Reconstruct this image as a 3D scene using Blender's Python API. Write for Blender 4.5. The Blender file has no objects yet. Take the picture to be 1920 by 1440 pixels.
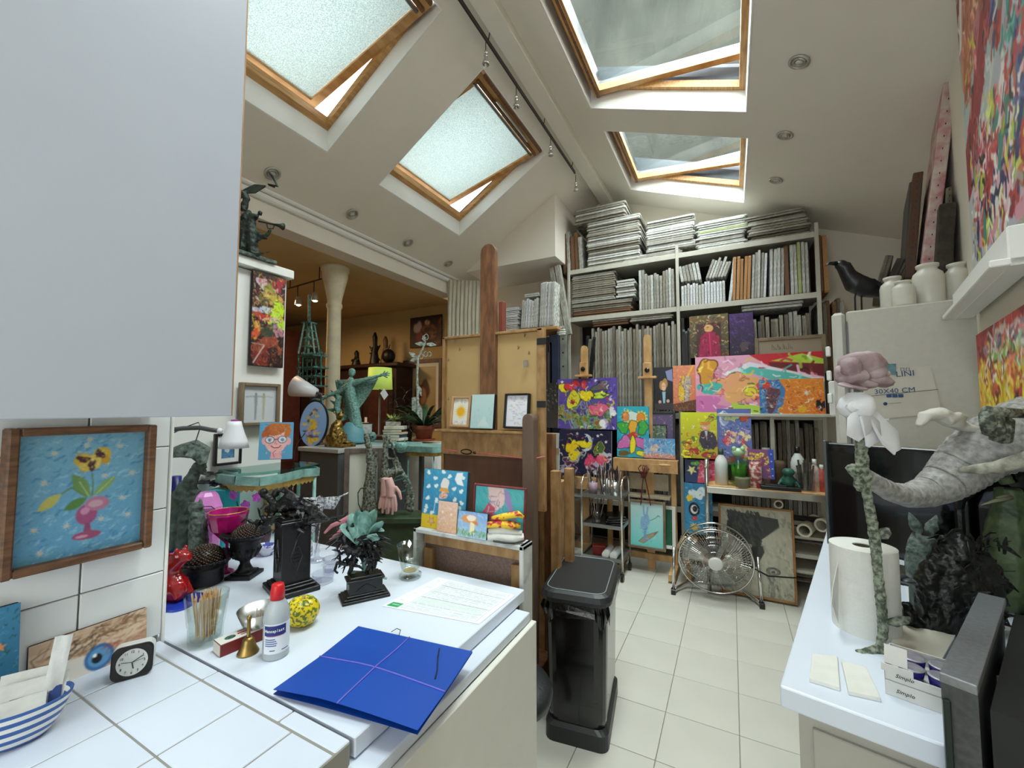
import bpy, math, random
import numpy as np
from mathutils import Matrix, Vector, Euler
random.seed(7)
RNG = np.random.default_rng(7)
C = bpy.context.scene.collection
SC = bpy.context.scene
from math import cos, sin, pi, radians, atan2
MT = Matrix.Translation; MRT = Matrix.Rotation
# camera model
FPX, CX, CY, EYE = 782.0, 960.0, 720.0, 1.5
PITCH = atan2(45, FPX)
YAW = math.atan(411 * cos(PITCH) / FPX)
FW = Vector((-sin(YAW) * cos(PITCH), cos(YAW) * cos(PITCH), sin(PITCH)))
RT = Vector((cos(YAW), sin(YAW), 0))
UPV = RT.cross(FW)
EYEP = Vector((0, 0, EYE))
cam = bpy.data.cameras.new('camera')
cam.sensor_fit = 'HORIZONTAL'; cam.sensor_width = 36; cam.lens = FPX / 1920 * 36
cam.clip_start = 0.02; cam.clip_end = 200
camo = bpy.data.objects.new('camera', cam); C.objects.link(camo)
camo.matrix_world = Matrix((RT, UPV, -FW)).transposed().to_4x4()
camo.location = EYEP
SC.camera = camo
# colour, world, lights
SC.view_settings.view_transform = 'Standard'; SC.view_settings.look = 'None'
SC.view_settings.gamma = 1; SC.view_settings.use_curve_mapping = False
SC.view_settings.exposure = 0.18
world = bpy.data.worlds.new('sky'); SC.world = world; world.use_nodes = True
bg = world.node_tree.nodes['Background']
bg.inputs[0].default_value = (0.93, 0.965, 1.0, 1); bg.inputs[1].default_value = 5.0
try:
    SC.cycles.max_bounces = 10; SC.cycles.diffuse_bounces = 5; SC.cycles.transparent_max_bounces = 12
    SC.cycles.transmission_bounces = 8; SC.cycles.sample_clamp_indirect = 6; SC.cycles.caustics_reflective = False
    SC.cycles.use_denoising = True
except Exception: pass
def area(name, loc, target, sx, sy, power, col=(1, 1, 1), portal=False):
    l = bpy.data.lights.new(name, 'AREA'); l.shape = 'RECTANGLE'; l.size = sx; l.size_y = sy
    l.energy = power; l.color = col
    if portal: l.cycles.is_portal = True
    o = bpy.data.objects.new(name, l); C.objects.link(o); o.location = loc
    o.rotation_euler = (Vector(target) - Vector(loc)).to_track_quat('-Z', 'Y').to_euler()
    return o
# sky light entering through the four roof windows seen, one more over the kitchen, plus fill from an added, unseen window wall behind the camera
def roof_l(x): return 4.03 + .60 * (x + 1.28)
def roof_r(x): return 4.006 - .372 * (x + 1.28)
SKYL = [(-2.49, -1.485, .78, 1.925), (-2.49, -1.485, 2.40, 3.545)]
SKYR = [(-.93, .15, 1.965, 3.11), (-.91, .17, 3.40, 4.50), (-.93, .15, .30, 1.45)]
for (x0, x1, y0, y1) in SKYL:
    xm, ym = (x0 + x1) / 2, (y0 + y1) / 2
    area('daylight_roof_window', (xm - .25, ym, roof_l(xm) + .60), (xm, ym, roof_l(xm)), 1.0, 1.1, 60, (.96, .98, 1))
for (x0, x1, y0, y1) in SKYR:
    xm, ym = (x0 + x1) / 2, (y0 + y1) / 2
    area('daylight_roof_window', (xm + .2, ym, roof_r(xm) + .9), (xm, ym, roof_r(xm)), 1.0, 1.1, 78, (.96, .98, 1))
area('fill_window_wall', (.1, -1.35, 1.9), (-.5, 2, 1.6), 2.2, 1.5, 27, (.95, .97, 1))  # lamp added as fill in front of the unseen window wall
area('lamp_glow_salon', (-4.6, 2.6, 2.7), (-4.6, 2.6, 0), .5, .5, 34, (1, .66, .32))
# pixel -> point
def ray(px, py): return FW + RT * ((px - CX) / FPX) - UPV * ((py - CY) / FPX)
def PZ(px, py, z): r = ray(px, py); return EYEP + r * ((z - EYE) / r.z)
def PX(px, py, x): r = ray(px, py); return EYEP + r * (x / r.x)
def PY(px, py, y): r = ray(px, py); return EYEP + r * (y / r.y)
def PN(px, py, p0, n): r = ray(px, py); p0 = Vector(p0); n = Vector(n); return EYEP + r * ((p0 - EYEP).dot(n) / r.dot(n))
def PD(px, py, d): return EYEP + ray(px, py) * d           # at depth d along the view axis
def onx(px, x, z):                                          # point at height z, world x, in the pixel column px
    py = 1000.0
    for _ in range(30): p = PX(px, py, x); py += (p.z - z) / mpp(p) * .9
    p.z = z; return p
def depth(p): return (Vector(p) - EYEP).dot(FW)
def mpp(p): return depth(p) / FPX                           # metres per pixel at p
def zat(p, py):                                             # height above (x, y) seen at row py
    lo, hi = -1.0, 6.0
    for _ in range(40):
        m = (lo + hi) / 2; d = Vector((p[0], p[1], m)) - EYEP
        if CY - FPX * d.dot(UPV) / d.dot(FW) > py: lo = m
        else: hi = m
    return lo
# materials
def lin(c):
    if isinstance(c, str):
        c = [int(c[i:i + 2], 16) / 255 for i in (0, 2, 4)]
    return tuple(v / 12.92 if v <= .04045 else ((v + .055) / 1.055) ** 2.4 for v in c[:3])
MATS = {}
def mat(name, col='888888', rough=.55, metal=0, var=.12, scale=18, bump=0, bscale=None, trans=0, ior=1.45, emis=0, coat=0, alpha=1, stretch=None, col2=None, detail=4, fac=(.35, .65)):
    if name in MATS: return MATS[name]
    m = bpy.data.materials.new(name); m.use_nodes = True; nt = m.node_tree; b = nt.nodes['Principled BSDF']
    c = lin(col)
    b.inputs['Roughness'].default_value = rough; b.inputs['Metallic'].default_value = metal
    if trans: b.inputs['Transmission Weight'].default_value = trans; b.inputs['IOR'].default_value = ior
    if coat: b.inputs['Coat Weight'].default_value = coat
    if alpha < 1: b.inputs['Alpha'].default_value = alpha
    tc = nt.nodes.new('ShaderNodeTexCoord'); src = tc.outputs['Object']
    if stretch:
        mp = nt.nodes.new('ShaderNodeMapping'); mp.inputs['Scale'].default_value = stretch
        nt.links.new(src, mp.inputs[0]); src = mp.outputs[0]
    if var or col2:
        n = nt.nodes.new('ShaderNodeTexNoise'); n.inputs['Scale'].default_value = scale; n.inputs['Detail'].default_value = detail
        nt.links.new(src, n.inputs['Vector'])
        r = nt.nodes.new('ShaderNodeValToRGB'); r.color_ramp.elements[0].position = fac[0]; r.color_ramp.elements[1].position = fac[1]
        d = lin(col2) if col2 else tuple(v * (1 - var) for v in c)
        e = c if col2 else tuple(min(1, v * (1 + var)) for v in c)
        r.color_ramp.elements[0].color = (*d, 1); r.color_ramp.elements[1].color = (*e, 1)
        nt.links.new(n.outputs['Fac'], r.inputs[0]); nt.links.new(r.outputs[0], b.inputs['Base Color'])
    else: b.inputs['Base Color'].default_value = (*c, 1)
    if bump:
        n2 = nt.nodes.new('ShaderNodeTexNoise'); n2.inputs['Scale'].default_value = bscale or scale * 2; n2.inputs['Detail'].default_value = 5
        nt.links.new(src, n2.inputs['Vector'])
        bp = nt.nodes.new('ShaderNodeBump'); bp.inputs['Strength'].default_value = bump; bp.inputs['Distance'].default_value = .01
        nt.links.new(n2.outputs['Fac'], bp.inputs['Height']); nt.links.new(bp.outputs[0], b.inputs['Normal'])
    if emis:
        b.inputs['Emission Color'].default_value = (*c, 1); b.inputs['Emission Strength'].default_value = emis
    MATS[name] = m; return m
def glassmat(name, col='ffffff', rough=.02, ior=1.45):
    if name in MATS: return MATS[name]
    m = bpy.data.materials.new(name); m.use_nodes = True; nt = m.node_tree
    for n in list(nt.nodes):
        if n.type == 'BSDF_PRINCIPLED': nt.nodes.remove(n)
    t = nt.nodes.new('ShaderNodeBsdfTransparent'); t.inputs[0].default_value = (*lin(col), 1)
    g = nt.nodes.new('ShaderNodeBsdfGlossy'); g.inputs['Roughness'].default_value = rough
    f = nt.nodes.new('ShaderNodeFresnel'); f.inputs[0].default_value = ior
    ge = nt.nodes.new('ShaderNodeNewGeometry'); q = nt.nodes.new('ShaderNodeMath'); q.operation = 'SUBTRACT'; q.use_clamp = True
    nt.links.new(f.outputs[0], q.inputs[0]); nt.links.new(ge.outputs['Backfacing'], q.inputs[1])
    x = nt.nodes.new('ShaderNodeMixShader'); nt.links.new(q.outputs[0], x.inputs[0]); nt.links.new(t.outputs[0], x.inputs[1]); nt.links.new(g.outputs[0], x.inputs[2])
    nt.links.new(x.outputs[0], nt.nodes['Material Output'].inputs[0]); MATS[name] = m; return m
def paintmat():
    if 'painted_colours' in MATS: return MATS['painted_colours']
    m = bpy.data.materials.new('painted_colours'); m.use_nodes = True; nt = m.node_tree; b = nt.nodes['Principled BSDF']
    a = nt.nodes.new('ShaderNodeAttribute'); a.attribute_name = 'paint'; nt.links.new(a.outputs['Color'], b.inputs['Base Color'])
    b.inputs['Roughness'].default_value = .5
    n = nt.nodes.new('ShaderNodeTexNoise'); n.inputs['Scale'].default_value = 90
    bp = nt.nodes.new('ShaderNodeBump'); bp.inputs['Strength'].default_value = .12; nt.links.new(n.outputs['Fac'], bp.inputs['Height']); nt.links.new(bp.outputs[0], b.inputs['Normal'])
    MATS['painted_colours'] = m; return m
# mesh builder (local coordinates)
class MB:
    def __init__(s): s.v = []; s.f = []
    def add(s, vs, fs, M=None):
        o = len(s.v)
        s.v += [tuple(M @ Vector(v)) if M is not None else tuple(v) for v in vs]
        s.f += [tuple(i + o for i in f) for f in fs]; return s
    def box(s, c, d, b=0, M=None, rz=0, R=None):
        x, y, z = d[0] / 2, d[1] / 2, d[2] / 2
        b = min(b, x * .9, y * .9, z * .9)
        if b <= 0:
            vs = [(i * x, j * y, k * z) for i in (-1, 1) for j in (-1, 1) for k in (-1, 1)]
            fs = [(0, 1, 3, 2), (4, 6, 7, 5), (0, 4, 5, 1), (2, 3, 7, 6), (0, 2, 6, 4), (1, 5, 7, 3)]
        else:
            vs = []; ix = {}
            for i in (-1, 1):
                for j in (-1, 1):
                    for k in (-1, 1):
                        for a in range(3):
                            p = [i * x, j * y, k * z]
                            for q in range(3):
                                if q != a: p[q] -= (i, j, k)[q] * b
                            ix[(i, j, k, a)] = len(vs); vs.append(tuple(p))
            fs = []
            for a in range(3):
                o1, o2 = (a + 1) % 3, (a + 2) % 3
                for sg in (-1, 1):
                    q = []
                    for (m, n) in ((-1, -1), (1, -1), (1, 1), (-1, 1)):
                        k = [0, 0, 0]; k[a] = sg; k[o1] = m; k[o2] = n; q.append(ix[(*k, a)])
                    fs.append(tuple(q) if sg > 0 else tuple(q[::-1]))
                for m in (-1, 1):          # edges along axis a
                    for n in (-1, 1):
                        k0 = [0, 0, 0]; k0[a] = -1; k0[o1] = m; k0[o2] = n; k1 = list(k0); k1[a] = 1
                        q = (ix[(*k0, o1)], ix[(*k1, o1)], ix[(*k1, o2)], ix[(*k0, o2)])
                        fs.append(q if m * n < 0 else q[::-1])
            for i in (-1, 1):
                for j in (-1, 1):
                    for k in (-1, 1):
                        q = tuple(ix[(i, j, k, a)] for a in range(3)); fs.append(q if i * j * k > 0 else q[::-1])
        T = MT(c)
        if rz: T = T @ MRT(rz, 4, 'Z')
        if R is not None: T = T @ R.to_4x4()
        if M is not None: T = M @ T
        return s.add(vs, fs, T)
    def tube(s, pts, r, n=8, caps=True, closed=False, flat=None):
        pts = [Vector(p) for p in pts]; N = len(pts)
        rs = [r] * N if not hasattr(r, '__len__') else list(r)
        o = len(s.v); ref = None
        for i, p in enumerate(pts):
            a = pts[i - 1] if (i > 0 or closed) else p
            b = pts[(i + 1) % N] if (i < N - 1 or closed) else p
            t = (b - a); t = t.normalized() if t.length > 1e-9 else Vector((0, 0, 1))
            if ref is None:
                ref = Vector((0, 0, 1)) if abs(t.z) < .9 else Vector((1, 0, 0))
            u = (ref - t * ref.dot(t)); u = u.normalized() if u.length > 1e-6 else t.orthogonal().normalized()
            w = t.cross(u); ref = u
            for k in range(n):
                an = 2 * pi * k / n; fu = flat if flat else 1
                s.v.append(tuple(p + (u * cos(an) * fu + w * sin(an)) * rs[i]))
        for i in range(N - 1 + (1 if closed else 0)):
            for k in range(n):
                a = o + i * n + k; b = o + i * n + (k + 1) % n; c = o + ((i + 1) % N) * n
                s.f.append((a, b, c + (k + 1) % n, c + k))
        if caps and not closed:
            s.f.append(tuple(o + k for k in range(n))[::-1]); s.f.append(tuple(o + (N - 1) * n + k for k in range(n)))
        return s
    def lathe(s, prof, c=(0, 0, 0), n=24, M=None, sx=1, sy=1):
        vs = []; fs = []
        for (r, z) in prof:
            for k in range(n):
                a = 2 * pi * k / n; vs.append((c[0] + r * cos(a) * sx, c[1] + r * sin(a) * sy, c[2] + z))
        for i in range(len(prof) - 1):
            for k in range(n):
                a = i * n + k; b = i * n + (k + 1) % n; fs.append((a, b, b + n, a + n))
        if prof[0] == prof[-1]: return s.add(vs, fs, M)
        if prof[0][0] > 1e-6: fs.append(tuple(range(n))[::-1])
        if prof[-1][0] > 1e-6: fs.append(tuple((len(prof) - 1) * n + k for k in range(n)))
        return s.add(vs, fs, M)
    def ell(s, c, r, n=12, m=8, M=None, R=None):
        vs = []; fs = []
        for i in range(m + 1):
            t = pi * i / m
            for k in range(n):
                a = 2 * pi * k / n
                vs.append((r[0] * sin(t) * cos(a), r[1] * sin(t) * sin(a), -r[2] * cos(t)))
        for i in range(m):
            for k in range(n):
                a = i * n + k; b = i * n + (k + 1) % n; fs.append((a, b, b + n, a + n))
        T = MT(c)
        if R is not None: T = T @ R.to_4x4()
        if M is not None: T = M @ T
        return s.add(vs, fs, T)
    def prism(s, poly, z0, z1, M=None):
        n = len(poly); vs = [(x, y, z0) for x, y in poly] + [(x, y, z1) for x, y in poly]
        fs = [tuple(range(n))[::-1], tuple(range(n, 2 * n))] + [(i, (i + 1) % n, n + (i + 1) % n, n + i) for i in range(n)]
        return s.add(vs, fs, M)
    def leaf(s, pts, w, up=(0, 0, 1), th=.001, fold=0):
        """ribbon along pts with half widths w, folded along the midrib, with real thickness"""
        pts = [Vector(p) for p in pts]; N = len(pts); o = len(s.v); up = Vector(up)
        for i, p in enumerate(pts):
            t = (pts[min(i + 1, N - 1)] - pts[max(i - 1, 0)]).normalized()
            sd = t.cross(up); sd = sd.normalized() if sd.length > 1e-6 else t.orthogonal().normalized()
            nn = sd.cross(t).normalized()
            for dz in (th / 2, -th / 2):
                for k in (-1, 0, 1): s.v.append(tuple(p + sd * k * w[i] + nn * (dz + fold * abs(k) * w[i])))
        for i in range(N - 1):
            a = o + i * 6; b = a + 6
            s.f += [(a, a + 1, b + 1, b), (a + 1, a + 2, b + 2, b + 1), (a + 4, a + 3, b + 3, b + 4), (a + 5, a + 4, b + 4, b + 5), (a + 3, a, b, b + 3), (a + 2, a + 5, b + 5, b + 2)]
        return s
MESHC = {}
def mesh(name, mb, m, smooth=False):
    me = bpy.data.meshes.new(name); me.from_pydata(mb.v, [], mb.f)
    if smooth: me.polygons.foreach_set('use_smooth', [True] * len(me.polygons))
    if m: me.materials.append(m)
    me.update(); return me
def _fin(o, bev=0, sub=0, rem=0, disp=0, dscale=.05, smooth_angle=None, solid=0):
    if solid: q = o.modifiers.new('solid', 'SOLIDIFY'); q.thickness = solid; q.offset = 0
    if rem: q = o.modifiers.new('fuse', 'REMESH'); q.mode = 'VOXEL'; q.voxel_size = rem; q.use_smooth_shade = True
    if bev: q = o.modifiers.new('bevel', 'BEVEL'); q.width = bev; q.segments = 2; q.limit_method = 'ANGLE'
    if sub: q = o.modifiers.new('sub', 'SUBSURF'); q.levels = sub; q.render_levels = sub
    if disp:
        tx = bpy.data.textures.new('lumps', 'CLOUDS'); tx.noise_scale = dscale
        q = o.modifiers.new('lumps', 'DISPLACE'); q.texture = tx; q.strength = disp; q.mid_level = .5; q.texture_coords = 'LOCAL'
    return o
def part(name, mb, m, parent, smooth=False, label=None, kind=None, **k):
    o = bpy.data.objects.new(name, mesh(name, mb, m, smooth)); C.objects.link(o); o.parent = parent
    if label: o['label'] = label
    if kind: o['kind'] = kind
    return _fin(o, **k)
def place(o, loc=(0, 0, 0), rz=0, M=None):
    o.matrix_world = M if M is not None else MT(loc) @ MRT(rz, 4, 'Z')
    return o
def tag(o, label, cat, group=None, kind=None):
    if label: o['label'] = label
    if cat: o['category'] = cat
    if group: o['group'] = group
    if kind: o['kind'] = kind
    return o
def thing(name, label, cat, loc=(0, 0, 0), rz=0, group=None, M=None):
    o = bpy.data.objects.new(name, None); C.objects.link(o); o.empty_display_size = .05
    place(o, loc, rz, M); return tag(o, label, cat, group)
def single(name, label, cat, mb, m, loc=(0, 0, 0), rz=0, group=None, M=None, smooth=False, kind=None, **k):
    o = bpy.data.objects.new(name, mesh(name, mb, m, smooth)); C.objects.link(o)
    place(o, loc, rz, M); tag(o, label, cat, group, kind); return _fin(o, **k)
def struct(name, mb, m, parent=None, smooth=False, label=None, **k):
    o = bpy.data.objects.new(name, mesh(name, mb, m, smooth)); C.objects.link(o)
    if parent: o.parent = parent
    else: o['kind'] = 'structure'
    if label: o['label'] = label
    return _fin(o, **k)
def dup(o, loc=None, rz=None, label=None, M=None, parent=None):
    c = o.copy(); C.objects.link(c)
    if parent: c.parent = parent
    if M is not None: c.matrix_world = M
    elif loc is not None: c.matrix_world = MT(loc) @ MRT(rz or 0, 4, 'Z')
    if label: c['label'] = label
    for ch in list(o.children): dup(ch, parent=c)
    return c
def textmb(mb, s, size, M, ext=.0003, align='CENTER'):
    cu = bpy.data.curves.new('t', 'FONT'); cu.body = s; cu.size = size; cu.extrude = ext; cu.align_x = align; cu.align_y = 'CENTER'; cu.resolution_u = 2
    o = bpy.data.objects.new('t', cu); C.objects.link(o); me = bpy.data.meshes.new_from_object(o)
    mb.add([v.co for v in me.vertices], [tuple(p.vertices) for p in me.polygons], M)
    bpy.data.objects.remove(o); bpy.data.meshes.remove(me); bpy.data.curves.remove(cu); return mb
def text(s, size, m, parent, M, name='lettering', ext=.0003, sx=1, align='CENTER'):
    mb = MB(); textmb(mb, s, size, M @ Matrix.Diagonal((sx, 1, 1, 1)), ext, align); return part(name, mb, m, parent)
def frame_uvn(o, u, v):
    """matrix with local x = u, local z = v, local y = away from the viewer side (v x u ... right-handed)"""
    u = Vector(u).normalized(); v = Vector(v).normalized(); y = v.cross(u)
    return Matrix(((u.x, y.x, v.x, o[0]), (u.y, y.y, v.y, o[1]), (u.z, y.z, v.z, o[2]), (0, 0, 0, 1)))
def rect(px, p0, yaw=0, lean=0, flip=False):
    """corners TL,TR,BR,BL in pixels; vertical plane through p0 with horizontal direction at angle yaw from +X; lean tips the top away (radians).
    returns matrix (origin = bottom centre), w, h"""
    u = Vector((cos(yaw), sin(yaw), 0)); n = Vector((-sin(yaw), cos(yaw), 0))
    b = PN(px[3][0], px[3][1], p0, n)
    v = (Vector((0, 0, 1)) * cos(lean) + n * sin(lean)); nn = u.cross(v)
    q = [PN(x, y, b, nn) for x, y in px]
    us = [(a - b).dot(u) for a in q]; vs = [(a - b).dot(v) for a in q]
    u0, u1 = (us[0] + us[3]) / 2, (us[1] + us[2]) / 2; v0, v1 = (vs[2] + vs[3]) / 2, (vs[0] + vs[1]) / 2
    o = b + u * ((u0 + u1) / 2) + v * v0
    return frame_uvn(o, u, v), abs(u1 - u0), abs(v1 - v0)
# painted faces (numpy raster -> colour attribute)
class Art:
    def __init__(s, w, h, bgc):
        s.S = 2; s.w = max(4, int(w)); s.h = max(4, int(h)); s.W = s.w * s.S; s.H = s.h * s.S
        s.a = np.zeros((s.H, s.W, 3)); s.a[:] = s.c(bgc); s.asp = s.W / s.H
    def c(s, c): return np.array([int(c[i:i + 2], 16) / 255 for i in (0, 2, 4)]) if isinstance(c, str) else np.array(c)
    def win(s, x0, y0, x1, y1):
        i0, i1 = max(0, int(x0 * s.W) - 1), min(s.W, int(x1 * s.W) + 2); j0, j1 = max(0, int(y0 * s.H) - 1), min(s.H, int(y1 * s.H) + 2)
        if i1 <= i0 or j1 <= j0: return None
        X, Y = np.meshgrid((np.arange(i0, i1) + .5) / s.W, (np.arange(j0, j1) + .5) / s.H); return i0, i1, j0, j1, X, Y
    def put(s, wn, m, col, al=1):
        i0, i1, j0, j1, X, Y = wn; A = s.a[j0:j1, i0:i1]; A[m] = A[m] * (1 - al) + s.c(col) * al
    def ell(s, x, y, rx, ry, col, rot=0, al=1, out=None, ow=.012):
        if out: s.ell(x, y, rx + ow, ry + ow * s.asp, out, rot)
        R = max(rx, ry / s.asp) * 1.05; wn = s.win(x - R, y - R * s.asp, x + R, y + R * s.asp)
        if wn is None: return s
        X, Y = (wn[4] - x), (wn[5] - y) / s.asp; c, d = cos(rot), sin(rot)
        U, V = X * c + Y * d, -X * d + Y * c
        s.put(wn, (U / rx) ** 2 + (V / (ry / s.asp)) ** 2 <= 1, col, al); return s
    def poly(s, p, col, al=1, out=None, ow=.012):
        p = list(p); xs = [q[0] for q in p]; ys = [q[1] for q in p]; wn = s.win(min(xs), min(ys), max(xs), max(ys))
        if wn is None: return s
        X, Y = wn[4], wn[5]; m = np.zeros(X.shape, bool)
        for i in range(len(p)):
            (xa, ya), (xb, yb) = p[i], p[(i + 1) % len(p)]
            if ya == yb: continue
            m ^= ((ya > Y) != (yb > Y)) & (X < (xb - xa) * (Y - ya) / (yb - ya) + xa)
        s.put(wn, m, col, al)
        if out: s.line(p + [p[0]], ow, out)
        return s
    def line(s, p, w, col, al=1):
        for i in range(len(p) - 1):
            (xa, ya), (xb, yb) = p[i], p[i + 1]
            wn = s.win(min(xa, xb) - w, min(ya, yb) - w * s.asp, max(xa, xb) + w, max(ya, yb) + w * s.asp)
            if wn is None: continue
            X, Y = wn[4] - xa, (wn[5] - ya) / s.asp; dx, dy = xb - xa, (yb - ya) / s.asp; L = dx * dx + dy * dy + 1e-12
            t = np.clip((X * dx + Y * dy) / L, 0, 1); s.put(wn, (X - t * dx) ** 2 + (Y - t * dy) ** 2 <= (w / 2) ** 2, col, al)
        return s
    def star(s, x, y, r, col, n=5, rot=-pi / 2, k=.42, **kw):
        return s.poly([(x + (r if i % 2 == 0 else r * k) * cos(rot + pi * i / n), y + (r if i % 2 == 0 else r * k) * s.asp * sin(rot + pi * i / n)) for i in range(2 * n)], col, **kw)
    def blob(s, x, y, rx, ry, col, seed=0, amp=.25, n=40, **kw):
        g = random.Random(seed * 77 + 5); ph = [g.uniform(0, 6.3) for _ in range(4)]
        return s.poly([(x + rx * q * cos(t), y + ry * q * sin(t)) for t, q in [(2 * pi * i / n, 1 + amp * (sin(2 * 2 * pi * i / n + ph[0]) + .7 * sin(3 * 2 * pi * i / n + ph[1]) + .5 * sin(5 * 2 * pi * i / n + ph[2])) / 1.6) for i in range(n)]], col, **kw)
    def strokes(s, n, pal, x0, y0, x1, y1, L, w, ang=None, seed=1, al=.9, da=.5):
        g = random.Random(seed)
        for _ in range(n):
            x, y = g.uniform(x0, x1), g.uniform(y0, y1); a = (g.uniform(0, 6.28) if ang is None else ang + g.uniform(-da, da)); l = L * g.uniform(.5, 1.2)
            dx, dy = l * cos(a), l * sin(a) * s.asp; k = g.uniform(-.3, .3)
            s.line([(x, y), (x + dx / 2 - dy * k, y + dy / 2 + dx * k), (x + dx, y + dy)], w * g.uniform(.5, 1.3), g.choice(pal), al)
        return s
    def grad(s, top, bot):
        t = np.linspace(0, 1, s.H)[:, None, None]; s.a[:] = s.c(top) * (1 - t) + s.c(bot) * t; return s
    def noise(s, amp=.04, seed=3, cell=1):
        g = np.random.default_rng(seed); n = g.normal(0, amp, (s.H // cell + 1, s.W // cell + 1, 1)).repeat(cell, 0).repeat(cell, 1)[:s.H, :s.W]
        s.a = np.clip(s.a + n, 0, 1); return s
    def jazz(s, n, seed=1):
        g = random.Random(seed)
        for _ in range(n):
            x, y = g.uniform(.02, .98), g.uniform(.02, .98); c = s.a[int(y * (s.H - 1)), int(x * (s.W - 1))]; k = g.uniform(-.2, .24); a_ = g.uniform(0, 6.28); L = g.uniform(.02, .09)
            p = [(x + L * t * cos(a_ + t * 1.3), y + L * t * s.asp * sin(a_ + t * 1.3)) for t in (0, .5, 1)]
            s.line(p, g.uniform(.006, .022), np.clip(c + k, 0, 1) if g.random() < .8 else g.choice(['1a1612', 'f4f0e6', 'c83a4a', 'e8d040']), .85)
        return s
    def out(s):
        a = s.a.reshape(s.h, s.S, s.W // s.S, s.S, 3).mean((1, 3)); a = np.clip(a, 0, 1)
        return np.where(a <= .04045, a / 12.92, ((a + .055) / 1.055) ** 2.4)
def face_mesh(name, art, w, h, y=-.0006, shape=None, M=None):
    a = art.out(); H, W = a.shape[:2]
    xs = np.linspace(-w / 2, w / 2, W + 1); zs = np.linspace(h, 0, H + 1)
    X, Z = np.meshgrid(xs, zs); co = np.stack([X, np.full_like(X, y), Z], -1).reshape(-1, 3)
    if shape: co = shape(co)
    i = np.arange(H)[:, None] * (W + 1) + np.arange(W)[None, :]; f = np.stack([i, i + W + 1, i + W + 2, i + 1], -1).reshape(-1, 4)
    me = bpy.data.meshes.new(name); nv, nf = len(co), len(f)
    me.vertices.add(nv); me.vertices.foreach_set('co', co.astype(np.float32).ravel())
    me.loops.add(nf * 4); me.loops.foreach_set('vertex_index', f.astype(np.int32).ravel())
    me.polygons.add(nf); me.polygons.foreach_set('loop_start', np.arange(nf, dtype=np.int32) * 4)
    try: me.polygons.foreach_set('loop_total', np.full(nf, 4, np.int32))
    except Exception: pass
    me.update(calc_edges=True)
    p = np.zeros((H + 1, W + 1, 3)); c = np.zeros((H + 1, W + 1, 1))
    for dj in (0, 1):
        for di in (0, 1): p[dj:H + dj, di:W + di] += a; c[dj:H + dj, di:W + di] += 1
    p /= c; at = me.color_attributes.new('paint', 'FLOAT_COLOR', 'POINT')
    at.data.foreach_set('color', np.concatenate([p, np.ones((H + 1, W + 1, 1))], -1).astype(np.float32).ravel())
    me.materials.append(paintmat()); return me
def face(art, w, h, parent, name='painted_face', y=-.0006, **k):
    o = bpy.data.objects.new(name, face_mesh(name, art, w, h, y, **k)); C.objects.link(o); o.parent = parent; return o
def painting(label, M, w, h, draw, res=None, th=.018, edge='d8d4c8', frame=None, fw=.02, fth=.03, mat_w=0, name='painting', group=None, cat='painting', glass=False, backcol='8a6f4d', jazz=0):
    """a stretched canvas (or framed picture): root mesh = canvas body; children painted_face, frame, mat_board"""
    d = mpp(M.translation); nx = res or max(8, int(w / d / 1.6)); ny = max(8, int(nx * h / w))
    iw, ih, off = (w - 2 * fw, h - 2 * fw, fw) if frame else (w, h, 0)
    mb = MB(); mb.box((0, th / 2 + (.004 if frame else 0), h / 2), (iw if not frame else w - fw, th, ih if not frame else h - fw), .002)
    if not frame: mb.box((0, th * .97, h / 2), (w - .05, .001, h - .05))
    o = single(name, label, cat, mb, mat('edge_' + edge, edge, .8, var=.1, scale=60), M=M, group=group)
    if frame:
        f = MB()
        for sx in (-1, 1): f.box((sx * (w - fw) / 2, fth / 2 - fth * .45, h / 2), (fw, fth, h), .003)
        for z in (fw / 2, h - fw / 2): f.box((0, fth / 2 - fth * .45, z), (w - 2 * fw, fth * .98, fw), .003)
        part('frame', f, frame, o)
    a = Art(nx * iw / w, ny * ih / h, 'ffffff'); draw(a)
    if jazz: a.jazz(jazz, len(label))
    if mat_w:
        m2 = MB()
        for sx in (-1, 1): m2.box((sx * (iw - mat_w) / 2, -.001, h / 2), (mat_w, .003, ih))
        for z in (off + mat_w / 2, h - off - mat_w / 2): m2.box((0, -.001, z), (iw - 2 * mat_w, .003, mat_w))
        part('mat_board', m2, mat('mat_board', 'e4e2dc', .8, var=.03), o)
    fc = bpy.data.objects.new('painted_face', face_mesh('painted_face', a, iw - 2 * mat_w, ih - 2 * mat_w, -.0006 if not frame else .0025)); C.objects.link(fc); fc.parent = o
    fc.location = (0, 0, off + mat_w)
    if glass:
        g = MB(); g.box((0, -.004, h / 2), (iw, .001, ih)); part('glass_pane', g, glassmat('picture_glass'), o)
    return o
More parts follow.
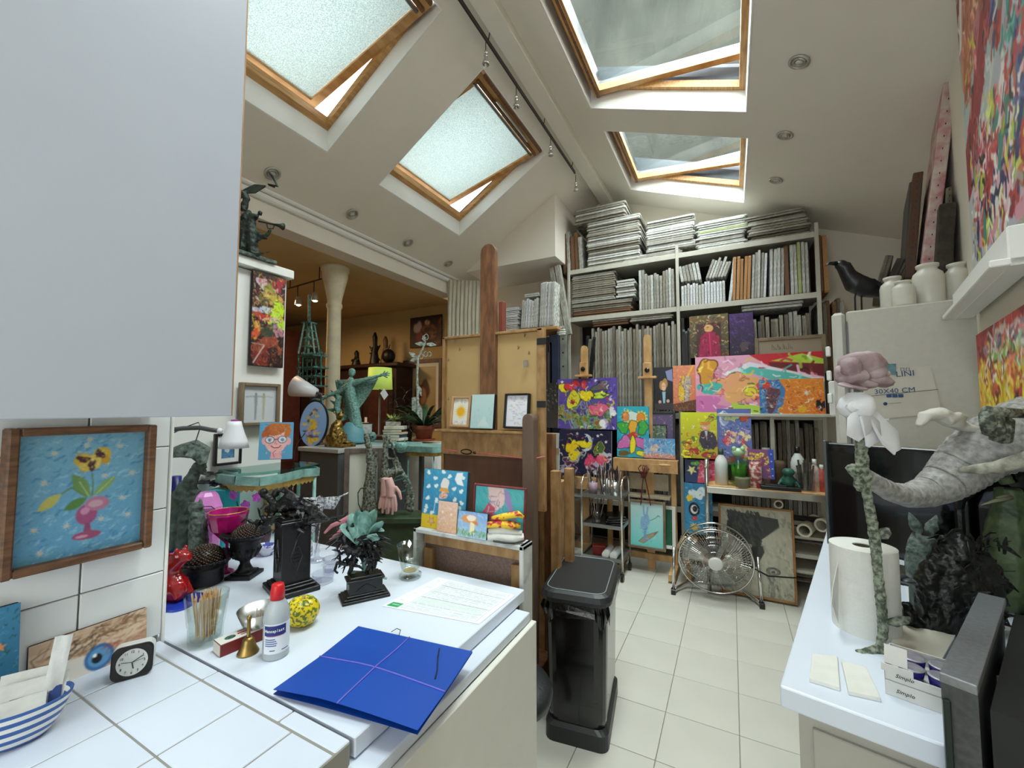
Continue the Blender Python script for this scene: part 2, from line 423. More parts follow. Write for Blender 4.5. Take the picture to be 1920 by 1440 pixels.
# ROOM SHELL
cream = mat('cream_plaster', 'e2dbcf', .9, var=.012, scale=6, bump=.05, bscale=120)
white_p = mat('white_paint', 'e9e8e4', .6, var=.02, scale=5)
wallm = mat('wall_plaster', 'dfd8ca', .9, var=.015, scale=5, bump=.05, bscale=90)
pine = mat('pine_wood', 'c79a63', .5, col2='a97a45', scale=7, stretch=(1, 1, 12), bump=.05)
pineh = mat('pine_wood_across', 'c79a63', .5, col2='a97a45', scale=9, stretch=(9, 1, 9))
warm = mat('warm_plaster', 'c4ab7c', .9, var=.05, scale=4)
grout = mat('grey_grout', '8f8c84', .9, var=.06)
YB, XBEAM, ZS, YS = 4.87, -2.96, 2.86, 4.4
def slab(x0, x1, y0, y1, fn, t0=0, t1=.14, mb=None):
    mb = mb or MB(); vs = [(x, y, fn(x) + t) for x in (x0, x1) for y in (y0, y1) for t in (t0, t1)]
    mb.add(vs, [(0, 1, 3, 2), (4, 6, 7, 5), (0, 4, 5, 1), (2, 3, 7, 6), (0, 2, 6, 4), (1, 5, 7, 3)]); return mb
cl = MB()
def cut_roof(mb, xa, xb, ya, yb, fn, holes):
    xs = sorted({xa, xb} | {h[0] for h in holes} | {h[1] for h in holes}); ys = sorted({ya, yb} | {h[2] for h in holes} | {h[3] for h in holes})
    for i in range(len(xs) - 1):
        for j in range(len(ys) - 1):
            xm, ym = (xs[i] + xs[i + 1]) / 2, (ys[j] + ys[j + 1]) / 2
            if any(h[0] < xm < h[1] and h[2] < ym < h[3] for h in holes): continue
            slab(xs[i], xs[i + 1], ys[j], ys[j + 1], fn, mb=mb)
cut_roof(cl, XBEAM - .1, -1.28, -1.75, YB + .1, roof_l, SKYL)
cut_roof(cl, -1.28, 1.75, -1.75, YB + .1, roof_r, SKYR)
struct('ceiling', cl, cream)
# ridge beam, salon ceiling, beam and cornice
m = MB(); m.box((-1.245, 1.55, 3.965), (.13, 6.64, .12), .004); struct('trim_1', m, cream, label='boxed ridge beam running along the ceiling')
m = MB(); m.box((XBEAM - .09, 1.25, 2.94), (.18, 5.75, .16), .003); struct('trim_2', m, cream, label='white beam over the salon opening')
m = MB(); m.box((XBEAM + .015, 1.25, 3.02), (.05, 5.75, .05), .012); m.box((XBEAM + .05, 1.25, 3.055), (.04, 5.75, .03), .01); struct('trim_3', m, white_p, label='cornice moulding along the top of the beam')
m = MB(); m.box((-5.07, 1.42, ZS + .05), (3.86, 6.1, .1)); struct('ceiling_salon', m, warm)
# walls
m = MB(); m.box((-.6, YB + .05, 1.9), (5.2, .1, 4.6)); struct('wall_back', m, wallm)
ang = math.atan(.215 / .977)
RD = Vector((sin(ang), cos(ang), 0)); RN = Vector((RD.y, -RD.x, 0))        # along / out of the right-hand wall
RW0 = Vector((.957, 2.559, 0))
m = MB(); c = RW0 + RD * -1.0 + RN * .055; m.box((0, 0, 1.75), (.1, 7.4, 3.9)); place(struct('wall_right', m, wallm), (c.x, c.y, 0), -ang)
m = MB(); m.box((-1.9, -1.8, .45), (5, .1, .9)); m.box((-3.1, -1.8, 2.3), (4.4 - 1.9, .1, 3)); m.box((1.5, -1.8, 2.0), (.8, .1, 2.6)); m.box((-.5, -1.8, 3.1), (3.4, .1, 1.9)); struct('wall_rear', m, wallm)
m = MB(); m.box((-6.5, YS + .05, 1.4), (7.0, .1, 2.95)); m.box((-7.0, 1.35, 1.44), (.1, 6.3, 2.9)); m.box((-5, -1.66, 1.44), (4.2, .1, 2.9)); struct('wall_salon', m, warm)
m = MB(); m.box((XBEAM - .08, 4.62, 1.43), (.12, .5, 2.86)); m.box((-2.3, YB + .02, 1.5), (1.4, .05, 3)); struct('wall_back_left', m, wallm)
# boxed soffit at the back left
m = MB(); m.box((-2.35, 4.5, 3.55), (1.44, .78, .84), .003); struct('trim_4', m, cream, label='plaster box boxed in under the sloping ceiling')
# party wall seen through the roof windows, outdoors
conc = mat('weathered_render', '54554d', .95, col2='30312c', scale=1.3, bump=.6, bscale=22, detail=12, stretch=(1, 1, .45), fac=(.3, .7))
m = MB(); m.box((.6, 6.6, 7.5), (8.4, .3, 11)); struct('wall_neighbour', m, conc)
# partition with the tall painting
PXW = -2.03
m = MB(); m.box((PXW - .06, .6, 1.08), (.12, 1.49, 2.16)); struct('wall_partition', m, white_p)
m = MB(); m.box((PXW - .05, .6, 2.19), (.17, 1.53, .045), .004); struct('trim_5', m, white_p, label='white capping on the partition wall')
# column
prof = [(.15, 0), (.15, .05), (.125, .09), (.115, .14), (.112, 1.2), (.100, 2.35), (.104, 2.36), (.118, 2.375), (.118, 2.395), (.104, 2.41), (.108, 2.44), (.15, 2.56), (.19, 2.66), (.19, 2.70), (.21, 2.71), (.21, 2.749)]
m = MB(); m.lathe([(r * .62, z * 2.86 / 2.749) for r, z in prof], (-3.36, 2.72, 0), 32); struct('trim_6', m, mat('stone_column', 'dcd0b4', .8, var=.1, scale=9, bump=.1), smooth=1, label='round cream column with flared capital')
# kitchen wall with tiles
m = MB(); m.box((-1.345, -.6, 1.25), (.12, 2.285, 2.5)); wl = struct('wall_left', m, mat('white_edge', 'e6e5df', .5, var=.03))
tilew = mat('white_wall_tile', 'e6e8e8', .18, var=.03, scale=3)
tm = MB(); tm.box((0, 0, 0), (.008, .1515, .1525), .0015); tme = mesh('tile', tm, tilew)
def child_mesh(name, me, parent, loc, rz=0, kind=None):
    o = bpy.data.objects.new(name, me); C.objects.link(o); o.parent = parent; o.location = loc; o.rotation_euler = (0, 0, rz)
    if kind: o['kind'] = kind
    return o
m = MB(); m.box((-1.284, .14, 1.255), (.003, .80, .68)); struct('grout_bed', m, grout, wl)
for r in range(4):
    for k in range(4):
        child_mesh('tile', tme, wl, (-1.279, .546 - .0775 - .155 * k, 1.402 - .0775 - .155 * r if False else 1.402 + .0775 - .155 * r - .0))
m = MB(); m.box((-1.2795, .549, 1.25), (.014, .007, 2.5), .002); struct('trim_7', m, white_p, label='white edge strip ending the tiled wall')
# floor
fm = MB(); fm.box((-2.4, 1.6, -.053), (9.4, 7, .1)); fl = struct('floor', fm, grout)
tf = mat('cream_floor_tile', 'cfccc2', .28, var=.035, scale=2.5)
t2 = MB(); t2.box((0, 0, 0), (.3165, .3165, .008), .0012); tfe = mesh('floor_tile', t2, tf)
sm = MB()
for i in range(-20, 6):
    for j in range(-4, 16):
        x, y = i * .32 + .16 - .006, j * .32 + .174
        if -4 <= i <= 1 and 4 <= j <= 13: child_mesh('floor_tile', tfe, fl, (x, y, -.001))
        elif x > -3 and y < 4.7: sm.box((x, y, -.001), (.3165, .3165, .008))
struct('floor_tiles_beyond', sm, tf, fl)['kind'] = 'stuff'
pq = mat('salon_parquet', '8a6848', .5, var=.2, scale=5)
m = MB(); m.box((-5, 1.2, -.001), (4, 5.6, .006)); struct('floor_salon', m, pq)
# ROOF WINDOWS
alu = mat('grey_aluminium', '6e7275', .4, metal=.7, var=.05)
alud = mat('dark_flashing', '3a3f42', .5, metal=.5, var=.1)
pane = glassmat('window_glass', 'f4faf8', .02, 1.45)
blind_m = bpy.data.materials.new('pale_blind'); blind_m.use_nodes = True
_nt = blind_m.node_tree; _nt.nodes.remove(_nt.nodes['Principled BSDF'])
_t = _nt.nodes.new('ShaderNodeBsdfTranslucent'); _d = _nt.nodes.new('ShaderNodeBsdfDiffuse'); _x = _nt.nodes.new('ShaderNodeMixShader'); _x.inputs[0].default_value = .45
_n = _nt.nodes.new('ShaderNodeTexNoise'); _n.inputs['Scale'].default_value = 170; _n.inputs['Detail'].default_value = 3
_r = _nt.nodes.new('ShaderNodeValToRGB'); _r.color_ramp.elements[0].position = .42; _r.color_ramp.elements[1].position = .6
_r.color_ramp.elements[0].color = (.34, .365, .36, 1); _r.color_ramp.elements[1].color = (.50, .53, .52, 1)
_tc = _nt.nodes.new('ShaderNodeTexCoord'); _nt.links.new(_tc.outputs['Object'], _n.inputs['Vector'])
_nt.links.new(_n.outputs['Fac'], _r.inputs[0]); _nt.links.new(_r.outputs[0], _t.inputs[0]); _nt.links.new(_r.outputs[0], _d.inputs[0])
_nt.links.new(_t.outputs[0], _x.inputs[1]); _nt.links.new(_d.outputs[0], _x.inputs[2]); _nt.links.new(_x.outputs[0], _nt.nodes['Material Output'].inputs[0])
def bars(mb, x0, x1, y0, y1, fn, w, t, off=0, sides='xXyY', low=0):
    f = lambda x: fn(x) + off
    if 'x' in sides: slab(x0, x0 + w, y0, y1, f, 0, t, mb)
    if 'X' in sides: slab(x1 - w, x1, y0, y1, f, 0, t, mb)
    if 'y' in sides: slab(x0 + w, x1 - w, y0, y0 + w, f, 0, t, mb)
    if 'Y' in sides: slab(x0 + w, x1 - w, y1 - w, y1, f, 0, t, mb)
    return mb
def roof_window(n, box, fn, sa, sb, left):
    x0, x1, y0, y1 = box
    w = bpy.data.objects.new('window_%d' % n, None); C.objects.link(w); w['kind'] = 'structure'
    w['label'] = 'pivoting pine roof window standing ajar, ' + ('blind drawn' if left else 'clear glass')
    # white reveal lining
    m = MB(); bars(m, x0 + .001, x1 - .001, y0 + .001, y1 - .001, fn, .008, .155, off=.0); part('reveal', m, white_p, w)
    m = MB(); bars(m, x0 + .0, x1 - .0, y0 + .0, y1, fn, .045, .05, off=.15); part('window_frame', m, pineh if not left else pine, w)
    m = MB(); bars(m, x0 - .10, x1 + .10, y0 - .1, y1 + .1, fn, .11, .09, off=.16); part('flashing', m, alud, w)
    sl = (sb[1] - sa[1]) / (sb[0] - sa[0]); sf = lambda x: sa[1] + sl * (x - sa[0])
    X0, X1 = min(sa[0], sb[0]), max(sa[0], sb[0]); Y0, Y1 = y0 + .045, y1 - .045
    s = MB(); bars(s, X0, X1, Y0, Y1, sf, .055, .05, off=.0); so = part('sash', s, pine, w)
    g = MB(); bars(g, X0 - .012, X1 + .012, Y0 - .01, Y1 + .01, sf, .05, .035, off=.05); part('sash_cladding', g, alu, so)
    p = MB(); slab(X0 + .05, X1 - .05, Y0 + .05, Y1 - .05, sf, .03, .036, p); part('glass_pane', p, pane, so)
    if left:
        b = MB(); slab(X0 + .056, X1 - .09, Y0 + .056, Y1 - .056, sf, .018, .020, b); part('blind', b, blind_m, so)
        b = MB(); z = sf(X1 - .085); b.tube([(X1 - .09, Y0 + .03, z + .004), (X1 - .09, Y1 - .03, z + .004)], .014, 8); part('blind_rail', b, alu, so)
        b = MB(); bars(b, X1 - .06, X1 + .02, Y0 + .02, Y1 - .02, sf, .02, .02, off=-.02, sides='xX'); part('head_rail', b, mat('dark_varnished_wood', '6e4a2a', .4, var=.25, scale=8, stretch=(1, 6, 1)), so)
        b = MB(); b.tube([(X1 - .02, Y0 + .25, sf(X1) - .035), (X1 - .02, Y1 - .25, sf(X1) - .035)], .009, 8); part('handle_bar', b, mat('brushed_steel', 'c9cac8', .3, metal=1, var=.05), so)
    else:
        b = MB(); bars(b, X0 + .02, X1, Y0, Y1, sf, .02, .015, off=-.015, sides='x'); part('head_rail', b, mat('dark_varnished_wood', '6e4a2a', .4, var=.25, scale=8, stretch=(1, 6, 1)), so)
        b = MB()
        for k in range(3): slab(X0 - .02 - .0 * k, X1, y1 + .01 + .05 * k, y1 + .035 + .05 * k, fn, .25, .33 + .05 * k, b)
        for k in range(3): slab(X0 - .10 + .045 * k, X0 - .075 + .045 * k, Y0, Y1 + .1, fn, .2, .36 - .02 * k, b)
        part('gutter_flashing', b, alud, w)
    return w
for i, bx in enumerate(SKYL): roof_window(i + 1, bx, roof_l, (-2.60, 3.633), (-1.53, 3.915), True)
for i, bx in enumerate(SKYR): roof_window(i + 3, bx, roof_r, (bx[0] + .05, 3.925), (bx[1] + .03, 3.822), False)
# unseen window wall behind the camera, added for fill light
m = MB()
for x in (-1.82, -.66, .5, 1.08): m.box((x, -1.8, 1.55), (.06, .08, 1.3), .004)
for z in (.93, 2.17): m.box((-.37, -1.8, z), (2.95, .08, .06), .004)
w6 = bpy.data.objects.new('window_6', None); C.objects.link(w6); w6['kind'] = 'structure'; part('window_frame', m, white_p, w6)
for x in (-1.24, -.08, .79): m = MB(); m.box((x, -1.8, 1.55), (1.1 if x < .5 else .52, .006, 1.18)); part('glass_pane', m, pane, w6)
# ---- recessed spots
ring = mat('spot_ring', 'b9b7b0', .3, metal=.6, var=.05); spotin = mat('spot_lens', 'c6c4bc', .2, var=.05)
def spot(p, fn, sgn, label):
    sl = (fn(1) - fn(0)); a = math.atan(sl); R = MRT(-a, 4, 'Y')
    t = thing('ceiling_spotlight', label, 'ceiling light', M=MT((p[0], p[1], fn(p[0]) - .001)) @ R, group='recessed ceiling spotlights')
    q = MB(); q.lathe([(.052, 0), (.054, -.006), (.046, -.011), (.038, -.008), (.036, 0)], n=28); part('bezel', q, ring, t, smooth=1)
    q = MB(); q.lathe([(.034, -.001), (.034, -.006), (.027, -.012), (.023, -.004), (0, -.003)], n=24); part('lamp_head', q, ring, t, smooth=1)
    q = MB(); q.lathe([(.021, -.0045), (.018, -.008), (0, -.009)], n=20); part('lens', q, spotin, t, smooth=1)
for k, y in enumerate((1.715, 2.403, 3.086, 3.755)):
    spot((-2.78, y), roof_l, 1, ['recessed ceiling spotlight behind the raised flag of the bronze musicians', 'second recessed ceiling spotlight from the cabinet above the white beam', 'third recessed ceiling spotlight from the cabinet above the white beam', 'recessed ceiling spotlight nearest the curtain above the white beam'][k])
for k, y in enumerate((2.651, 3.345, 3.993)):
    spot((.38, y), roof_r, -1, ['recessed ceiling spotlight beside the nearer clear roof window', 'middle recessed spotlight of three beside the clear roof windows', 'recessed ceiling spotlight nearest the canvas shelves'][k])
# ---- track with pendant spots
dark = mat('dark_track', '3c3a36', .4, metal=.4, var=.05); chrome = mat('chrome', 'd8d8d6', .15, metal=1, var=.03)
t = thing('track_light', 'thin dark rail hung under the ridge with small metal spotlights', 'light', (-1.33, 1.2, 3.86))
q = MB(); q.box((0, 1.35, 0), (.012, 2.7, .016)); q.box((0, 1.35, .02), (.006, 2.7, .006)); part('rail', q, dark, t)
for y in (.1, 1.0, 1.9, 2.6): q = MB(); q.tube([(0, y, 0), (.02, y, .09)], .004, 6); part('bracket', q, dark, t)
for (px, py) in ((911, 22), (968, 110), (1032, 200), (1079, 278)):
    p = PX(px, py, -1.33); y = p.y - 1.2
    q = MB(); q.tube([(0, y, -.005), (0, y, -.085)], .003, 6); st = part('pendant_stem', q, dark, t)
    q = MB(); q.lathe([(.009, 0), (.012, -.004), (.012, -.016), (.009, -.018), (.009, -.026), (.013, -.028), (.013, -.036), (.010, -.040), (.014, -.052), (.022, -.078), (.025, -.090), (.018, -.091), (.006, -.080)], (0, y, -.08), 18); part('lamp_head', q, chrome, st, smooth=1)
# KITCHEN CORNER
ZC = .92
grey_lac = mat('grey_white_lacquer', 'b3b8c4', .35, var=.02, scale=3)
edgew = mat('beech_edge', 'b58a63', .6, var=.1, scale=10)
t = thing('wall_cabinet', 'large pale grey wall cabinet over the tiled corner', 'cabinet', (-1.12, -.35, 1.483))
m = MB(); m.box((-.005, -.0025, .58), (.30, 1.715, 1.13), .002); part('body', m, white_p, t)
m = MB(); m.box((.161, .0, .565), (.018, 1.73, 1.13), .0015); part('door', m, grey_lac, t)
m = MB(); m.box((.148, .872, .565), (.004, .012, 1.13)); part('edge_strip', m, edgew, t)
# tiled worktop
wt_t = mat('white_worktop_tile', 'd0d7e5', .22, var=.025, scale=3)
t = thing('tiled_worktop', 'white tiled kitchen worktop in front of the striped bowl', 'worktop', (-.94, -.2, 0))
m = MB(); m.box((0, -.0, ZC - .027), (.672, 1.49, .051), .002); part('worktop_bed', m, grout, t)
m = MB(); m.box((-.01, 0, .44), (.64, 1.47, .86)); part('cabinet_body', m, white_p, t)
q = MB(); q.box((0, 0, 0), (.1485, .1365, .008), .0012); me = mesh('tile', q, wt_t)
for i in range(5):
    for j in range(5):
        x = -1.17 - .076 + .152 * i; y = .511 - .070 - .14 * j
        if i == 0:
            q2 = MB(); q2.box((0, 0, 0), (.108, .1365, .008), .0012); m2 = MESHC.setdefault('tl', mesh('tile', q2, wt_t)); child_mesh('tile', m2, t, (-1.2265 + .94, y + .2, ZC - .004))
        elif i == 4: 
            q2 = MB(); q2.box((0, 0, 0), (.106, .1365, .008), .0012); m2 = MESHC.setdefault('tr', mesh('tile', q2, wt_t)); child_mesh('tile', m2, t, (-.659 + .94, y + .2, ZC - .004))
        else: child_mesh('tile', me, t, (x + .94, y + .2, ZC - .004))
for i, (xa, xb) in enumerate(((-1.28, -1.02), (-1.018, -.76), (-.758, -.605))):
    q = MB(); q.box(((xa + xb) / 2 + .94, .53 + .2, ZC - .004), (xb - xa - .002, .031, .009), .002); part('edge_tile', q, wt_t, t)
# white desk
deskw = mat('white_desk_laminate', 'd5dce9', .3, var=.015, scale=3)
t = thing('white_desk', 'long white desk carrying the bottles and sculptures', 'desk', (-1.3, .89, 0))
m = MB(); m.box((0, .003, ZC - .018), (1.396, .68, .036), .002); part('desktop', m, deskw, t)
m = MB(); m.box((.36, -.005, .445), (.66, .60, .85), .002); part('carcass', m, white_p, t)
m = MB(); m.box((.2, -.03, ZC - .052), (1.085, .64, .026), .002); part('drawer_rail', m, deskw, t)
m = MB(); m.box((.748, .003, .426), (.018, .606, .852), .002); part('side_panel', m, mat('warm_white_panel', 'dcdad2', .45, var=.015), t)
m = MB(); m.box((-.6, .0, .445), (.04, .58, .86), .002); part('leg', m, white_p, t)
# ---- pansy painting in a wooden frame
walnut = mat('brown_oak_frame', '7a5337', .55, col2='57381f', scale=9, stretch=(3, 3, 14), bump=.1)
walnut_h = walnut
def leaf_poly(a, x0, y0, x1, y1, w, col, out=None):
    dx, dy = x1 - x0, y1 - y0; nx, ny = -dy, dx
    pts = [(x0 + dx * t + nx * w * sin(pi * t), y0 + dy * t + ny * w * sin(pi * t)) for t in [i / 8 for i in range(9)]]
    pts += [(x0 + dx * t - nx * w * sin(pi * t), y0 + dy * t - ny * w * sin(pi * t)) for t in [i / 8 for i in range(8, -1, -1)]]
    return a.poly(pts, col, out=out, ow=.006)
def d_pansy(a):
    a.grad('7fb4cc', '5f9ec4'); a.strokes(420, ['8fc0d4', '5a96bf', '3f7db0', 'a6cfdc', '6ea9c8'], 0, 0, 1, 1, .06, .016, 2.6, 4, .55)
    for i, (x, y) in enumerate(((.26, .15), (.5, .1), (.78, .12), (.2, .38), (.9, .37), (.82, .58), (.15, .74), (.38, .75), (.66, .37), (.88, .74), (.65, .74), (.2, .93), (.52, .05), (.44, .36))):
        a.star(x, y, .05, 'e8e6d6', 8, .2 + i, .22, al=.85); a.star(x, y, .022, 'd9b98f', 5, i, .4)
    a.line([(.555, .34), (.57, .45), (.565, .53)], .012, '5c7b45')
    leaf_poly(a, .55, .54, .40, .33, .22, '6f9355'); leaf_poly(a, .57, .53, .76, .38, .16, '83a86a'); leaf_poly(a, .53, .54, .35, .62, .2, '55803f'); a.line([(.52, .53), (.40, .44), (.30, .5), (.2, .56)], .014, '64864a'); leaf_poly(a, .33, .48, .16, .60, .2, 'c2bb62')
    a.line([(.54, .53), (.46, .40)], .006, 'c7d79e'); a.line([(.6, .52), (.74, .39)], .006, 'c7d79e')
    a.ell(.53, .68, .085, .085, 'a3527d'); a.ell(.61, .6, .10, .06, 'b77a94'); a.ell(.515, .65, .035, .03, 'd08fb2', .4); a.poly([(.52, .75), (.56, .75), (.575, .83), (.51, .83)], '93496c'); a.ell(.54, .855, .115, .035, 'a04f72'); a.ell(.60, .60, .06, .03, 'c9a0b0'); a.ell(.5, .86, .05, .012, 'd39ab2')
    for x, y, rx, ry, c in ((.48, .22, .075, .055, 'cfae3a'), (.63, .18, .075, .06, 'd8b640'), (.55, .25, .075, .065, 'e2c55a'), (.5, .27, .05, .05, 'dbb94b'), (.66, .23, .04, .04, 'c79d31')): a.ell(x, y, rx, ry, c)
    for x, y, rx, ry, r in ((.48, .215, .045, .03, .5), (.61, .18, .04, .035, -.4), (.55, .27, .035, .04, 0)): a.blob(x, y, rx, ry, '45202c', int(x * 100), .4)
    a.ell(.555, .225, .012, .012, 'e8d98a'); a.strokes(60, ['f0e6b0', 'b8862c', 'e9d27a'], .42, .15, .7, .32, .03, .006, None, 5, .7); a.noise(.03)
M_, w_, h_ = rect([(3, 803), (290, 797), (276, 1022), (0, 1090)], (-1.248, .4, 1.3), pi / 2)
painting('pansy painting with white stars in a brown wooden frame on the tiled wall', M_, w_, h_, d_pansy, res=150, frame=walnut, fw=.016, fth=.045)
# ---- leaning pictures under the wall cabinet
def d_eye(a):
    a.grad('cdb096', 'b98f72'); a.blob(.5, .35, .6, .18, 'd9c0a4', 1); a.strokes(120, ['d8bfa2', 'b98a69', 'a9795a', 'e2cdb2'], 0, 0, 1, 1, .12, .02, -.2, 8, .5)
    a.poly([(.02, .75), (.3, .55), (.55, .6), (.7, .85), (.5, 1), (.1, 1)], 'e3dbd0'); a.ell(.56, .72, .13, .27, '3b6ea8'); a.ell(.56, .72, .10, .2, '5f9ac8'); a.ell(.54, .74, .045, .1, '0e1420'); a.ell(.52, .66, .018, .04, 'ffffff')
    a.strokes(46, ['4a3320', '6b4a2c', '33241a'], .05, .25, .5, .55, .16, .008, -.7, 3, .9); a.strokes(40, ['5b3f26', '7a5a38'], .5, .05, .95, .3, .12, .008, -.2, 4, .9); a.strokes(24, ['b0402e', '8c4030'], .55, .5, 1, .75, .08, .01, -.3, 5, .5)
M_, w_, h_ = rect([(44, 1218), (274, 1138), (275, 1232), (60, 1292)], (-1.262, .44, 1.0), pi / 2, lean=.08)
painting('small canvas of a blue eye leaning on the tiles behind the clock', M_, w_, h_, d_eye, res=110, th=.012, edge='2a2320')
def d_bluestar(a): a.grad('3f86ad', '1f5d7c'); a.strokes(160, ['4f97bc', '2c6f92', '1d5040'], 0, 0, 1, 1, .1, .03, None, 2, .6); a.star(.6, .42, .16, 'd58a5a', 5); a.strokes(40, ['2f6b4c', '1f4a3a'], 0, .75, 1, 1, .1, .04, -1.4, 6)
M_, w_, h_ = rect([(-60, 1152), (38, 1133), (34, 1305), (-60, 1345)], (-1.235, .24, 1.0), pi / 2, lean=.1)
painting('dark blue canvas with an orange star at the left edge of the photo', M_, w_, h_, d_bluestar, res=60, th=.014, edge='1c2a33')
# ---- alarm clock
blackp = mat('black_plastic', '0d0d0f', .3, var=.1); whitep = mat('white_plastic', 'dedfdd', .35, var=.02)
p = PZ(246, 1272, ZC); fy = radians(62)
t = thing('alarm_clock', 'small square black and white alarm clock leaning back by the eye picture', 'clock', M=MT(p) @ MRT(fy, 4, 'Z') @ MRT(-.16, 4, 'X'))
def rrect(w, h, r, n=5):
    out = []
    for cx, cy, a0 in ((w / 2 - r, h / 2 - r, 0), (-w / 2 + r, h / 2 - r, 90), (-w / 2 + r, -h / 2 + r, 180), (w / 2 - r, -h / 2 + r, 270)):
        for k in range(n + 1): a = radians(a0 + 90 * k / n); out.append((cx + r * cos(a), cy + r * sin(a)))
    return out
XZ = Matrix(((1, 0, 0, 0), (0, 0, -1, 0), (0, 1, 0, 0), (0, 0, 0, 1)))   # (x,y,z)->(x,-z,y): drawn upright, +z toward the viewer (-y)
cw, ch = .070, .066
m = MB(); m.prism(rrect(cw, ch, .014), -.038, -.004, XZ @ MT((0, ch / 2, 0))); part('case', m, whitep, t, bev=.002)
m = MB(); m.prism(rrect(cw * .99, ch * .98, .014), -.006, .004, XZ @ MT((0, ch / 2, 0))); part('bezel', m, blackp, t, bev=.002)
m = MB(); m.lathe([(.026, .0042), (.026, .0052), (0, .0052)], n=36, M=XZ @ MT((0, ch / 2, 0))); part('dial', m, mat('clock_dial', 'c9cbc9', .5, var=.02), t)
txm = mat('black_print', '1a1a1a', .6, var=0)
q = MB()
for k in range(12):
    a = pi / 2 - (k + 1) * pi / 6; textmb(q, str(k + 1), .0066, MT((.0205 * cos(a), -.0056, ch / 2 + .0205 * sin(a))) @ MRT(pi / 2, 4, 'X'))
part('numerals', q, txm, t)
for a, L, w in ((radians(-78), .013, .0016), (radians(28), .019, .0013), (radians(8), .021, .0006), (radians(170), .018, .0009)):
    m = MB(); m.box((L / 2 * cos(a), -.0062, ch / 2 + L / 2 * sin(a)), (L, .0006, w), R=MRT(-a, 3, 'Y')); part('hand', m, txm, t)
# ---- striped bowl with packets
p = PZ(78, 1400, ZC); p = Vector((-1.125, .268, ZC)); 
M_ = MT(p) @ MRT(radians(62), 4, 'Z')
strip = bpy.data.materials.new('blue_striped_glaze'); strip.use_nodes = True; nt = strip.node_tree; b = nt.nodes['Principled BSDF']; b.inputs['Roughness'].default_value = .2
tc = nt.nodes.new('ShaderNodeTexCoord'); sp = nt.nodes.new('ShaderNodeSeparateXYZ'); nt.links.new(tc.outputs['Object'], sp.inputs[0])
mm = nt.nodes.new('ShaderNodeMath'); mm.operation = 'MULTIPLY'; mm.inputs[1].default_value = 1 / .0152; nt.links.new(sp.outputs['Z'], mm.inputs[0]); mf = nt.nodes.new('ShaderNodeMath'); mf.operation = 'FRACT'; nt.links.new(mm.outputs[0], mf.inputs[0])
cr = nt.nodes.new('ShaderNodeValToRGB'); cr.color_ramp.interpolation = 'CONSTANT'; cr.color_ramp.elements[0].color = (*lin('32589a'), 1); cr.color_ramp.elements[1].position = .5; cr.color_ramp.elements[1].color = (*lin('dcdcd6'), 1)
nt.links.new(mf.outputs[0], cr.inputs[0]); nt.links.new(cr.outputs[0], b.inputs['Base Color'])
m = MB(); m.lathe([(.036, 0), (.044, .004), (.057, .025), (.066, .05), (.070, .062), (.071, .066), (.068, .066), (.062, .05), (.052, .024), (.038, .008), (0, .006)], n=40, sx=1.05, sy=.72)
bowl = single('striped_bowl', 'oval blue and cream striped bowl holding paper packets', 'bowl', m, strip, M=M_, smooth=1)
pk = mat('white_packet_paper', 'dcdcd8', .6, var=.06, scale=40, bump=.2); pkb = mat('packet_blue_print', '24407c', .6, var=.05)
def packet(loc, rz, tilt, w, h, label, band=None, crumple=.004, tilt2=0):
    M2 = M_ @ MT(loc) @ MRT(rz, 4, 'Z') @ MRT(-tilt, 4, 'X') @ MRT(tilt2, 4, 'Y')
    q = MB(); N = 6; vs = []
    for sd in (0, 1):
        for j in range(N + 1):
            for i in range(N + 1):
                u, v = i / N, j / N; bulge = .0022 * sin(pi * u) * sin(pi * v) + .0004
                vs.append(((u - .5) * w, (bulge if sd else -bulge) + crumple * .3 * sin(9 * u + 5 * v), v * h))
    fs = []
    for sd in (0, 1):
        for j in range(N):
            for i in range(N):
                a = sd * (N + 1) ** 2 + j * (N + 1) + i; f = (a, a + 1, a + N + 2, a + N + 1); fs.append(f if not sd else f[::-1])
    q.add(vs, fs); o = single('paper_packet', label, 'packet', q, pk, M=M2, smooth=1, group='paper packets in the striped bowl')
    if band:
        q = MB(); q.box((w * .32, -.0032, h * .55), (w * .18, .0006, h * .6)); part('printed_band', q, pkb, o)
        for k in range(4): q = MB(); q.box((-w * .08, -.0032, h * (.35 + .1 * k)), (w * .45, .0005, .0012)); part('printed_line', q, mat('grey_print', '8a8c90', .7, var=0), o)
    return o
packet((.012, .030, .012), 0, .25, .085, .085, 'tall see-through paper packet at the back of the striped bowl')
packet((.038, .024, .03), .1, -.02, .024, .125, 'narrow white sachet standing upright in the striped bowl', tilt2=.12)
packet((.018, .010, .016), .06, .3, .09, .072, 'white packet with dark blue band in the striped bowl', band=True)
packet((-.012, -.012, .035), -.05, .95, .07, .055, 'folded white packet lying at the front of the striped bowl')
packet((.004, -.02, .028), .15, .8, .075, .05, 'lowest folded packet lying in front inside the striped bowl')
# THINGS ON THE WHITE DESK
def on(px, py, z=ZC): return PZ(px, py, z)
def hgt(p, py): return zat(p, py) - p.z
glass = glassmat('clear_glass', 'f2f6f4', .02, 2.0)
blackw = mat('black_wood', '0f0d0d', .38, var=.3, scale=30, bump=.15); bronze = mat('black_bronze', '141415', .36, metal=.3, var=.5, scale=30, bump=.35, bscale=60)
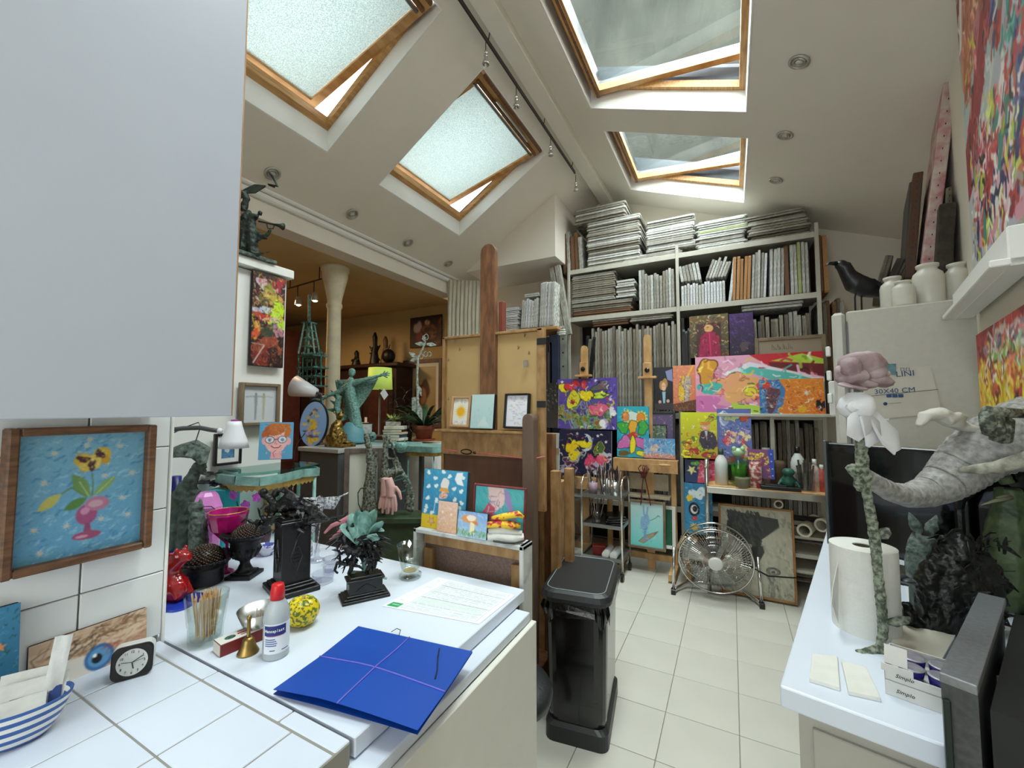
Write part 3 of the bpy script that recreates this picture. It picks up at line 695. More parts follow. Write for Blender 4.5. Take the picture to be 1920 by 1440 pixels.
# --- glass of toothpicks
p = on(385, 1205); w = mpp(p); H_ = hgt(p, 1112)
t = thing('toothpick_glass', 'faceted drinking glass full of wooden toothpicks', 'glass', p)
R0, R1 = .036, .047
m = MB(); n = 10; vs = []
prof = [(R0, 0), (R0 + .002, .045), (R0 + .004, .05), (R1, H_)]; inn = [(R1 - .003, H_), (R0 - .001, .05), (R0 - .004, .014), (0, .013)]
m.lathe([(0, 0)] + prof + inn, n=n * 2); part('glass_body', m, glass, t, smooth=False)
tw = mat('toothpick_wood', 'd3ac78', .6, var=.12, scale=12)
g = random.Random(4); m = MB()
for i in range(80):
    a = g.uniform(0, 6.28); r = g.uniform(0, .022); a2 = g.uniform(0, 6.28); r2 = r + g.uniform(0, .014)
    b0 = Vector((r * cos(a), r * sin(a), .015 + g.uniform(0, .004))); b1 = Vector((r2 * cos(a) + .004 * cos(a2), r2 * sin(a) + .004 * sin(a2), H_ * g.uniform(.92, 1.06)))
    m.tube([b0, b0.lerp(b1, .05), b0.lerp(b1, .95), b1], [.0006, .0014, .0014, .0005], 5)
part('toothpicks', m, tw, t, kind='stuff')
# --- matchbox
a_, b_ = on(392, 1240), on(478, 1204); d = (b_ - a_); an = atan2(d.y, d.x)
t = thing('matchbox', 'red and white box of matches lying behind the brass bell', 'box', (a_ + b_) / 2 + Vector((-.012, .022, 0)), an)
L = d.length; red = mat('matchbox_red', '6d1a18', .55, var=.1)
m = MB(); m.box((0, 0, .014), (L, .042, .028), .0008); part('sleeve', m, red, t)
q = MB(); q.box((0, -.0005, .0284), (L * .99, .040, .0006)); part('printed_top', q, mat('matchbox_top', 'd8d4cc', .6, var=.04), t)
q = MB(); q.box((-L / 2 - .0004, 0, .014), (.0012, .038, .024)); part('tray_end', q, mat('matchbox_end', 'c9c3b6', .7, var=.04), t)
q = MB(); q.box((L * .2, -.008, .0288), (L * .42, .004, .0004)); q.box((L * .2, .002, .0288), (L * .5, .006, .0004)); q.box((L * .2, .013, .0288), (L * .42, .003, .0004)); part('print_red', q, mat('red_print', 'a03028', .6, var=0), t)
q = MB(); q.ell((-L * .22, 0, .0287), (.012, .010, .0004)); part('print_badge', q, mat('green_print', '3a5a50', .6, var=.6, scale=200), t)
# --- brass bell
p = on(465, 1224); brass = mat('brass', '8d7442', .38, metal=.9, var=.25, scale=40)
t = thing('brass_bell', 'small brass hand bell in front of the matchbox', 'bell', p); k = hgt(p, 1158)
m = MB(); m.lathe([(.0225, 0), (.0235, .002), (.022, .005), (.017, .014), (.014, .024), (.0125, .031), (.009, .036), (.004, .0375)], n=28); part('bell_cup', m, brass, t, smooth=1)
m = MB(); m.lathe([(.004, .036), (.0055, .039), (.004, .042), (.0042, k - .004), (.0052, k - .003), (.0045, k + .003), (.001, k + .006)], n=14); part('handle', m, brass, t, smooth=1)
# --- steel cup with sticks
p = on(487, 1188); steel = mat('brushed_steel', 'c9cac8', .3, metal=1, var=.05)
t = thing('steel_cup', 'flared steel cup with white sticks behind the plastic bottle', 'cup', p); k = hgt(p, 1140)
m = MB(); m.lathe([(0, 0), (.030, 0), (.036, .02), (.053, k), (.0518, k), (.035, .02), (.028, .003), (0, .003)], n=32); part('cup_body', m, steel, t, smooth=1)
g = random.Random(9); m = MB()
for i in range(22):
    a = g.uniform(0, 6.28); r = g.uniform(0, .015); m.tube([(r * cos(a), r * sin(a), .004), (r * 1.5 * cos(a) + .006, r * 1.5 * sin(a), k * g.uniform(.85, 1.05))], .0011, 5)
part('sticks', m, mat('white_stick', 'd8cfc0', .6, var=.05), t, kind='stuff')
# --- disinfectant bottle
p = on(517, 1228); k = hgt(p, 1094)
t = thing('plastic_bottle', 'translucent plastic bottle with bright red cap and paper label', 'bottle', p)
pet = mat('milky_plastic', 'c8ced2', .25, trans=.35, var=.02)
m = MB(); m.lathe([(0, 0), (.026, 0), (.028, .003), (.028, k * .56), (.0265, k * .64), (.020, k * .74), (.0135, k * .79), (.0135, k * .81), (0, k * .81)], n=36); part('bottle_body', m, pet, t, smooth=1)
m = MB(); m.lathe([(.0155, k * .79), (.0155, k * .9), (.0135, k * .965), (.0125, k), (0, k)], n=28); part('cap', m, mat('red_plastic', 'c8151b', .35, var=.04), t, smooth=1)
fa = atan2(-p.y, -p.x) + .12
def label_patch(a0, a1, z0, z1, r, m_, nm, par=None):
    q = MB(); N = 14; vs = [(r * cos(fa + a0 + (a1 - a0) * i / N), r * sin(fa + a0 + (a1 - a0) * i / N), z) for i in range(N + 1) for z in (z0, z1)]
    q.add(vs, [(2 * i, 2 * i + 2, 2 * i + 3, 2 * i + 1) for i in range(N)]); return part(nm, q, m_, par or t, smooth=1)
lb = label_patch(-1.15, 1.25, k * .10, k * .50, .0283, mat('paper_label', 'd5d9de', .5, var=.02), 'paper_label')
label_patch(-1.1, .62, k * .345, k * .48, .02845, mat('navy_print', '1d2b6b', .5, var=.03), 'brand_band', lb)
label_patch(-.9, .5, k * .335, k * .345, .02845, mat('magenta_print', 'b0568c', .5, var=.03), 'brand_line', lb)
q = MB(); wmat = mat('white_print', 'f2f2f2', .6, var=0); s_ = 'Hansaplast'
for i, ch_ in enumerate(s_):
    a = fa - 1.02 + 1.5 * (i + .5) / len(s_); textmb(q, ch_, .0092, MT((.0288 * cos(a), .0288 * sin(a), k * .412)) @ MRT(a + pi / 2, 4, 'Z') @ MRT(pi / 2, 4, 'X'))
part('lettering', q, wmat, lb)
for i, (a0, a1, z) in enumerate(((-1.0, -.2, .29), (-1.0, -.1, .262), (-1.0, -.05, .234), (-1.0, -.1, .206), (-.6, -.2, .14), (.3, .9, .13))): label_patch(a0, a1, k * z, k * (z + .014), .02845, mat('blue_small_print', '4c5c92', .6, var=0), 'small_print', lb)
# --- gourd
p = on(566, 1172)
gm = bpy.data.materials.new('gourd_skin'); gm.use_nodes = True; nt = gm.node_tree; b = nt.nodes['Principled BSDF']; b.inputs['Roughness'].default_value = .35
v = nt.nodes.new('ShaderNodeTexNoise'); v.inputs['Scale'].default_value = 120; v.inputs['Detail'].default_value = 2; tc = nt.nodes.new('ShaderNodeTexCoord'); nt.links.new(tc.outputs['Object'], v.inputs['Vector'])
r = nt.nodes.new('ShaderNodeValToRGB'); r.color_ramp.elements[0].position = .5; r.color_ramp.elements[1].position = .56; r.color_ramp.elements[0].color = (*lin('dcc01c'), 1); r.color_ramp.elements[1].color = (*lin('5e6f1c'), 1)
nt.links.new(v.outputs['Fac'], r.inputs[0]); nt.links.new(r.outputs[0], b.inputs['Base Color'])
t = thing('gourd', 'small round yellow and green speckled gourd', 'gourd', p, .3)
q = MB(); N, Mv = 60, 20; vs = []; fs = []
for i in range(Mv + 1):
    th = pi * i / Mv
    for j in range(N):
        a = 2 * pi * j / N; rr = .042 * (1 + .06 * abs(cos(5 * a)) - .03); rr *= 1 - .12 * math.exp(-(th / .5) ** 2)
        vs.append((rr * sin(th) * cos(a), rr * sin(th) * sin(a), .038 + rr * .92 * cos(th) * (1 if th > .4 else 1 - .15 * (1 - th / .4))))
for i in range(Mv):
    for j in range(N): a = i * N + j; b2 = i * N + (j + 1) % N; fs.append((a + N, b2 + N, b2, a))
q.add(vs, fs); part('body', q, gm, t, smooth=1)
q = MB(); q.tube([(0, 0, .057), (0, .001, .068), (.002, .003, .074)], [.008, .004, .0045], 8); part('stem', q, mat('dry_stalk', 'b79f5a', .8, var=.2), t, smooth=1)
# --- blue folder with elastic
cA, cB, cC, cD = on(672, 1170, ZC + .012), on(886, 1217, ZC + .012), on(783, 1370, ZC + .012), on(512, 1296, ZC + .012)
fb = mat('royal_blue_card', '0f46a5', .45, var=.04, scale=3); t = thing('document_folder', 'royal blue card folder held by a lilac elastic band', 'folder', (*((cA + cC) / 2).xy, ZC))
o0 = Vector(t.location)
def fpt(u, v, z=0):
    q = (cA * (1 - u) + cB * u) * (1 - v) + (cD * (1 - u) + cC * u) * v - o0; lift = .010 * sin(pi * min(1, u * 1.0)) * .4 + .012 * v * (1 - abs(2 * u - .7) * .4) - .008 * (1 - v)
    return Vector((q.x, q.y, .006 + max(0, lift) + z))
for nm, zz in (('back_cover', -.0045), ('front_cover', .0)):
    q = MB(); N = 16; vs = []; fs = []
    for sd in (0, 1):
        for j in range(N + 1):
            for i in range(N + 1): f = fpt(i / N, j / N); vs.append((f.x, f.y, (f.z if zz == 0 else .0015 + f.z * .3) + (.0008 if sd else 0)))
    for sd in (0, 1):
        for j in range(N):
            for i in range(N): a = sd * (N + 1) ** 2 + j * (N + 1) + i; f = (a, a + 1, a + N + 2, a + N + 1); fs.append(f if sd == 0 else f[::-1])
    q.add(vs, fs); part(nm, q, fb, t, smooth=1)
q = MB(); ez = .0018
q.tube([fpt(u, .50 + .04 * u + .05 * abs(u - .45), ez) for u in [i / 12 for i in range(13)]], .0016, 6); q.tube([fpt(.46 + .03 * abs(v - .5), v, ez) for v in [i / 12 for i in range(13)]], .0016, 6)
part('elastic_band', q, mat('lilac_elastic', '6a62c0', .6, var=.05), t, smooth=1)
q = MB(); q.tube([fpt(.76, .07, ez), fpt(.8, .2, ez + .001), fpt(.86, .36, ez), fpt(.885, .46, ez)], .0016, 6); part('black_cord', q, mat('black_cord', '101522', .7, var=0), t, smooth=1); q = MB(); q.tube([fpt(.30, -.02, .001), fpt(.33, -.06, .006), fpt(.37, -.05, .006), fpt(.39, .02, .002)], .0009, 6)
part('black_cord', q, mat('black_cord', '101522', .7, var=0), t, smooth=1)
# --- printed form
def d_form(a):
    a.noise(.01); G = '8f9694'; g = random.Random(3)
    a.poly([(.02, .02), (.98, .02), (.98, .98), (.02, .98)], 'e9ecf2'); a.line([(.18, .04), (.95, .04), (.95, .95), (.18, .95), (.18, .04)], .006, 'a9b0b4')
    for k in range(44):
        y = .07 + .02 * k; x = .2
        while x < .9: L = g.uniform(.02, .12); a.line([(x, y), (min(.93, x + L), y)], .005, g.choice(['9aa2a4', '7f888c', 'b6bcc2', '8fb59a' if k > 22 else '9aa2a4'])); x += L + .015
    for y in (.2, .42, .6, .78): a.line([(.18, y), (.95, y)], .005, '8c9499')
    a.poly([(.2, .62), (.9, .62), (.9, .76), (.2, .76)], 'cfe0d6', .5); a.poly([(.03, .86), (.15, .86), (.15, .97), (.03, .97)], '2f9a5a'); a.line([(.06, .91), (.13, .91)], .012, 'd9efe0')
    for k in range(16): a.line([(.05, .1 + k * .045), (.05 + .09 * g.random(), .1 + k * .045)], .004, 'a0a6aa')
u0, u1, u2, u3 = on(822, 1083), on(966, 1117), on(898, 1171), on(716, 1137)
def sheet(name, label, cat, TL, TR, BR, BL, draw, z=.0006, th=.0006, res=120, group=None, lift=None):
    cpt = (TL + TR + BR + BL) / 4; o = thing(name, label, cat, cpt, group=group)
    a = Art(res, res * ((TL - BL).length / (TR - TL).length), 'e9ecf2'); draw(a)
    def shp(co):
        u = co[:, 0] + .5; v = 1 - co[:, 2]; out = np.zeros_like(co)
        for k in range(3): out[:, k] = (TL[k] * (1 - u) + TR[k] * u) * (1 - v) + (BL[k] * (1 - u) + BR[k] * u) * v - cpt[k]
        out[:, 2] += z + th + .0003 + (lift(u, v) if lift else 0); return out
    face(a, 1, 1, o, 'printed_side', 0, shape=shp)
    q = MB(); q.add([(*(c - cpt).xy, c.z - cpt.z + z + dz) for dz in (0, th) for c in (TL, TR, BR, BL)], [(0, 3, 2, 1), (4, 5, 6, 7), (0, 1, 5, 4), (1, 2, 6, 5), (2, 3, 7, 6), (3, 0, 4, 7)]); part('paper', q, mat('white_paper', 'e6e8ec', .6, var=.01), o)
    return o
sheet('printed_form', 'printed form with tables and a green logo at the far desk edge', 'paper', u0, u1, u2, u3, lambda a: d_form(a), res=170)
# --- footed beer glass
p = on(769, 1083); k = hgt(p, 1020)
t = thing('footed_glass', 'empty footed glass with thick base beside the printed form', 'glass', p); s = mpp(p)
m = MB(); m.lathe([(0, 0), (.034, 0), (.038, .004), (.038, .014), (.029, .018), (.028, .022), (.032, .036), (.047, k), (.0452, k), (.030, .036), (.024, .026), (0, .024)], n=40); part('glass_body', m, glass, t, smooth=1)
m = MB(); m.lathe([(.022, .0245), (.022, .0262), (0, .0262)], n=20); part('dried_residue', m, mat('brown_residue', 'a98f4c', .5, var=.3, scale=60), t)
# --- black cast planters filled with brown berries
iron = mat('black_cast_iron', '1c1c1d', .45, metal=.4, var=.3, scale=25, bump=.3); berry = mat('brown_beads', '3a291d', .35, var=.4, scale=90)
def bead_dome(par, r, zc, k, n=230):
    q = MB(); g = random.Random(2)
    q.ell((0, 0, zc), (r, r, k), 20, 10)
    for i in range(n):
        z = 1 - (i + .5) / n; rr = math.sqrt(max(0, 1 - z * z)); a = i * 2.39996
        q.ell((r * rr * cos(a), r * rr * sin(a), zc + k * z), (.0042, .0042, .0036), 6, 4)
    part('beads', q, berry, par, smooth=1, kind='stuff')
def urn(p, R, H, label, stem):
    t = thing('cast_iron_urn', label, 'planter', p, group='black urns filled with brown beads')
    if stem: body = [(0, .018), (R * .42, .018), (R * .30, .028), (R * .2, H * .30), (R * .22, H * .36), (R * .46, H * .44), (R * .62, H * .62), (R * .60, H * .78), (R * .72, H * .86)]
    else: body = [(0, 0), (R * .56, 0), (R * .60, .006), (R * .62, H * .5), (R * .70, H * .62), (R * .74, H * .70), (R * .66, H * .76), (R * .72, H * .86)]
    q = MB(); n = 40; q.lathe(body + [(R * .7, H * .88), (0, H * .88)], n=n); part('bowl', q, iron, t, smooth=1)
    q = MB(); q.lathe([(R * .70, H * .86), (R * .92, H * .93), (R, H), (R * .97, H * 1.01), (R * .86, H * .95), (R * .66, H * .90)], n=n)
    for i in range(34): a = 2 * pi * i / 34; q.ell((R * .98 * cos(a), R * .98 * sin(a), H * .975), (.0042, .0042, .0055), 6, 4)
    part('rim', q, iron, t, smooth=1)
    if stem:
        q = MB(); q.box((0, 0, .006), (R * 1.15, R * 1.15, .012), .002, rz=.5); q.box((0, 0, .015), (R * .85, R * .85, .008), .002, rz=.5); part('foot', q, iron, t)
        q = MB()
        for i in range(14): a = 2 * pi * i / 14; q.tube([(R * .46 * cos(a), R * .46 * sin(a), H * .45), (R * .64 * cos(a), R * .64 * sin(a), H * .64)], .004, 6)
        part('fluting', q, iron, t, smooth=1)
    bead_dome(t, R * .58, H * .90, R * .52); return t
p = on(388, 1096); urn(p + Vector((-.02, .0, 0)), 52 * mpp(p), hgt(p, 1050) + .006, 'wide black urn of brown beads behind the toothpick glass', False)
p = on(447, 1084); urn(p + Vector((0, .02, 0)), 41 * mpp(p), hgt(p, 1000), 'footed black urn of brown beads beside the tall black pedestal', True)
# --- red cat sculpture (seated animal, head thrown back), glossy
redg = mat('glossy_red', '9c1015', .15, var=.15, scale=12, coat=.6)
p = on(322, 1128); s = mpp(p)
q = MB(); q.ell((0, 0, .038), (.042, .034, .044)); q.ell((.022, -.006, .032), (.030, .024, .034)); q.ell((-.01, 0, .09), (.030, .026, .048)); q.ell((.024, 0, .128), (.030, .022, .020)); q.tube([(0, 0, .10), (.03, 0, .125), (.055, 0, .128)], [.024, .020, .010], 12)
q.tube([(.02, -.012, .135), (.026, -.016, .152), (.022, -.014, .160)], [.008, .006, .001], 8); q.tube([(.02, .012, .135), (.026, .016, .152), (.022, .014, .160)], [.008, .006, .001], 8); q.tube([(-.015, -.012, .07), (.02, -.02, .05), (.040, -.02, .012)], [.014, .011, .009], 10); q.tube([(-.015, .012, .07), (.02, .02, .05), (.045, .02, .012)], [.014, .011, .009], 10)
q.tube([(-.035, 0, .02), (-.07, 0, .04), (-.07, 0, .11), (-.04, -.01, .145), (.0, -.02, .14)], [.012, .012, .010, .009, .006], 10)
single('red_cat_figure', 'glossy red seated cat figure at the end of the tiled wall', 'figurine', q, redg, p + Vector((0, 0, .006)), radians(20), smooth=1, rem=.0035)
q = MB(); q.prism(rrect(.17, .12, .03), 0, .006); single('blue_tray', 'blue glazed tray under the red cat figure', 'tray', q, mat('cobalt_glaze', '1c37a0', .15, var=.3, scale=20), p + Vector((.002, -.004, 0)), .4, bev=.002)
# --- tall black pedestal with bronze crouching figures
base = on(535, 1108)
an = radians(-18)
t = thing('black_pedestal_sculpture', 'tall black wooden pedestal topped by entwined dark bronze figures', 'sculpture', base + Vector((0, .02, 0)), an)
K = zat(base, 972) - ZC; Wd = .086
q = MB(); q.box((0, 0, .008), (Wd * 1.75, Wd * 1.5, .016), .002); q.box((0, 0, .020), (Wd * 1.45, Wd * 1.3, .010), .002); q.box((0, 0, .027), (Wd * 1.2, Wd * 1.12, .008), .002); part('plinth_base', q, blackw, t)
q = MB(); q.box((0, 0, .03 + (K - .05) / 2), (Wd, Wd, K - .05), .002); sh = part('shaft', q, blackw, t)
q = MB()
for (x, y, r) in ((0, -Wd / 2 - .001, 0), (Wd / 2 + .001, 0, pi / 2)):
    dm = [(0, .05), (.017, 0), (0, -.05), (-.017, 0)]
    for i in range(4):
        (a0, b0), (a1, b1) = dm[i], dm[(i + 1) % 4]; f = lambda a, b: (x + a * cos(r), y + a * sin(r), K * .5 + b); q.tube([f(a0, b0), f(a1, b1)], .0022, 6)
        for s2 in (.25, .5, .75): q.ell(f((a0 + (a1 - a0) * s2) * .75, (b0 + (b1 - b0) * s2) * .75), (.0022, .0022, .0022), 6, 4)
    for zz in (K * .5 - .02, K * .5 - .008, K * .5 + .004, K * .5 + .016): q.box((x, y, zz), (.016 if r == 0 else .004, .004 if r == 0 else .016, .003))
part('carved_diamond', q, blackw, sh, kind='stuff')
q = MB(); q.box((0, 0, K - .018), (Wd * 1.08, Wd * 1.08, .006), .001); q.box((0, 0, K - .010), (Wd * 1.16, Wd * 1.16, .010), .002); q.box((0, 0, K - .002), (Wd * 1.04, Wd * 1.04, .006), .001); part('capital', q, blackw, t)
def P2(px, py, dy=0):          # pixel -> local of the pedestal, in the vertical plane through its axis
    w_ = PN(px, py, base + Vector((0, .02, 0)), (FW.x, FW.y, 0)); l = MRT(-an, 4, 'Z') @ (w_ - Vector(t.location)); return Vector((l.x, l.y + dy, l.z))
q = MB(); g = random.Random(12)
q.tube([P2(500, 955), P2(525, 950), P2(555, 945), P2(580, 955), P2(600, 975)], [.014, .020, .022, .018, .008], 10)
q.tube([P2(520, 948), P2(540, 930), P2(552, 936), P2(570, 950)], [.012, .014, .015, .012], 10); q.ell(P2(517, 925), (.013, .012, .014))
q.tube([P2(497, 925, -.01), P2(512, 932, -.01), P2(520, 945, -.01), P2(515, 958, -.01)], [.010, .012, .013, .012], 10); q.ell(P2(500, 922, -.01), (.016, .014, .012))
q.tube([P2(520, 918), P2(545, 925), P2(560, 937)], [.005, .006, .004], 8); q.tube([P2(530, 914), P2(552, 928), P2(580, 942), P2(600, 955)], [.005, .006, .005, .003], 8)
q.tube([P2(505, 965, -.02), P2(520, 975, -.03), P2(545, 970, -.03), P2(575, 985, -.03), P2(590, 992, -.03)], [.008, .011, .012, .010, .006], 10)
q.tube([P2(580, 955), P2(600, 963), P2(615, 972), P2(645, 968), P2(652, 960)], [.009, .008, .005, .0045, .003], 8)
q.tube([P2(560, 985, -.02), P2(590, 978, -.02), P2(625, 975), P2(640, 978)], [.006, .006, .004, .003], 8); q.tube([P2(490, 980, -.02), P2(475, 970, -.02), P2(465, 978, -.02)], [.006, .005, .003], 8)
for i in range(9): x, y = g.uniform(495, 590), g.uniform(945, 985); q.ell(P2(x, y, g.uniform(-.03, .02)), (g.uniform(.008, .016), .010, g.uniform(.006, .012)), R=Euler((g.random(), g.random(), g.random())).to_matrix())
part('bronze_figures', q, bronze, t, rem=.003, disp=.006, dscale=.012)
# --- low black pedestal sculpture with green leaf
base = on(683, 1118); an2 = radians(58)
t = thing('leaf_horse_sculpture', 'rearing dark bronze creature under a pale green leaf on low black plinth', 'sculpture', base, an2)
dkf = mat('black_plinth_wood', '101011', .35, var=.3, scale=40, bump=.1)
pl, pw = .098, .052; K = hgt(base, 1072) * .92
q = MB(); q.box((0, 0, .004), (pl * 1.42, pw * 1.6, .008), .001); q.box((0, 0, .0105), (pl * 1.3, pw * 1.4, .006), .001); q.box((0, 0, .016), (pl * 1.12, pw * 1.15, .006), .001); part('plinth_base', q, dkf, t)
q = MB(); q.box((0, 0, .019 + (K - .03) / 2), (pl, pw, K - .03), .001); part('plinth_box', q, dkf, t)
q = MB(); q.box((0, 0, K - .009), (pl * 1.12, pw * 1.15, .006), .001); q.box((0, 0, K - .003), (pl * .92, pw * .9, .008), .001); part('plinth_top', q, dkf, t)
q = MB(); y = -pw / 2 - .0008; q.tube([(-pl * .3, y, K * .42), (-pl * .1, y, K * .62), (0, y, K * .68), (pl * .1, y, K * .62), (pl * .3, y, K * .42)], .0014, 6); part('carved_arch', q, dkf, t)
def P3(px, py, dy=0):
    w_ = PN(px, py, base, (FW.x, FW.y, 0)) + Vector((FW.x, FW.y, 0)) * dy; return MRT(-an2, 4, 'Z') @ (w_ - Vector(t.location))
q = MB(); g = random.Random(5)
q.ell(P3(675, 1032), (.030, .022, .020)); q.tube([P3(660, 1035), P3(652, 1020), P3(648, 1005), P3(655, 990), P3(664, 982)], [.020, .017, .014, .010, .006], 10); q.tube([P3(690, 1030), P3(705, 1040), P3(712, 1050)], [.016, .010, .005], 8)
q.tube([P3(650, 1005), P3(640, 1010), P3(634, 1020), P3(632, 1030)], [.012, .009, .007, .004], 8); q.tube([P3(665, 1045), P3(650, 1058), P3(632, 1055), P3(628, 1070), P3(634, 1076)], [.010, .008, .006, .005, .004], 8)
q.tube([P3(668, 1048), P3(660, 1062), P3(655, 1075), P3(658, 1088)], [.010, .008, .007, .006], 8); q.tube([P3(690, 1042), P3(695, 1058), P3(688, 1072), P3(690, 1085)], [.010, .009, .007, .006], 8); q.tube([P3(700, 1040), P3(704, 1058), P3(700, 1072)], [.008, .006, .005], 8)
part('bronze_body', q, bronze, t, rem=.003, disp=.005, dscale=.01)
q = MB()
for i in range(60):
    x0, y0 = g.uniform(640, 708), g.uniform(1005, 1050); a = g.uniform(-.5, 2.6); L = g.uniform(14, 30); b0 = P3(x0, y0, g.uniform(-.02, .01)); b1 = P3(x0 + L * cos(a) * .8, y0 + L * abs(sin(a)) * .7 - 4, g.uniform(-.03, .02)); md = b0.lerp(b1, .5) + Vector((0, 0, .004))
    q.leaf([b0, md, b1], [.002, .0042, .0006], up=(g.uniform(-1, 1), g.uniform(-1, 1), .6), th=.0016)
for i in range(14):
    b0 = P3(g.uniform(672, 690), g.uniform(1005, 1018), g.uniform(-.02, .02)); b1 = P3(g.uniform(710, 742), g.uniform(992, 1040), g.uniform(-.02, .02)); q.leaf([b0, b0.lerp(b1, .5) + Vector((0, 0, .008)), b1], [.003, .005, .001], up=(g.uniform(-1, 1), g.uniform(-1, 1), .8), th=.0016)
for i in range(7):
    b0 = P3(655, 1000); b1 = P3(g.uniform(605, 640), g.uniform(985, 1048), g.uniform(-.02, .02)); q.leaf([b0, b0.lerp(b1, .5) + Vector((0, 0, .006)), b1], [.002, .003, .0008], up=(.2, .3, 1), th=.0018)
part('bronze_feathers', q, bronze, t, kind='stuff')
ver = mat('pale_verdigris', '83ada2', .5, col2='3f6e63', scale=35, fac=(.3, .6), bump=.3)
q = MB(); g = random.Random(3)
for i, (x0, y0, x1, y1, w_) in enumerate(((676, 1022, 655, 965, .036), (682, 1018, 690, 955, .036), (672, 1020, 640, 985, .034), (675, 1015, 668, 958, .032), (680, 1012, 700, 960, .030), (685, 1015, 722, 975, .026), (680, 1018, 715, 1008, .024), (676, 1022, 646, 1012, .022), (690, 1008, 716, 1000, .02))):
    b0 = P3(x0, y0, g.uniform(-.01, .02)); b1 = P3(x1, y1, g.uniform(-.02, .03)); pts = [b0.lerp(b1, s_) + Vector((0, 0, .012 * sin(3.14 * s_))) for s_ in (0, .25, .5, .75, 1)]
    q.leaf(pts, [w_ * .2, w_ * .5, w_ * .62, w_ * .5, w_ * .15], up=(g.uniform(-.6, .6), -1, g.uniform(-.3, .5)), th=.0018, fold=.35)
part('verdigris_leaf', q, ver, t, smooth=1, disp=.006, dscale=.03)
q = MB(); b0 = P3(678, 1072, .02); q.leaf([b0 + Vector((0, 0, -.01)), P3(680, 1040, .02), P3(678, 1015, .02)], [.016, .018, .014], up=(1, .2, 0), th=.002); q.leaf([P3(658, 1075, .01), P3(690, 1078, .012), P3(722, 1090, .02)], [.012, .012, .006], th=.002); part('verdigris_support', q, ver, t)
# LEFT END OF THE DESK
pinkp = mat('translucent_pink', 'e58fdc', .3, var=.05, emis=0); rub = mat('ruby_glass', 'd0208a', .08, trans=.35, var=.3, scale=30, coat=.5)
dkgreen = mat('dark_green_patina', '27322c', .6, col2='4c5c52', scale=30, bump=.4); patina = mat('grey_green_patina', '6f7d75', .7, col2='36423c', scale=60, bump=.5)
def PV(px, py, base, dy=0, t=None):
    """pixel -> point in the upright plane through base square to the view, shifted dy away; local to t when given"""
    w_ = PN(px, py, base, (FW.x, FW.y, 0)) + Vector((FW.x, FW.y, 0)).normalized() * dy
    return w_ - Vector(base)
# leaf-headed dark sculpture
b_ = onx(350, -1.80, ZC)
t = thing('leaf_hat_sculpture', 'dark green bronze figure bending under a huge curled leaf by the tiled wall', 'sculpture', b_)
q = MB(); g = random.Random(3); V = lambda x, y, d=0: PV(x, y, b_, d)
for (pts, r) in (([(350, 1030), (350, 960), (358, 910), (366, 880), (372, 868)], [.034, .028, .022, .018, .012]), ([(325, 1030), (330, 960), (345, 910), (360, 885)], [.024, .02, .016, .010]), ([(378, 1030), (372, 960), (368, 920)], [.03, .024, .016]), ([(372, 872), (380, 884), (386, 892)], [.014, .013, .004]), ([(345, 905), (320, 945), (305, 985)], [.012, .016, .014]), ([(372, 868), (384, 870), (388, 878)], [.012, .008, .003])):
    q.tube([V(*c) for c in pts], r, 10)
part('draped_figure', q, dkgreen, t, rem=.004, disp=.012, dscale=.02)
q = MB(); pts = [V(388, 868, -.02), V(375, 845, 0), V(350, 833, 0), (V(325, 840, 0)), V(306, 848, 0)]; q.leaf(pts, [.01, .035, .045, .035, .006], up=(FW.x * -.6, FW.y * -.6, .7), th=.003, fold=-.5); part('curled_leaf', q, patina, t, smooth=1, disp=.006, dscale=.02, label='grey green curled leaf')
q = MB(); q.tube([V(308, 835), V(325, 812), V(350, 800), V(372, 792), V(376, 800), V(366, 830)], .0022, 6); q.tube([V(306, 852), V(318, 858), V(332, 856)], .003, 6); part('stalk', q, patina, t, kind='stuff')
# cat-like rough sculpture in front
b_ = onx(372, -1.66, ZC); V = lambda x, y, d=0: PV(x, y, b_, d)
q = MB(); q.tube([V(372, 1035), V(372, 985), V(368, 955)], [.03, .028, .02], 10); q.tube([V(358, 955), V(352, 940)], [.010, .002], 8); q.tube([V(378, 952), V(374, 932)], [.010, .002], 8); q.ell(V(366, 950), (.022, .018, .018))
single('rough_cat_sculpture', 'rough grey green cat head sculpture beside the pink bottle', 'sculpture', q, patina, b_, rem=.004, disp=.01, dscale=.012, smooth=1)
# blue can
b_ = onx(320, -1.95, ZC); q = MB(); q.lathe([(.03, 0), (.031, .003), (.031, .10), (.028, .108), (0, .108)], n=24, M=MT((0, 0, .0))); V = lambda x, y, d=0: PV(x, y, b_, d)
t = thing('blue_bottle', 'deep blue bottle glimpsed behind the leaf figure at the wall edge', 'bottle', b_); part('body', q, mat('deep_blue', '232a86', .3, var=.2), t, smooth=1); q = MB(); q.lathe([(.024, .108), (.024, hgt(b_, 893)), (0, hgt(b_, 892))], n=20); part('neck', q, mat('deep_blue', '232a86'), t, smooth=1)
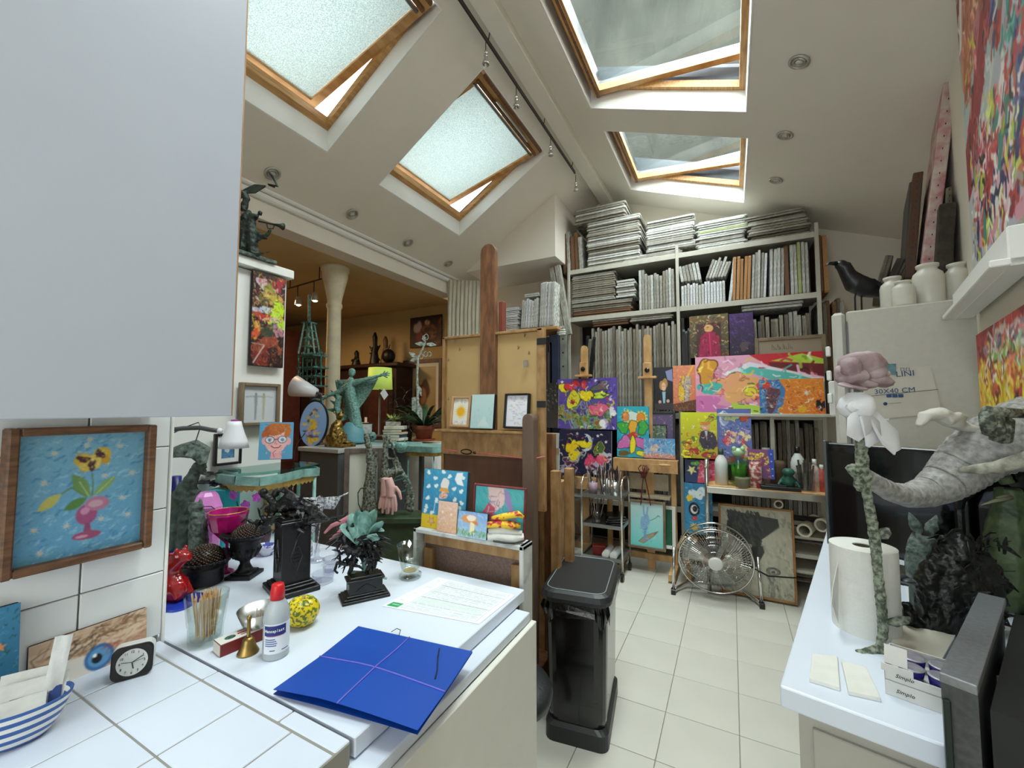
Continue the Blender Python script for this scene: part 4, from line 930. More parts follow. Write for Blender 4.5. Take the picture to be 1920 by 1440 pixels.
# pink bottle with moustache face
b_ = onx(384, -1.74, ZC); t = thing('pink_bottle', 'glossy pink bottle with printed eye and moustache face', 'bottle', b_); K = hgt(b_, 922); V = lambda x, y, d=0: PV(x, y, b_, d)
q = MB(); q.lathe([(0, 0), (.036, 0), (.040, .004), (.042, K * .35), (.040, K * .42), (.046, K * .46), (.050, K * .60), (.050, K * .80), (.036, K * .95), (.024, K), (0, K)], n=8); part('faceted_body', q, pinkp, t)
fa = atan2(-b_.y, -b_.x); n_ = Vector((cos(fa), sin(fa), 0)); sd = Vector((-n_.y, n_.x, 0)); q = MB()
pp = lambda u, z: n_ * .052 + sd * u + Vector((0, 0, z))
q.tube([pp(-.024, K * .80), pp(-.01, K * .84), pp(.012, K * .83), pp(.024, K * .78)], .0016, 6); q.tube([pp(-.020, K * .78), pp(.0, K * .76), pp(.02, K * .78)], .0012, 6)
for u in (-.018, .016): q.ell(pp(u, K * .64), (.004, .004, .005), 8, 6)
q.ell(pp(.016, K * .66), (.006, .004, .003), 8, 6); part('printed_face', q, mat('purple_print', '4a2458', .6, var=0), t, kind='stuff')
q = MB(); q.lathe([(.0425, K * .12), (.0432, K * .13), (.0432, K * .32), (.0425, K * .33)], n=24); part('paper_label', q, mat('pink_label', 'd9a0d4', .5, var=.15, scale=80), t, smooth=1)
# teal planter with dark succulent
b_ = onx(416, -1.93, ZC); t = thing('teal_planter', 'square turquoise planter with a dark rosette succulent', 'planter', b_, .35); K = hgt(b_, 915)
q = MB(); q.box((0, 0, K / 2), (.085, .085, K), .003); part('pot', q, mat('turquoise', '2aa3ad', .35, var=.04), t)
q = MB(); g = random.Random(8); pur = mat('dark_purple_leaf', '1d1a20', .35, var=.5, scale=20)
for rc in ((-.03, 0, .012), (-.075, -.02, .02), (.03, 0, .005), (-.06, .0, .055)):
    for i in range(13):
        a = i * 2.4; L = g.uniform(.03, .055); b0 = Vector((rc[0], rc[1], K + rc[2])); d = Vector((cos(a), sin(a), g.uniform(.1, .5))); q.leaf([b0, b0 + d * L * .6, b0 + d * L + Vector((0, 0, -.006))], [.003, .009, .002], th=.0025)
part('succulent_leaves', q, pur, t, kind='stuff')
# desk lamp on a curved arm
b_ = onx(316, -1.86, ZC); t = thing('desk_lamp', 'desk lamp with white bell shade on a grey curved arm', 'lamp', b_)
V = lambda x, y, d=0: PV(x, y, b_, d)
lampw = mat('lamp_white', 'e4e3ea', .35, var=.02); greyt = mat('grey_tube', '4a484e', .4, var=.1)
pos = V(440, 790)
q = MB(); q.tube([V(312, 1020), V(312, 820)], .006, 8); part('brown_post', q, walnut, t); q = MB(); q.ell(V(317, 789), (.007, .007, .007)); q.tube([V(317, 790), V(316, 820)], .0025, 6); part('finial', q, mat('brushed_steel'), t, smooth=1)
q = MB(); q.tube([V(318, 806), V(345, 803), V(375, 802), V(395, 806), V(412, 808)], .0085, 10); part('arm', q, greyt, t, smooth=1)
q = MB(); q.lathe([(.048, -.1), (.050, -.1), (.044, -.072), (.034, -.045), (.026, -.018), (.022, 0), (.0, .001)], pos, 32); q.lathe([(.047, -.099), (.042, -.072), (.030, -.045), (.02, -.01), (0, -.008)], pos, 32); part('shade', q, lampw, t, smooth=1)
q = MB(); q.lathe([(.013, 0), (.012, .006), (0, .008)], pos, 16); part('top_knob', q, mat('magenta_knob', '8a2f86', .3, var=.1), t, smooth=1); q = MB(); q.ell(V(412, 808), (.010, .010, .011)); part('joint', q, lampw, t, smooth=1)
q = MB(); q.lathe([(.045, 0), (.045, .01), (.02, .014), (0, .014)], (V(312, 1008).x, V(312, 1008).y, 0), 24); part('base', q, greyt, t, smooth=1)
# ruby glass goblet
b_ = onx(424, -1.60, ZC); t = thing('ruby_goblet', 'faceted magenta glass goblet behind the footed black urn', 'goblet', b_); K = hgt(b_, 958)
q = MB(); q.lathe([(0, 0), (.026, 0), (.022, .006), (.006, .014), (.005, K * .45), (.012, K * .5), (.05, K * .70), (.064, K * .96), (.062, K), (.058, K), (.045, K * .72), (.008, K * .55), (0, K * .54)], n=12); part('goblet_body', q, rub, t)
q = MB(); q.tube([(.061 * cos(a), .061 * sin(a), K) for a in [i * pi / 10 for i in range(20)]], .0018, 6, closed=1); part('rim', q, mat('gilt', 'c9a35a', .3, metal=.8, var=.2), t, smooth=1)
# orchid-like magenta flowers
b_ = on(468, 1035) + Vector((0, .05, 0)); V = lambda x, y, d=0: PV(x, y, b_, d); t = thing('magenta_flowers', 'magenta flowers on thin dark stems beside the black pedestal', 'flowers', b_)
q = MB(); q.tube([V(462, 1040), V(455, 990), V(444, 940)], .0022, 6); q.tube([V(462, 1040), V(462, 980), V(468, 945)], .0018, 6); q.tube([V(462, 1040), V(440, 1000), V(432, 960)], .0018, 6); part('stems', q, dkgreen, t, kind='stuff')
mg = mat('magenta_petal', 'c964cf', .45, var=.2, scale=50)
for (x, y) in ((441, 928), (463, 946), (484, 932), (434, 958)):
    q = MB(); c0 = V(x, y, -.01)
    for i in range(5): a = i * 1.2566 + x; d = Vector((RT.x * cos(a), RT.y * cos(a), sin(a))); q.leaf([c0, c0 + d * .012 + Vector((0, 0, .001)), c0 + d * .021], [.002, .009, .003], up=(-FW.x, -FW.y, .2), th=.001)
    part('blossom', q, mg, t)
# dark vessel under flowers
b_ = on(468, 1030) + Vector((0, .05, 0)); q = MB(); q.lathe([(.02, 0), (.03, .01), (.034, .045), (.032, .075), (.028, .075), (.028, .02), (0, .018)], n=24); single('plum_vase', 'small plum coloured vase under the magenta flowers', 'vase', q, mat('plum_glaze', '4a2a38', .3, var=.2), b_, smooth=1)
# patterned bowl, lace bag, lace leaf, twisted candlestick, crystal dish, pink gloves bundle
b_ = on(486, 1045) + Vector((.0, .03, 0)); q = MB(); q.lathe([(0, 0), (.018, 0), (.02, .006), (.034, .025), (.040, .04), (.038, .04), (.03, .024), (0, .01)], n=32); t = single('patterned_bowl', 'small white bowl with blue brushwork behind the black pedestal', 'bowl', q, mat('blue_white_china', 'dcdce8', .2, col2='4a4f9a', scale=30, fac=(.42, .46)), b_, smooth=1)
lace = mat('white_lace', 'd9dbe0', .6, col2='6e7076', scale=110, fac=(.4, .55), bump=.4)
b_ = on(585, 1062) + Vector((-.05, .1, 0)); V = lambda x, y, d=0: PV(x, y, b_, d)
q = MB(); q.leaf([V(568, 1005), V(575, 975), V(590, 950), V(604, 932)], [.03, .04, .034, .012], up=(-FW.x, -FW.y, .3), th=.012, fold=-.3); q.box(V(575, 1040), (.05, .03, .12), .01); single('lace_pouch', 'crumpled white lace pouch behind the bronze figures', 'pouch', q, lace, b_, smooth=1, disp=.014, dscale=.02)
q = MB(); q.leaf([V(562, 937, .02), V(580, 940, .02), V(600, 945, .02), V(622, 945, .02), V(634, 934, .02)], [.004, .012, .022, .026, .004], up=(-FW.x, -FW.y, .15), th=.002, fold=.3); q.tube([V(626, 936, .02), V(650, 926, .02)], .003, 6); q.tube([V(600, 945, .02), V(598, 1000, .0), V(590, 1045, 0)], .002, 6)
single('lace_leaf', 'large white lace skeleton leaf on a stalk before the grey cabinet', 'leaf', q, lace, b_, smooth=1, disp=.004, dscale=.02)
crystal = glassmat('crystal', 'f4f4f8', .05, 2.1)
b_ = on(594, 1052); K = hgt(b_, 950); q = MB()
pr = []; 
for i in range(15): z = .012 + (K - .03) * i / 14; pr.append((.007 if i % 2 else .0115, z))
q.lathe([(0, 0), (.030, 0), (.026, .008), (.010, .012)] + pr + [(.014, K - .012), (.015, K), (.009, K), (0, K - .01)], n=20); single('twisted_candlestick', 'tall twisted clear glass candlestick behind the pedestal', 'candlestick', q, crystal, b_, smooth=1)
b_ = on(596, 1092) + Vector((.012, .01, 0)); q = MB(); q.lathe([(0, 0), (.030, 0), (.033, .004), (.035, .026), (.037, .03), (.034, .03), (.031, .007), (0, .006)], n=16); single('crystal_ashtray', 'round cut glass dish on the desk between the two plinths', 'dish', q, crystal, b_)
for i, (x, y, r, lb_) in enumerate(((622, 1058, .026, 'small clear glass dish left of the leaf sculpture'), (640, 1040, .022, 'smallest clear glass dish behind the leaf sculpture'), (618, 1075, .018, 'low clear glass saucer beside the cut glass dish'))):
    b_ = on(x, y); q = MB(); q.lathe([(0, 0), (r, 0), (r * 1.2, .012), (r * 1.3, .024), (r * 1.2, .024), (r * .9, .005), (0, .004)], n=12); single('glass_dish', lb_, 'dish', q, crystal, b_, group='glass dishes behind the sculptures')
b_ = on(640, 1030) + Vector((-.03, .07, 0)); V = lambda x, y, d=0: PV(x, y, b_, d); q = MB(); q.tube([V(660, 968), V(640, 978), V(622, 986), V(608, 1000)], [.012, .010, .009, .005], 8); q.tube([V(650, 980), V(634, 1000), V(618, 1012)], [.009, .008, .004], 8); q.tube([V(648, 990), V(644, 1010), V(636, 1035)], [.010, .010, .008], 8)
single('pink_rubber_bundle', 'bunch of pink rubber fingers behind the leaf sculpture', 'rubber glove', q, mat('pink_rubber', 'd98a94', .45, var=.1), b_, smooth=1, rem=.003)
# PICTURES ON THE PARTITION
def d_tall(a):
    a.grad('3a2420', '1c0f0e'); g = random.Random(4)
    for (x, y, rx, ry, c) in ((.3, .12, .2, .06, 'd8b8c8'), (.75, .1, .2, .08, 'a8323c'), (.45, .2, .22, .09, '8f9a3a'), (.6, .25, .25, .08, 'c9b04a'), (.25, .3, .2, .06, '6a5a3a'), (.72, .42, .24, .16, 'c9ee2a'), (.85, .5, .15, .1, 'b8e63a'), (.3, .4, .28, .04, 'c8cfe4'), (.3, .47, .25, .045, 'c2392c'), (.65, .48, .2, .03, 'd8c0a4'), (.15, .62, .12, .09, 'e8a03a'), (.12, .66, .1, .05, 'd9502c'), (.5, .62, .2, .08, '2f4a36'), (.8, .6, .16, .07, 'b98aa0'), (.5, .78, .35, .12, '9c4a34'), (.35, .9, .3, .09, '7a2420'), (.75, .9, .25, .1, '241210')): a.blob(x, y, rx, ry, c, int(x * 99 + y * 50), .4, al=.95)
    a.strokes(300, ['d9e84a', 'c83c32', 'e8d8c8', '2b2018', '7a8a3a', 'b85a3a', '1a1210', 'd98a7a'], 0, 0, 1, .6, .12, .02, None, 3, .8); a.strokes(260, ['b84a34', '6e1f1a', '2b1410', 'd98a5a', '3a4a30'], 0, .6, 1, 1, .1, .014, None, 5, .8); a.line([(.38, .78), (.08, .97)], .03, 'cfc4b8'); a.line([(.02, .765), (.4, .772)], .02, 'b8a99a')
M_, w_, h_ = rect([(474, 510), (535, 520), (531, 688), (470, 687)], (PXW + .03, 1.1, 1.8), pi / 2)
painting('tall narrow crowded figure painting in reds and acid green on the partition', M_, w_, h_, d_tall, res=60, th=.02, edge='1b1413')
def d_shadow(a):
    a.noise(.02); a.a[:] = a.c('c6cad0'); a.strokes(60, ['9aa0a6', 'b9bec4'], 0, 0, 1, 1, .03, .006, None, 2, .5)
    for x, c, l in ((.62, 'b5ab97', 'a08c74'), (.38, '8f9297', '7c7f85')): a.line([(x - .3, .3), (x, .27), (x + .28, .3)], .03, c); a.poly([(x - .05, .28), (x + .05, .28), (x + .035, .6), (x + .02, .93), (x - .03, .93), (x - .03, .6)], c); a.ell(x, .22, .035, .04, l)
oakf = mat('pale_oak_frame', '85735c', .6, col2='6b5a46', scale=9)
M_, w_, h_ = rect([(450, 717), (525, 720), (521, 797), (448, 799)], (PXW + .03, 1.1, 1.5), pi / 2)
painting('grey framed drawing of two figures with outstretched arms', M_, w_, h_, d_shadow, res=56, th=.012, frame=oakf, fw=.016, fth=.03)
def d_small(a): a.grad('2d5c88', '5a8ab0'); a.blob(.5, .5, .2, .2, 'd0d8dc', 2); a.strokes(40, ['1f4470', '86a8c4'], 0, 0, 1, 1, .1, .03, 0, 3)
M_, w_, h_ = rect([(404, 812), (455, 812), (450, 868), (398, 876)], (PXW + .03, 1.0, 1.3), pi / 2)
painting('small dark framed blue picture hanging behind the white lamp shade', M_, w_, h_, d_small, res=40, th=.01, frame=mat('black_frame', '141316', .4, var=.1), fw=.012, fth=.02, mat_w=.018)
def d_gold(a): a.grad('b8b0a0', 'd2c8b4'); a.strokes(30, ['8a8272'], 0, 0, 1, 1, .1, .01)
M_, w_, h_ = rect([(497, 915), (540, 912), (536, 990), (494, 996)], (PXW + .03, 1.1, 1.0), pi / 2)
painting('plain picture in a thin gilt wood frame under the glass console', M_, w_, h_, d_gold, res=24, th=.01, frame=pine, fw=.012, fth=.02)
# glass console with verdigris apron and gilt fringe
aqua = glassmat('aqua_glass', 'b8dcd6', .03, 1.5); vg = mat('verdigris_edge', '7fa8a0', .45, var=.25, scale=25, bump=.3); gilt = mat('gilt_fringe', 'c9a95c', .45, metal=.3, var=.2, scale=30, bump=.3)
c0 = Vector((-1.84, 1.19, 1.235)); t = thing('glass_console', 'wall console with wavy glass top and gilt fringe under the portrait', 'console table', (c0.x, c0.y, 0))
q = MB(); q.prism([(-.13, -.17), (.06, -.19), (.11, -.12), (.12, .05), (.10, .16), (.02, .19), (-.13, .18)], 1.222, 1.234); part('glass_top', q, aqua, t, bev=.003)
ed = [(-.12, -.18), (.05, -.195), (.105, -.13), (.12, -.04), (.115, .06), (.095, .16), (.02, .19), (-.12, .185)]
q = MB()
for i in range(len(ed) - 1): a_, b2 = Vector((*ed[i], 0)), Vector((*ed[i + 1], 0)); q.leaf([a_ + Vector((0, 0, 1.20 + .006 * sin(i * 2))), b2 + Vector((0, 0, 1.20 + .006 * sin(i * 2 + 2)))], [.018, .018], up=(b2 - a_).cross(Vector((0, 0, 1))), th=.006)
part('apron', q, vg, t, kind='stuff')
q = MB()
for i in range(len(ed) - 1):
    for k in range(4): a_ = Vector((*ed[i], 0)).lerp(Vector((*ed[i + 1], 0)), k / 4); b2 = Vector((*ed[i], 0)).lerp(Vector((*ed[i + 1], 0)), (k + 1) / 4); z = 1.165; q.add([(a_.x * .96, a_.y * .96, z + .018), (b2.x * .96, b2.y * .96, z + .018), (b2.x * .93, b2.y * .93, z - .002), ((a_.x + b2.x) * .46, (a_.y + b2.y) * .46, z - .012), (a_.x * .93, a_.y * .93, z - .002)], [(0, 1, 2, 3, 4)])
part('fringe', q, gilt, t, kind='stuff', solid=.003)
for x, y in ((.06, .08), (.09, .14), (-.1, .09), (-.1, .16)): q = MB(); q.tube([(x, y, 1.19), (x, y, .6), (x, y, 0)], .008, 8); part('leg', q, aqua if x < 0 else vg, t, smooth=1)
# boy portrait
def d_boy(a):
    a.a[:] = a.c('5aa0c8'); sk = 'eda9ac'; a.poly([(.34, .98), (.38, .72), (.66, .72), (.68, .98)], sk); a.ell(.16, .5, .08, .1, sk); a.ell(.86, .52, .08, .1, sk); a.ell(.5, .47, .34, .36, 'f0b6b4'); a.strokes(70, ['f4c8c2', 'e08a92', 'd96a78', 'f7d8d0'], .2, .3, .8, .9, .06, .018, None, 2, .7)
    a.blob(.5, .17, .38, .14, 'b8662e', 3, .35); a.blob(.2, .27, .13, .13, 'b05a28', 4, .3); a.blob(.83, .26, .1, .16, 'c07030', 5, .3); a.strokes(60, ['8a4420', 'd98a48', 'c06a30'], .12, .05, .9, .3, .08, .014, None, 6, .8)
    for x in (.31, .68): a.ell(x, .47, .14, .1, '4a4650'); a.ell(x, .47, .12, .082, 'd8dce6'); a.ell(x, .47, .05, .04, '6a7488'); a.strokes(14, ['ffffff', '8a90a8', '3a3640'], x - .1, .42, x + .08, .52, .04, .01, None, int(x * 50))
    a.line([(.45, .46), (.54, .46)], .02, '4a4650'); a.line([(.36, .64), (.45, .69), (.58, .68), (.64, .63)], .03, 'b02c3c'); a.line([(.42, .65), (.58, .65)], .018, 'f2e2e0'); a.line([(.5, .76), (.42, .82), (.46, .93)], .02, 'c84a58'); a.line([(.5, .48), (.46, .57), (.54, .58)], .014, 'd06a74')
M_, w_, h_ = rect([(487, 793), (550, 791), (549, 860), (484, 863)], (-1.80, 1.2, 1.236), radians(50), lean=.12)
painting('pop portrait of a red-haired boy in round glasses on blue', M_, w_, h_, d_boy, res=90, th=.02, edge='1c2328')
# bronze musicians on top of the partition
b_ = Vector((PXW - .03, 1.12, 2.213)); t = thing('bronze_musicians', 'green bronze musicians blowing trumpets on top of the partition', 'sculpture', b_); V = lambda x, y, d=0: PV(x, y, b_, d)
gb = mat('dark_green_bronze', '2b352e', .5, metal=.3, var=.5, scale=40, bump=.4)
q = MB(); q.box((0, -.06, .008), (.16, .40, .016), .002); part('base_slab', q, patina, t)
q = MB()
for pts, r in (([(452, 480), (458, 440), (462, 405), (470, 398)], [.03, .028, .022, .014]), ([(475, 478), (472, 445), (470, 415), (474, 402)], [.024, .026, .02, .014]), ([(455, 395), (462, 375), (456, 360)], [.018, .016, .02]), ([(450, 420), (440, 400)], [.02, .015]), ([(470, 420), (490, 445), (502, 440), (508, 430)], [.010, .010, .009, .008]), ([(470, 445), (485, 448), (500, 446)], [.009, .009, .006]), ([(478, 480), (495, 474), (508, 472)], [.009, .006, .003])): q.tube([V(*c) for c in pts], r, 8)
q.ell(V(478, 408), (.020, .016, .014)); q.ell(V(488, 400), (.010, .010, .012)); q.ell(V(478, 440), (.018, .018, .02)); part('figures', q, gb, t, rem=.005, disp=.014, dscale=.02)
q = MB(); q.tube([V(485, 415), V(500, 418), V(515, 421), V(524, 423), V(531, 425)], [.004, .004, .005, .009, .017], 12); q.tube([V(500, 418), V(502, 428), V(512, 429), V(515, 421)], .003, 6); part('trumpet', q, gb, t, smooth=1)
q = MB(); q.leaf([V(448, 368), V(462, 358), V(478, 354), V(498, 349)], [.02, .016, .028, .004], up=(-FW.x, -FW.y, .3), th=.004); q.tube([V(515, 351), V(503, 346), V(500, 340), V(510, 335)][:2] + [V(520, 349), V(512, 332), V(504, 322)], [.004, .006, .007, .006, .004], 8); part('flag_and_crook', q, gb, t, kind='stuff')
# cable with switch
q = MB(); b_ = Vector((-2.0, 1.36, 1.0)); V = lambda x, y, d=0: PV(x, y, b_, d)
t = thing('lamp_cable', 'black lamp cable with inline switch hanging before the grey cabinet', 'cable', b_)
q.tube([V(572, 812), V(560, 828), V(553, 845), V(551, 880), V(549, 930), V(548, 990), V(546, 1040)], .0025, 6); part('cord', q, blackp, t); q = MB(); q.box(V(550, 883), (.018, .018, .052), .005); part('switch', q, blackp, t)
# GREY CABINET AND THE SALON
steelg = mat('slate_grey_metal', '55575a', .5, metal=.2, var=.05); steell = mat('pale_grey_top', 'a9aaa8', .5, var=.05)
ZG = 1.2; G = lambda px, py: PZ(px, py, ZG)
t = thing('grey_cabinet', 'slate grey metal cabinet carrying the gold figure and green dancer', 'cabinet', (-2.75, 2.5, 0))
q = MB(); q.box((0, 0, .585), (.43, .76, 1.17), .006); part('body', q, steelg, t); q = MB(); q.box((0, 0, 1.185), (.45, .79, .03), .003); part('top', q, steell, t); q = MB(); q.box((.06, .22, 1.189), (.56, .36, .024), .003); part('rear_shelf', q, mat('aqua_slab', '86aeb0', .4, var=.2), t)
for y in (.2, .5): q = MB(); q.box((.50, y, .585), (.03, .03, 1.17)); part('leg', q, steelg, t)
# stack of framed pictures leaning on the cabinet side
greyf = mat('grey_brown_frame', '776c66', .6, col2='5d534d', scale=10)
def d_plain(c): return lambda a: (a.noise(.02), a.a.__setitem__(slice(None), a.c(c)), a.line([(.55, .12), (1, .12)], .015, '5c6a66'), a.poly([(.6, .2), (1, .2), (1, .9), (.6, .9)], 'a9c4bc', .5))
M_, w_, h_ = rect([(634, 843), (720, 838), (715, 1003), (655, 1005)], (-2.42, 2.16, .8), radians(40), lean=.0)
painting('large white-matted picture in a grey brown frame leaning by the grey cabinet', M_, w_, h_, d_plain('d9dcd2'), res=50, th=.012, frame=greyf, fw=.035, fth=.03)
q = MB(); q.box((0, 0, .36), (.34, .16, .72), .004); q.box((0, 0, .74), (.5, .22, .04), .006); b_ = PZ(770, 970, .76); single('green_bench', 'dark green bench carrying the twig sculpture', 'bench', q, mat('bench_green', '33432c', .6, var=.3, scale=12), (b_.x - .1, b_.y + .05, 0), .5)
# tower of verdigris wire
vgt = mat('verdigris_dark', '4f8379', .55, col2='24443e', scale=50, bump=.4); vgl = mat('verdigris_light', '86b3aa', .55, col2='4f7f76', scale=70, bump=.4)
b_ = PD(585, 728, 3.6); V = lambda x, y, d=0: PV(x, y, b_, d); t = thing('tower_sculpture', 'tall verdigris lattice tower sculpture in front of the column', 'sculpture', (b_.x, b_.y, 0)); zo = Vector((0, 0, b_.z))
q = MB(); q.box((0, 0, b_.z / 2), (.12, .12, b_.z), .004); part('stand', q, mat('dark_mahogany', '2a1512', .4, var=.3, scale=6, stretch=(1, 1, 8)), t)
W_ = lambda x, y, d=0: V(x, y, d) + zo
q = MB(); q.tube([W_(580, 615), W_(580, 560), W_(581, 553)], [.012, .011, .014], 8); q.box(W_(580, 606), (.09, .09, .012)); part('spire', q, vgt, t, kind='stuff')
q = MB()
for s_ in (-1, 1):
    for dy in (-.05, .05): q.tube([W_(580 + s_ * 15, 665, dy), W_(580 + s_ * 6, 606, dy * .6)], .008, 6)
for y, w_ in ((665, 16), (650, 13), (635, 11), (620, 8)):
    for dy in (-.05, .05): q.box(W_(580, y, dy), (w_ * .0085, .008, .010))
    q.box(W_(580, y), (w_ * .004, .1, .008))
q.tube([W_(578, 668), W_(578, 606)], .010, 6); part('lattice_upper', q, vgl, t, kind='stuff')
q = MB(); g = random.Random(6); q.box(W_(586, 668), (.20, .14, .012)); q.box(W_(586, 690), (.22, .15, .014)); q.box(W_(587, 706), (.2, .14, .01)); q.box(W_(587, 724), (.2, .14, .014))
for x in (564, 572, 580, 588, 596, 606): q.tube([W_(x, 726, -.04), W_(x, 668, -.04)], .006, 6)
for i in range(40): x, y = g.uniform(564, 606), g.uniform(672, 722); q.box(W_(x, y, -.06), (g.uniform(.015, .04), .008, g.uniform(.004, .02)))
q.tube([W_(601, 690), W_(601, 655)], [.012, .008], 6)
for i in range(30): q.ell(W_(g.uniform(568, 606), 668 - g.uniform(0, 6), g.uniform(-.05, .05)), (.008, .008, .014), 6, 4)
part('lattice_lower', q, vgt, t, kind='stuff')
# white clip lamp
b_ = PZ(590, 800, ZG) + Vector((-.05, .2, 0)); b_ = Vector((-2.86, 2.40, ZG)); V = lambda x, y, d=0: PV(x, y, b_, d); t = thing('cone_lamp', 'reading lamp with tilted white cone shade before the column', 'lamp', b_)
a0, a1 = V(552, 724), V(588, 735); d = (a1 - a0).normalized(); Q = Vector((0, 0, 1)).rotation_difference(d).to_matrix().to_4x4(); L = (a1 - a0).length * 1.15
q = MB(); q.lathe([(.088, 0), (.090, 0), (.036, L), (.0, L + .001)], n=28, M=MT(a0) @ Q); q.lathe([(.086, .001), (.034, L - .004), (0, L - .003)], n=28, M=MT(a0) @ Q); part('shade', q, lampw, t, smooth=1)
q = MB(); q.tube([a1 + d * .02, a1 + d * .07, V(602, 745), V(600, 800), (V(598, 830).x, V(598, 830).y, .01)], [.012, .010, .005, .005, .005], 8); part('stem', q, greyt, t, smooth=1); q = MB(); q.lathe([(.05, 0), (.05, .012), (0, .014)], (V(598, 830).x, V(598, 830).y, 0), 20); part('base', q, greyt, t, smooth=1)
# green dancer with spread cloth
b_ = G(664, 832) + Vector((.0, .0, 0)); V = lambda x, y, d=0: PV(x, y, b_, d); t = thing('dancer_sculpture', 'pale verdigris figure spreading a wing-like cloth on a round blue green base', 'sculpture', b_)
q = MB()
for pts, r in (([(660, 828), (668, 800), (664, 770), (658, 745), (655, 722), (659, 708)], [.075, .055, .045, .045, .04, .018]), ([(655, 722), (635, 735), (615, 742), (602, 750)], [.03, .022, .016, .010]), ([(602, 750), (590, 748), (578, 752)], [.010, .008, .004]), ([(658, 720), (685, 712), (706, 706)], [.03, .02, .012]), ([(705, 707), (718, 702)], [.014, .012]), ([(640, 790), (632, 765), (636, 742)], [.03, .03, .025])): q.tube([V(*c) for c in pts], r, 10)
q.ell(V(660, 698), (.030, .030, .036)); part('body', q, vgl, t, rem=.007, disp=.012, dscale=.03)
q = MB(); q.leaf([V(636, 712, .02), V(656, 728, .03), V(676, 745, .04), V(690, 752, .04), V(703, 716, .03)][:1] + [V(645, 714, .02), V(670, 716, .03), V(705, 712, .03)], [.02, .05, .06, .01], up=(-FW.x, -FW.y, .1), th=.006)
N = 8; vs = []; top = [(628, 713), (706, 709)]; 
for j in range(N + 1):
    for i in range(N + 1):
        u, v = i / N, j / N; x = 628 + 78 * u - (20 if u < .5 else 0) * v * 0 + v * (1 - u) * 14 - v * u * 44; y = 712 - 3 * u + v * (85 - 20 * u * u * 1.0 - 10 * (1 - u)); vs.append(V(x, y, .03 + .05 * sin(pi * v) + .012 * sin(8 * u)))
q = MB(); q.add(vs, [(j * (N + 1) + i, j * (N + 1) + i + 1, (j + 1) * (N + 1) + i + 1, (j + 1) * (N + 1) + i) for j in range(N) for i in range(N)]); part('spread_cloth', q, mat('speckled_verdigris', '93b8ae', .6, col2='557a72', scale=90, bump=.4), t, smooth=1, solid=.008)
q = MB()
for a, L in ((-.5, .05), (-.1, .06), (.2, .065), (.5, .055), (1.0, .04)): c0 = V(717, 703); q.tube([c0, c0 + (RT * cos(a) + Vector((0, 0, sin(a)))) * L], [.008, .004], 6)
part('hand', q, vgl, t, kind='stuff')
q = MB()
for (x, y, a) in ((630, 760, 2.6), (628, 745, 2.3), (632, 730, 2.0), (626, 770, 3.0)): c0 = V(x + 4, y); d = RT * cos(a) + Vector((0, 0, sin(a))); q.leaf([c0, c0 + d * .035, c0 + d * .085], [.018, .014, .001], up=(-FW.x, -FW.y, .2), th=.004)
part('spines', q, vgt, t, kind='stuff')
q = MB(); q.lathe([(.115, 0), (.12, .02), (.09, .11), (.05, .17), (0, .18)], V(660, 830) * 1, 28); part('round_base', q, mat('blue_verdigris', '5f97a4', .5, var=.15, scale=14), t, smooth=1)
q = MB(); q.tube([V(719, 708), V(720, 722)], .0012, 4); c0 = V(720, 740); u = RT * .032; q.add([c0 + u * s_ + Vector((0, 0, z)) - FW * dd for dd in (0, .002) for s_, z in ((1.15, -.002), (0, .055), (-1, .012), (.1, -.045))], [(0, 1, 2, 3), (4, 7, 6, 5), (0, 4, 5, 1), (1, 5, 6, 2), (2, 6, 7, 3), (3, 7, 4, 0)]); part('paper_tag', q, mat('white_paper', 'e6e8ec', .6, var=.01), t, label='white paper tag on a string')
# lime lamp
b_ = G(685, 822) + Vector((-.1, .28, 0)); b_.z = ZG; V = lambda x, y, d=0: PV(x, y, b_, d); K0, K1 = zat(b_, 730) - ZG, zat(b_, 690) - ZG; t = thing('lime_lamp', 'table lamp with lime green drum shade behind the green dancer', 'lamp', b_)
q = MB(); q.lathe([(.128, K0), (.130, K0), (.120, K1), (.118, K1), (.126, K0 + .002)], n=36); q.lathe([(.118, K1 - .004), (0, K1 - .004)], n=36); part('shade', q, mat('lime_fabric', 'c6e26a', .6, var=.03, emis=.25), t, smooth=1)
q = MB(); q.lathe([(.07, 0), (.07, .012), (.012, .02), (.010, K1 - .01), (0, K1 - .01)], n=20); part('stem', q, greyt, t, smooth=1)
# gold seated figure
b_ = G(634, 838) + Vector((0, .02, 0)); V = lambda x, y, d=0: PV(x, y, b_, d); gold = mat('gilded_plaster', 'b99a52', .32, metal=.75, col2='5a4420', scale=45, bump=.4)
t = thing('gold_figure', 'small gilded seated figure with tray on the grey cabinet', 'figurine', b_); q = MB(); q.box((0, 0, .012), (.19, .14, .024), .004); q.box(V(650, 829), (.075, .06, .02), .008); part('base', q, gold, t)
q = MB()
for pts, r in (([(630, 834), (630, 815), (632, 798), (636, 788)], [.05, .055, .045, .02]), ([(620, 832), (618, 815)], [.03, .03]), ([(642, 832), (646, 812)], [.03, .022]), ([(620, 805), (628, 812), (644, 806)], [.018, .018, .012])): q.tube([V(*c) for c in pts], r, 10)
q.ell(V(638, 780), (.028, .026, .030)); q.tube([V(628, 775), V(626, 768)], [.010, .003], 6); q.tube([V(640, 772), V(644, 765)], [.009, .003], 6); part('figure', q, gold, t, rem=.005, disp=.012, dscale=.02)
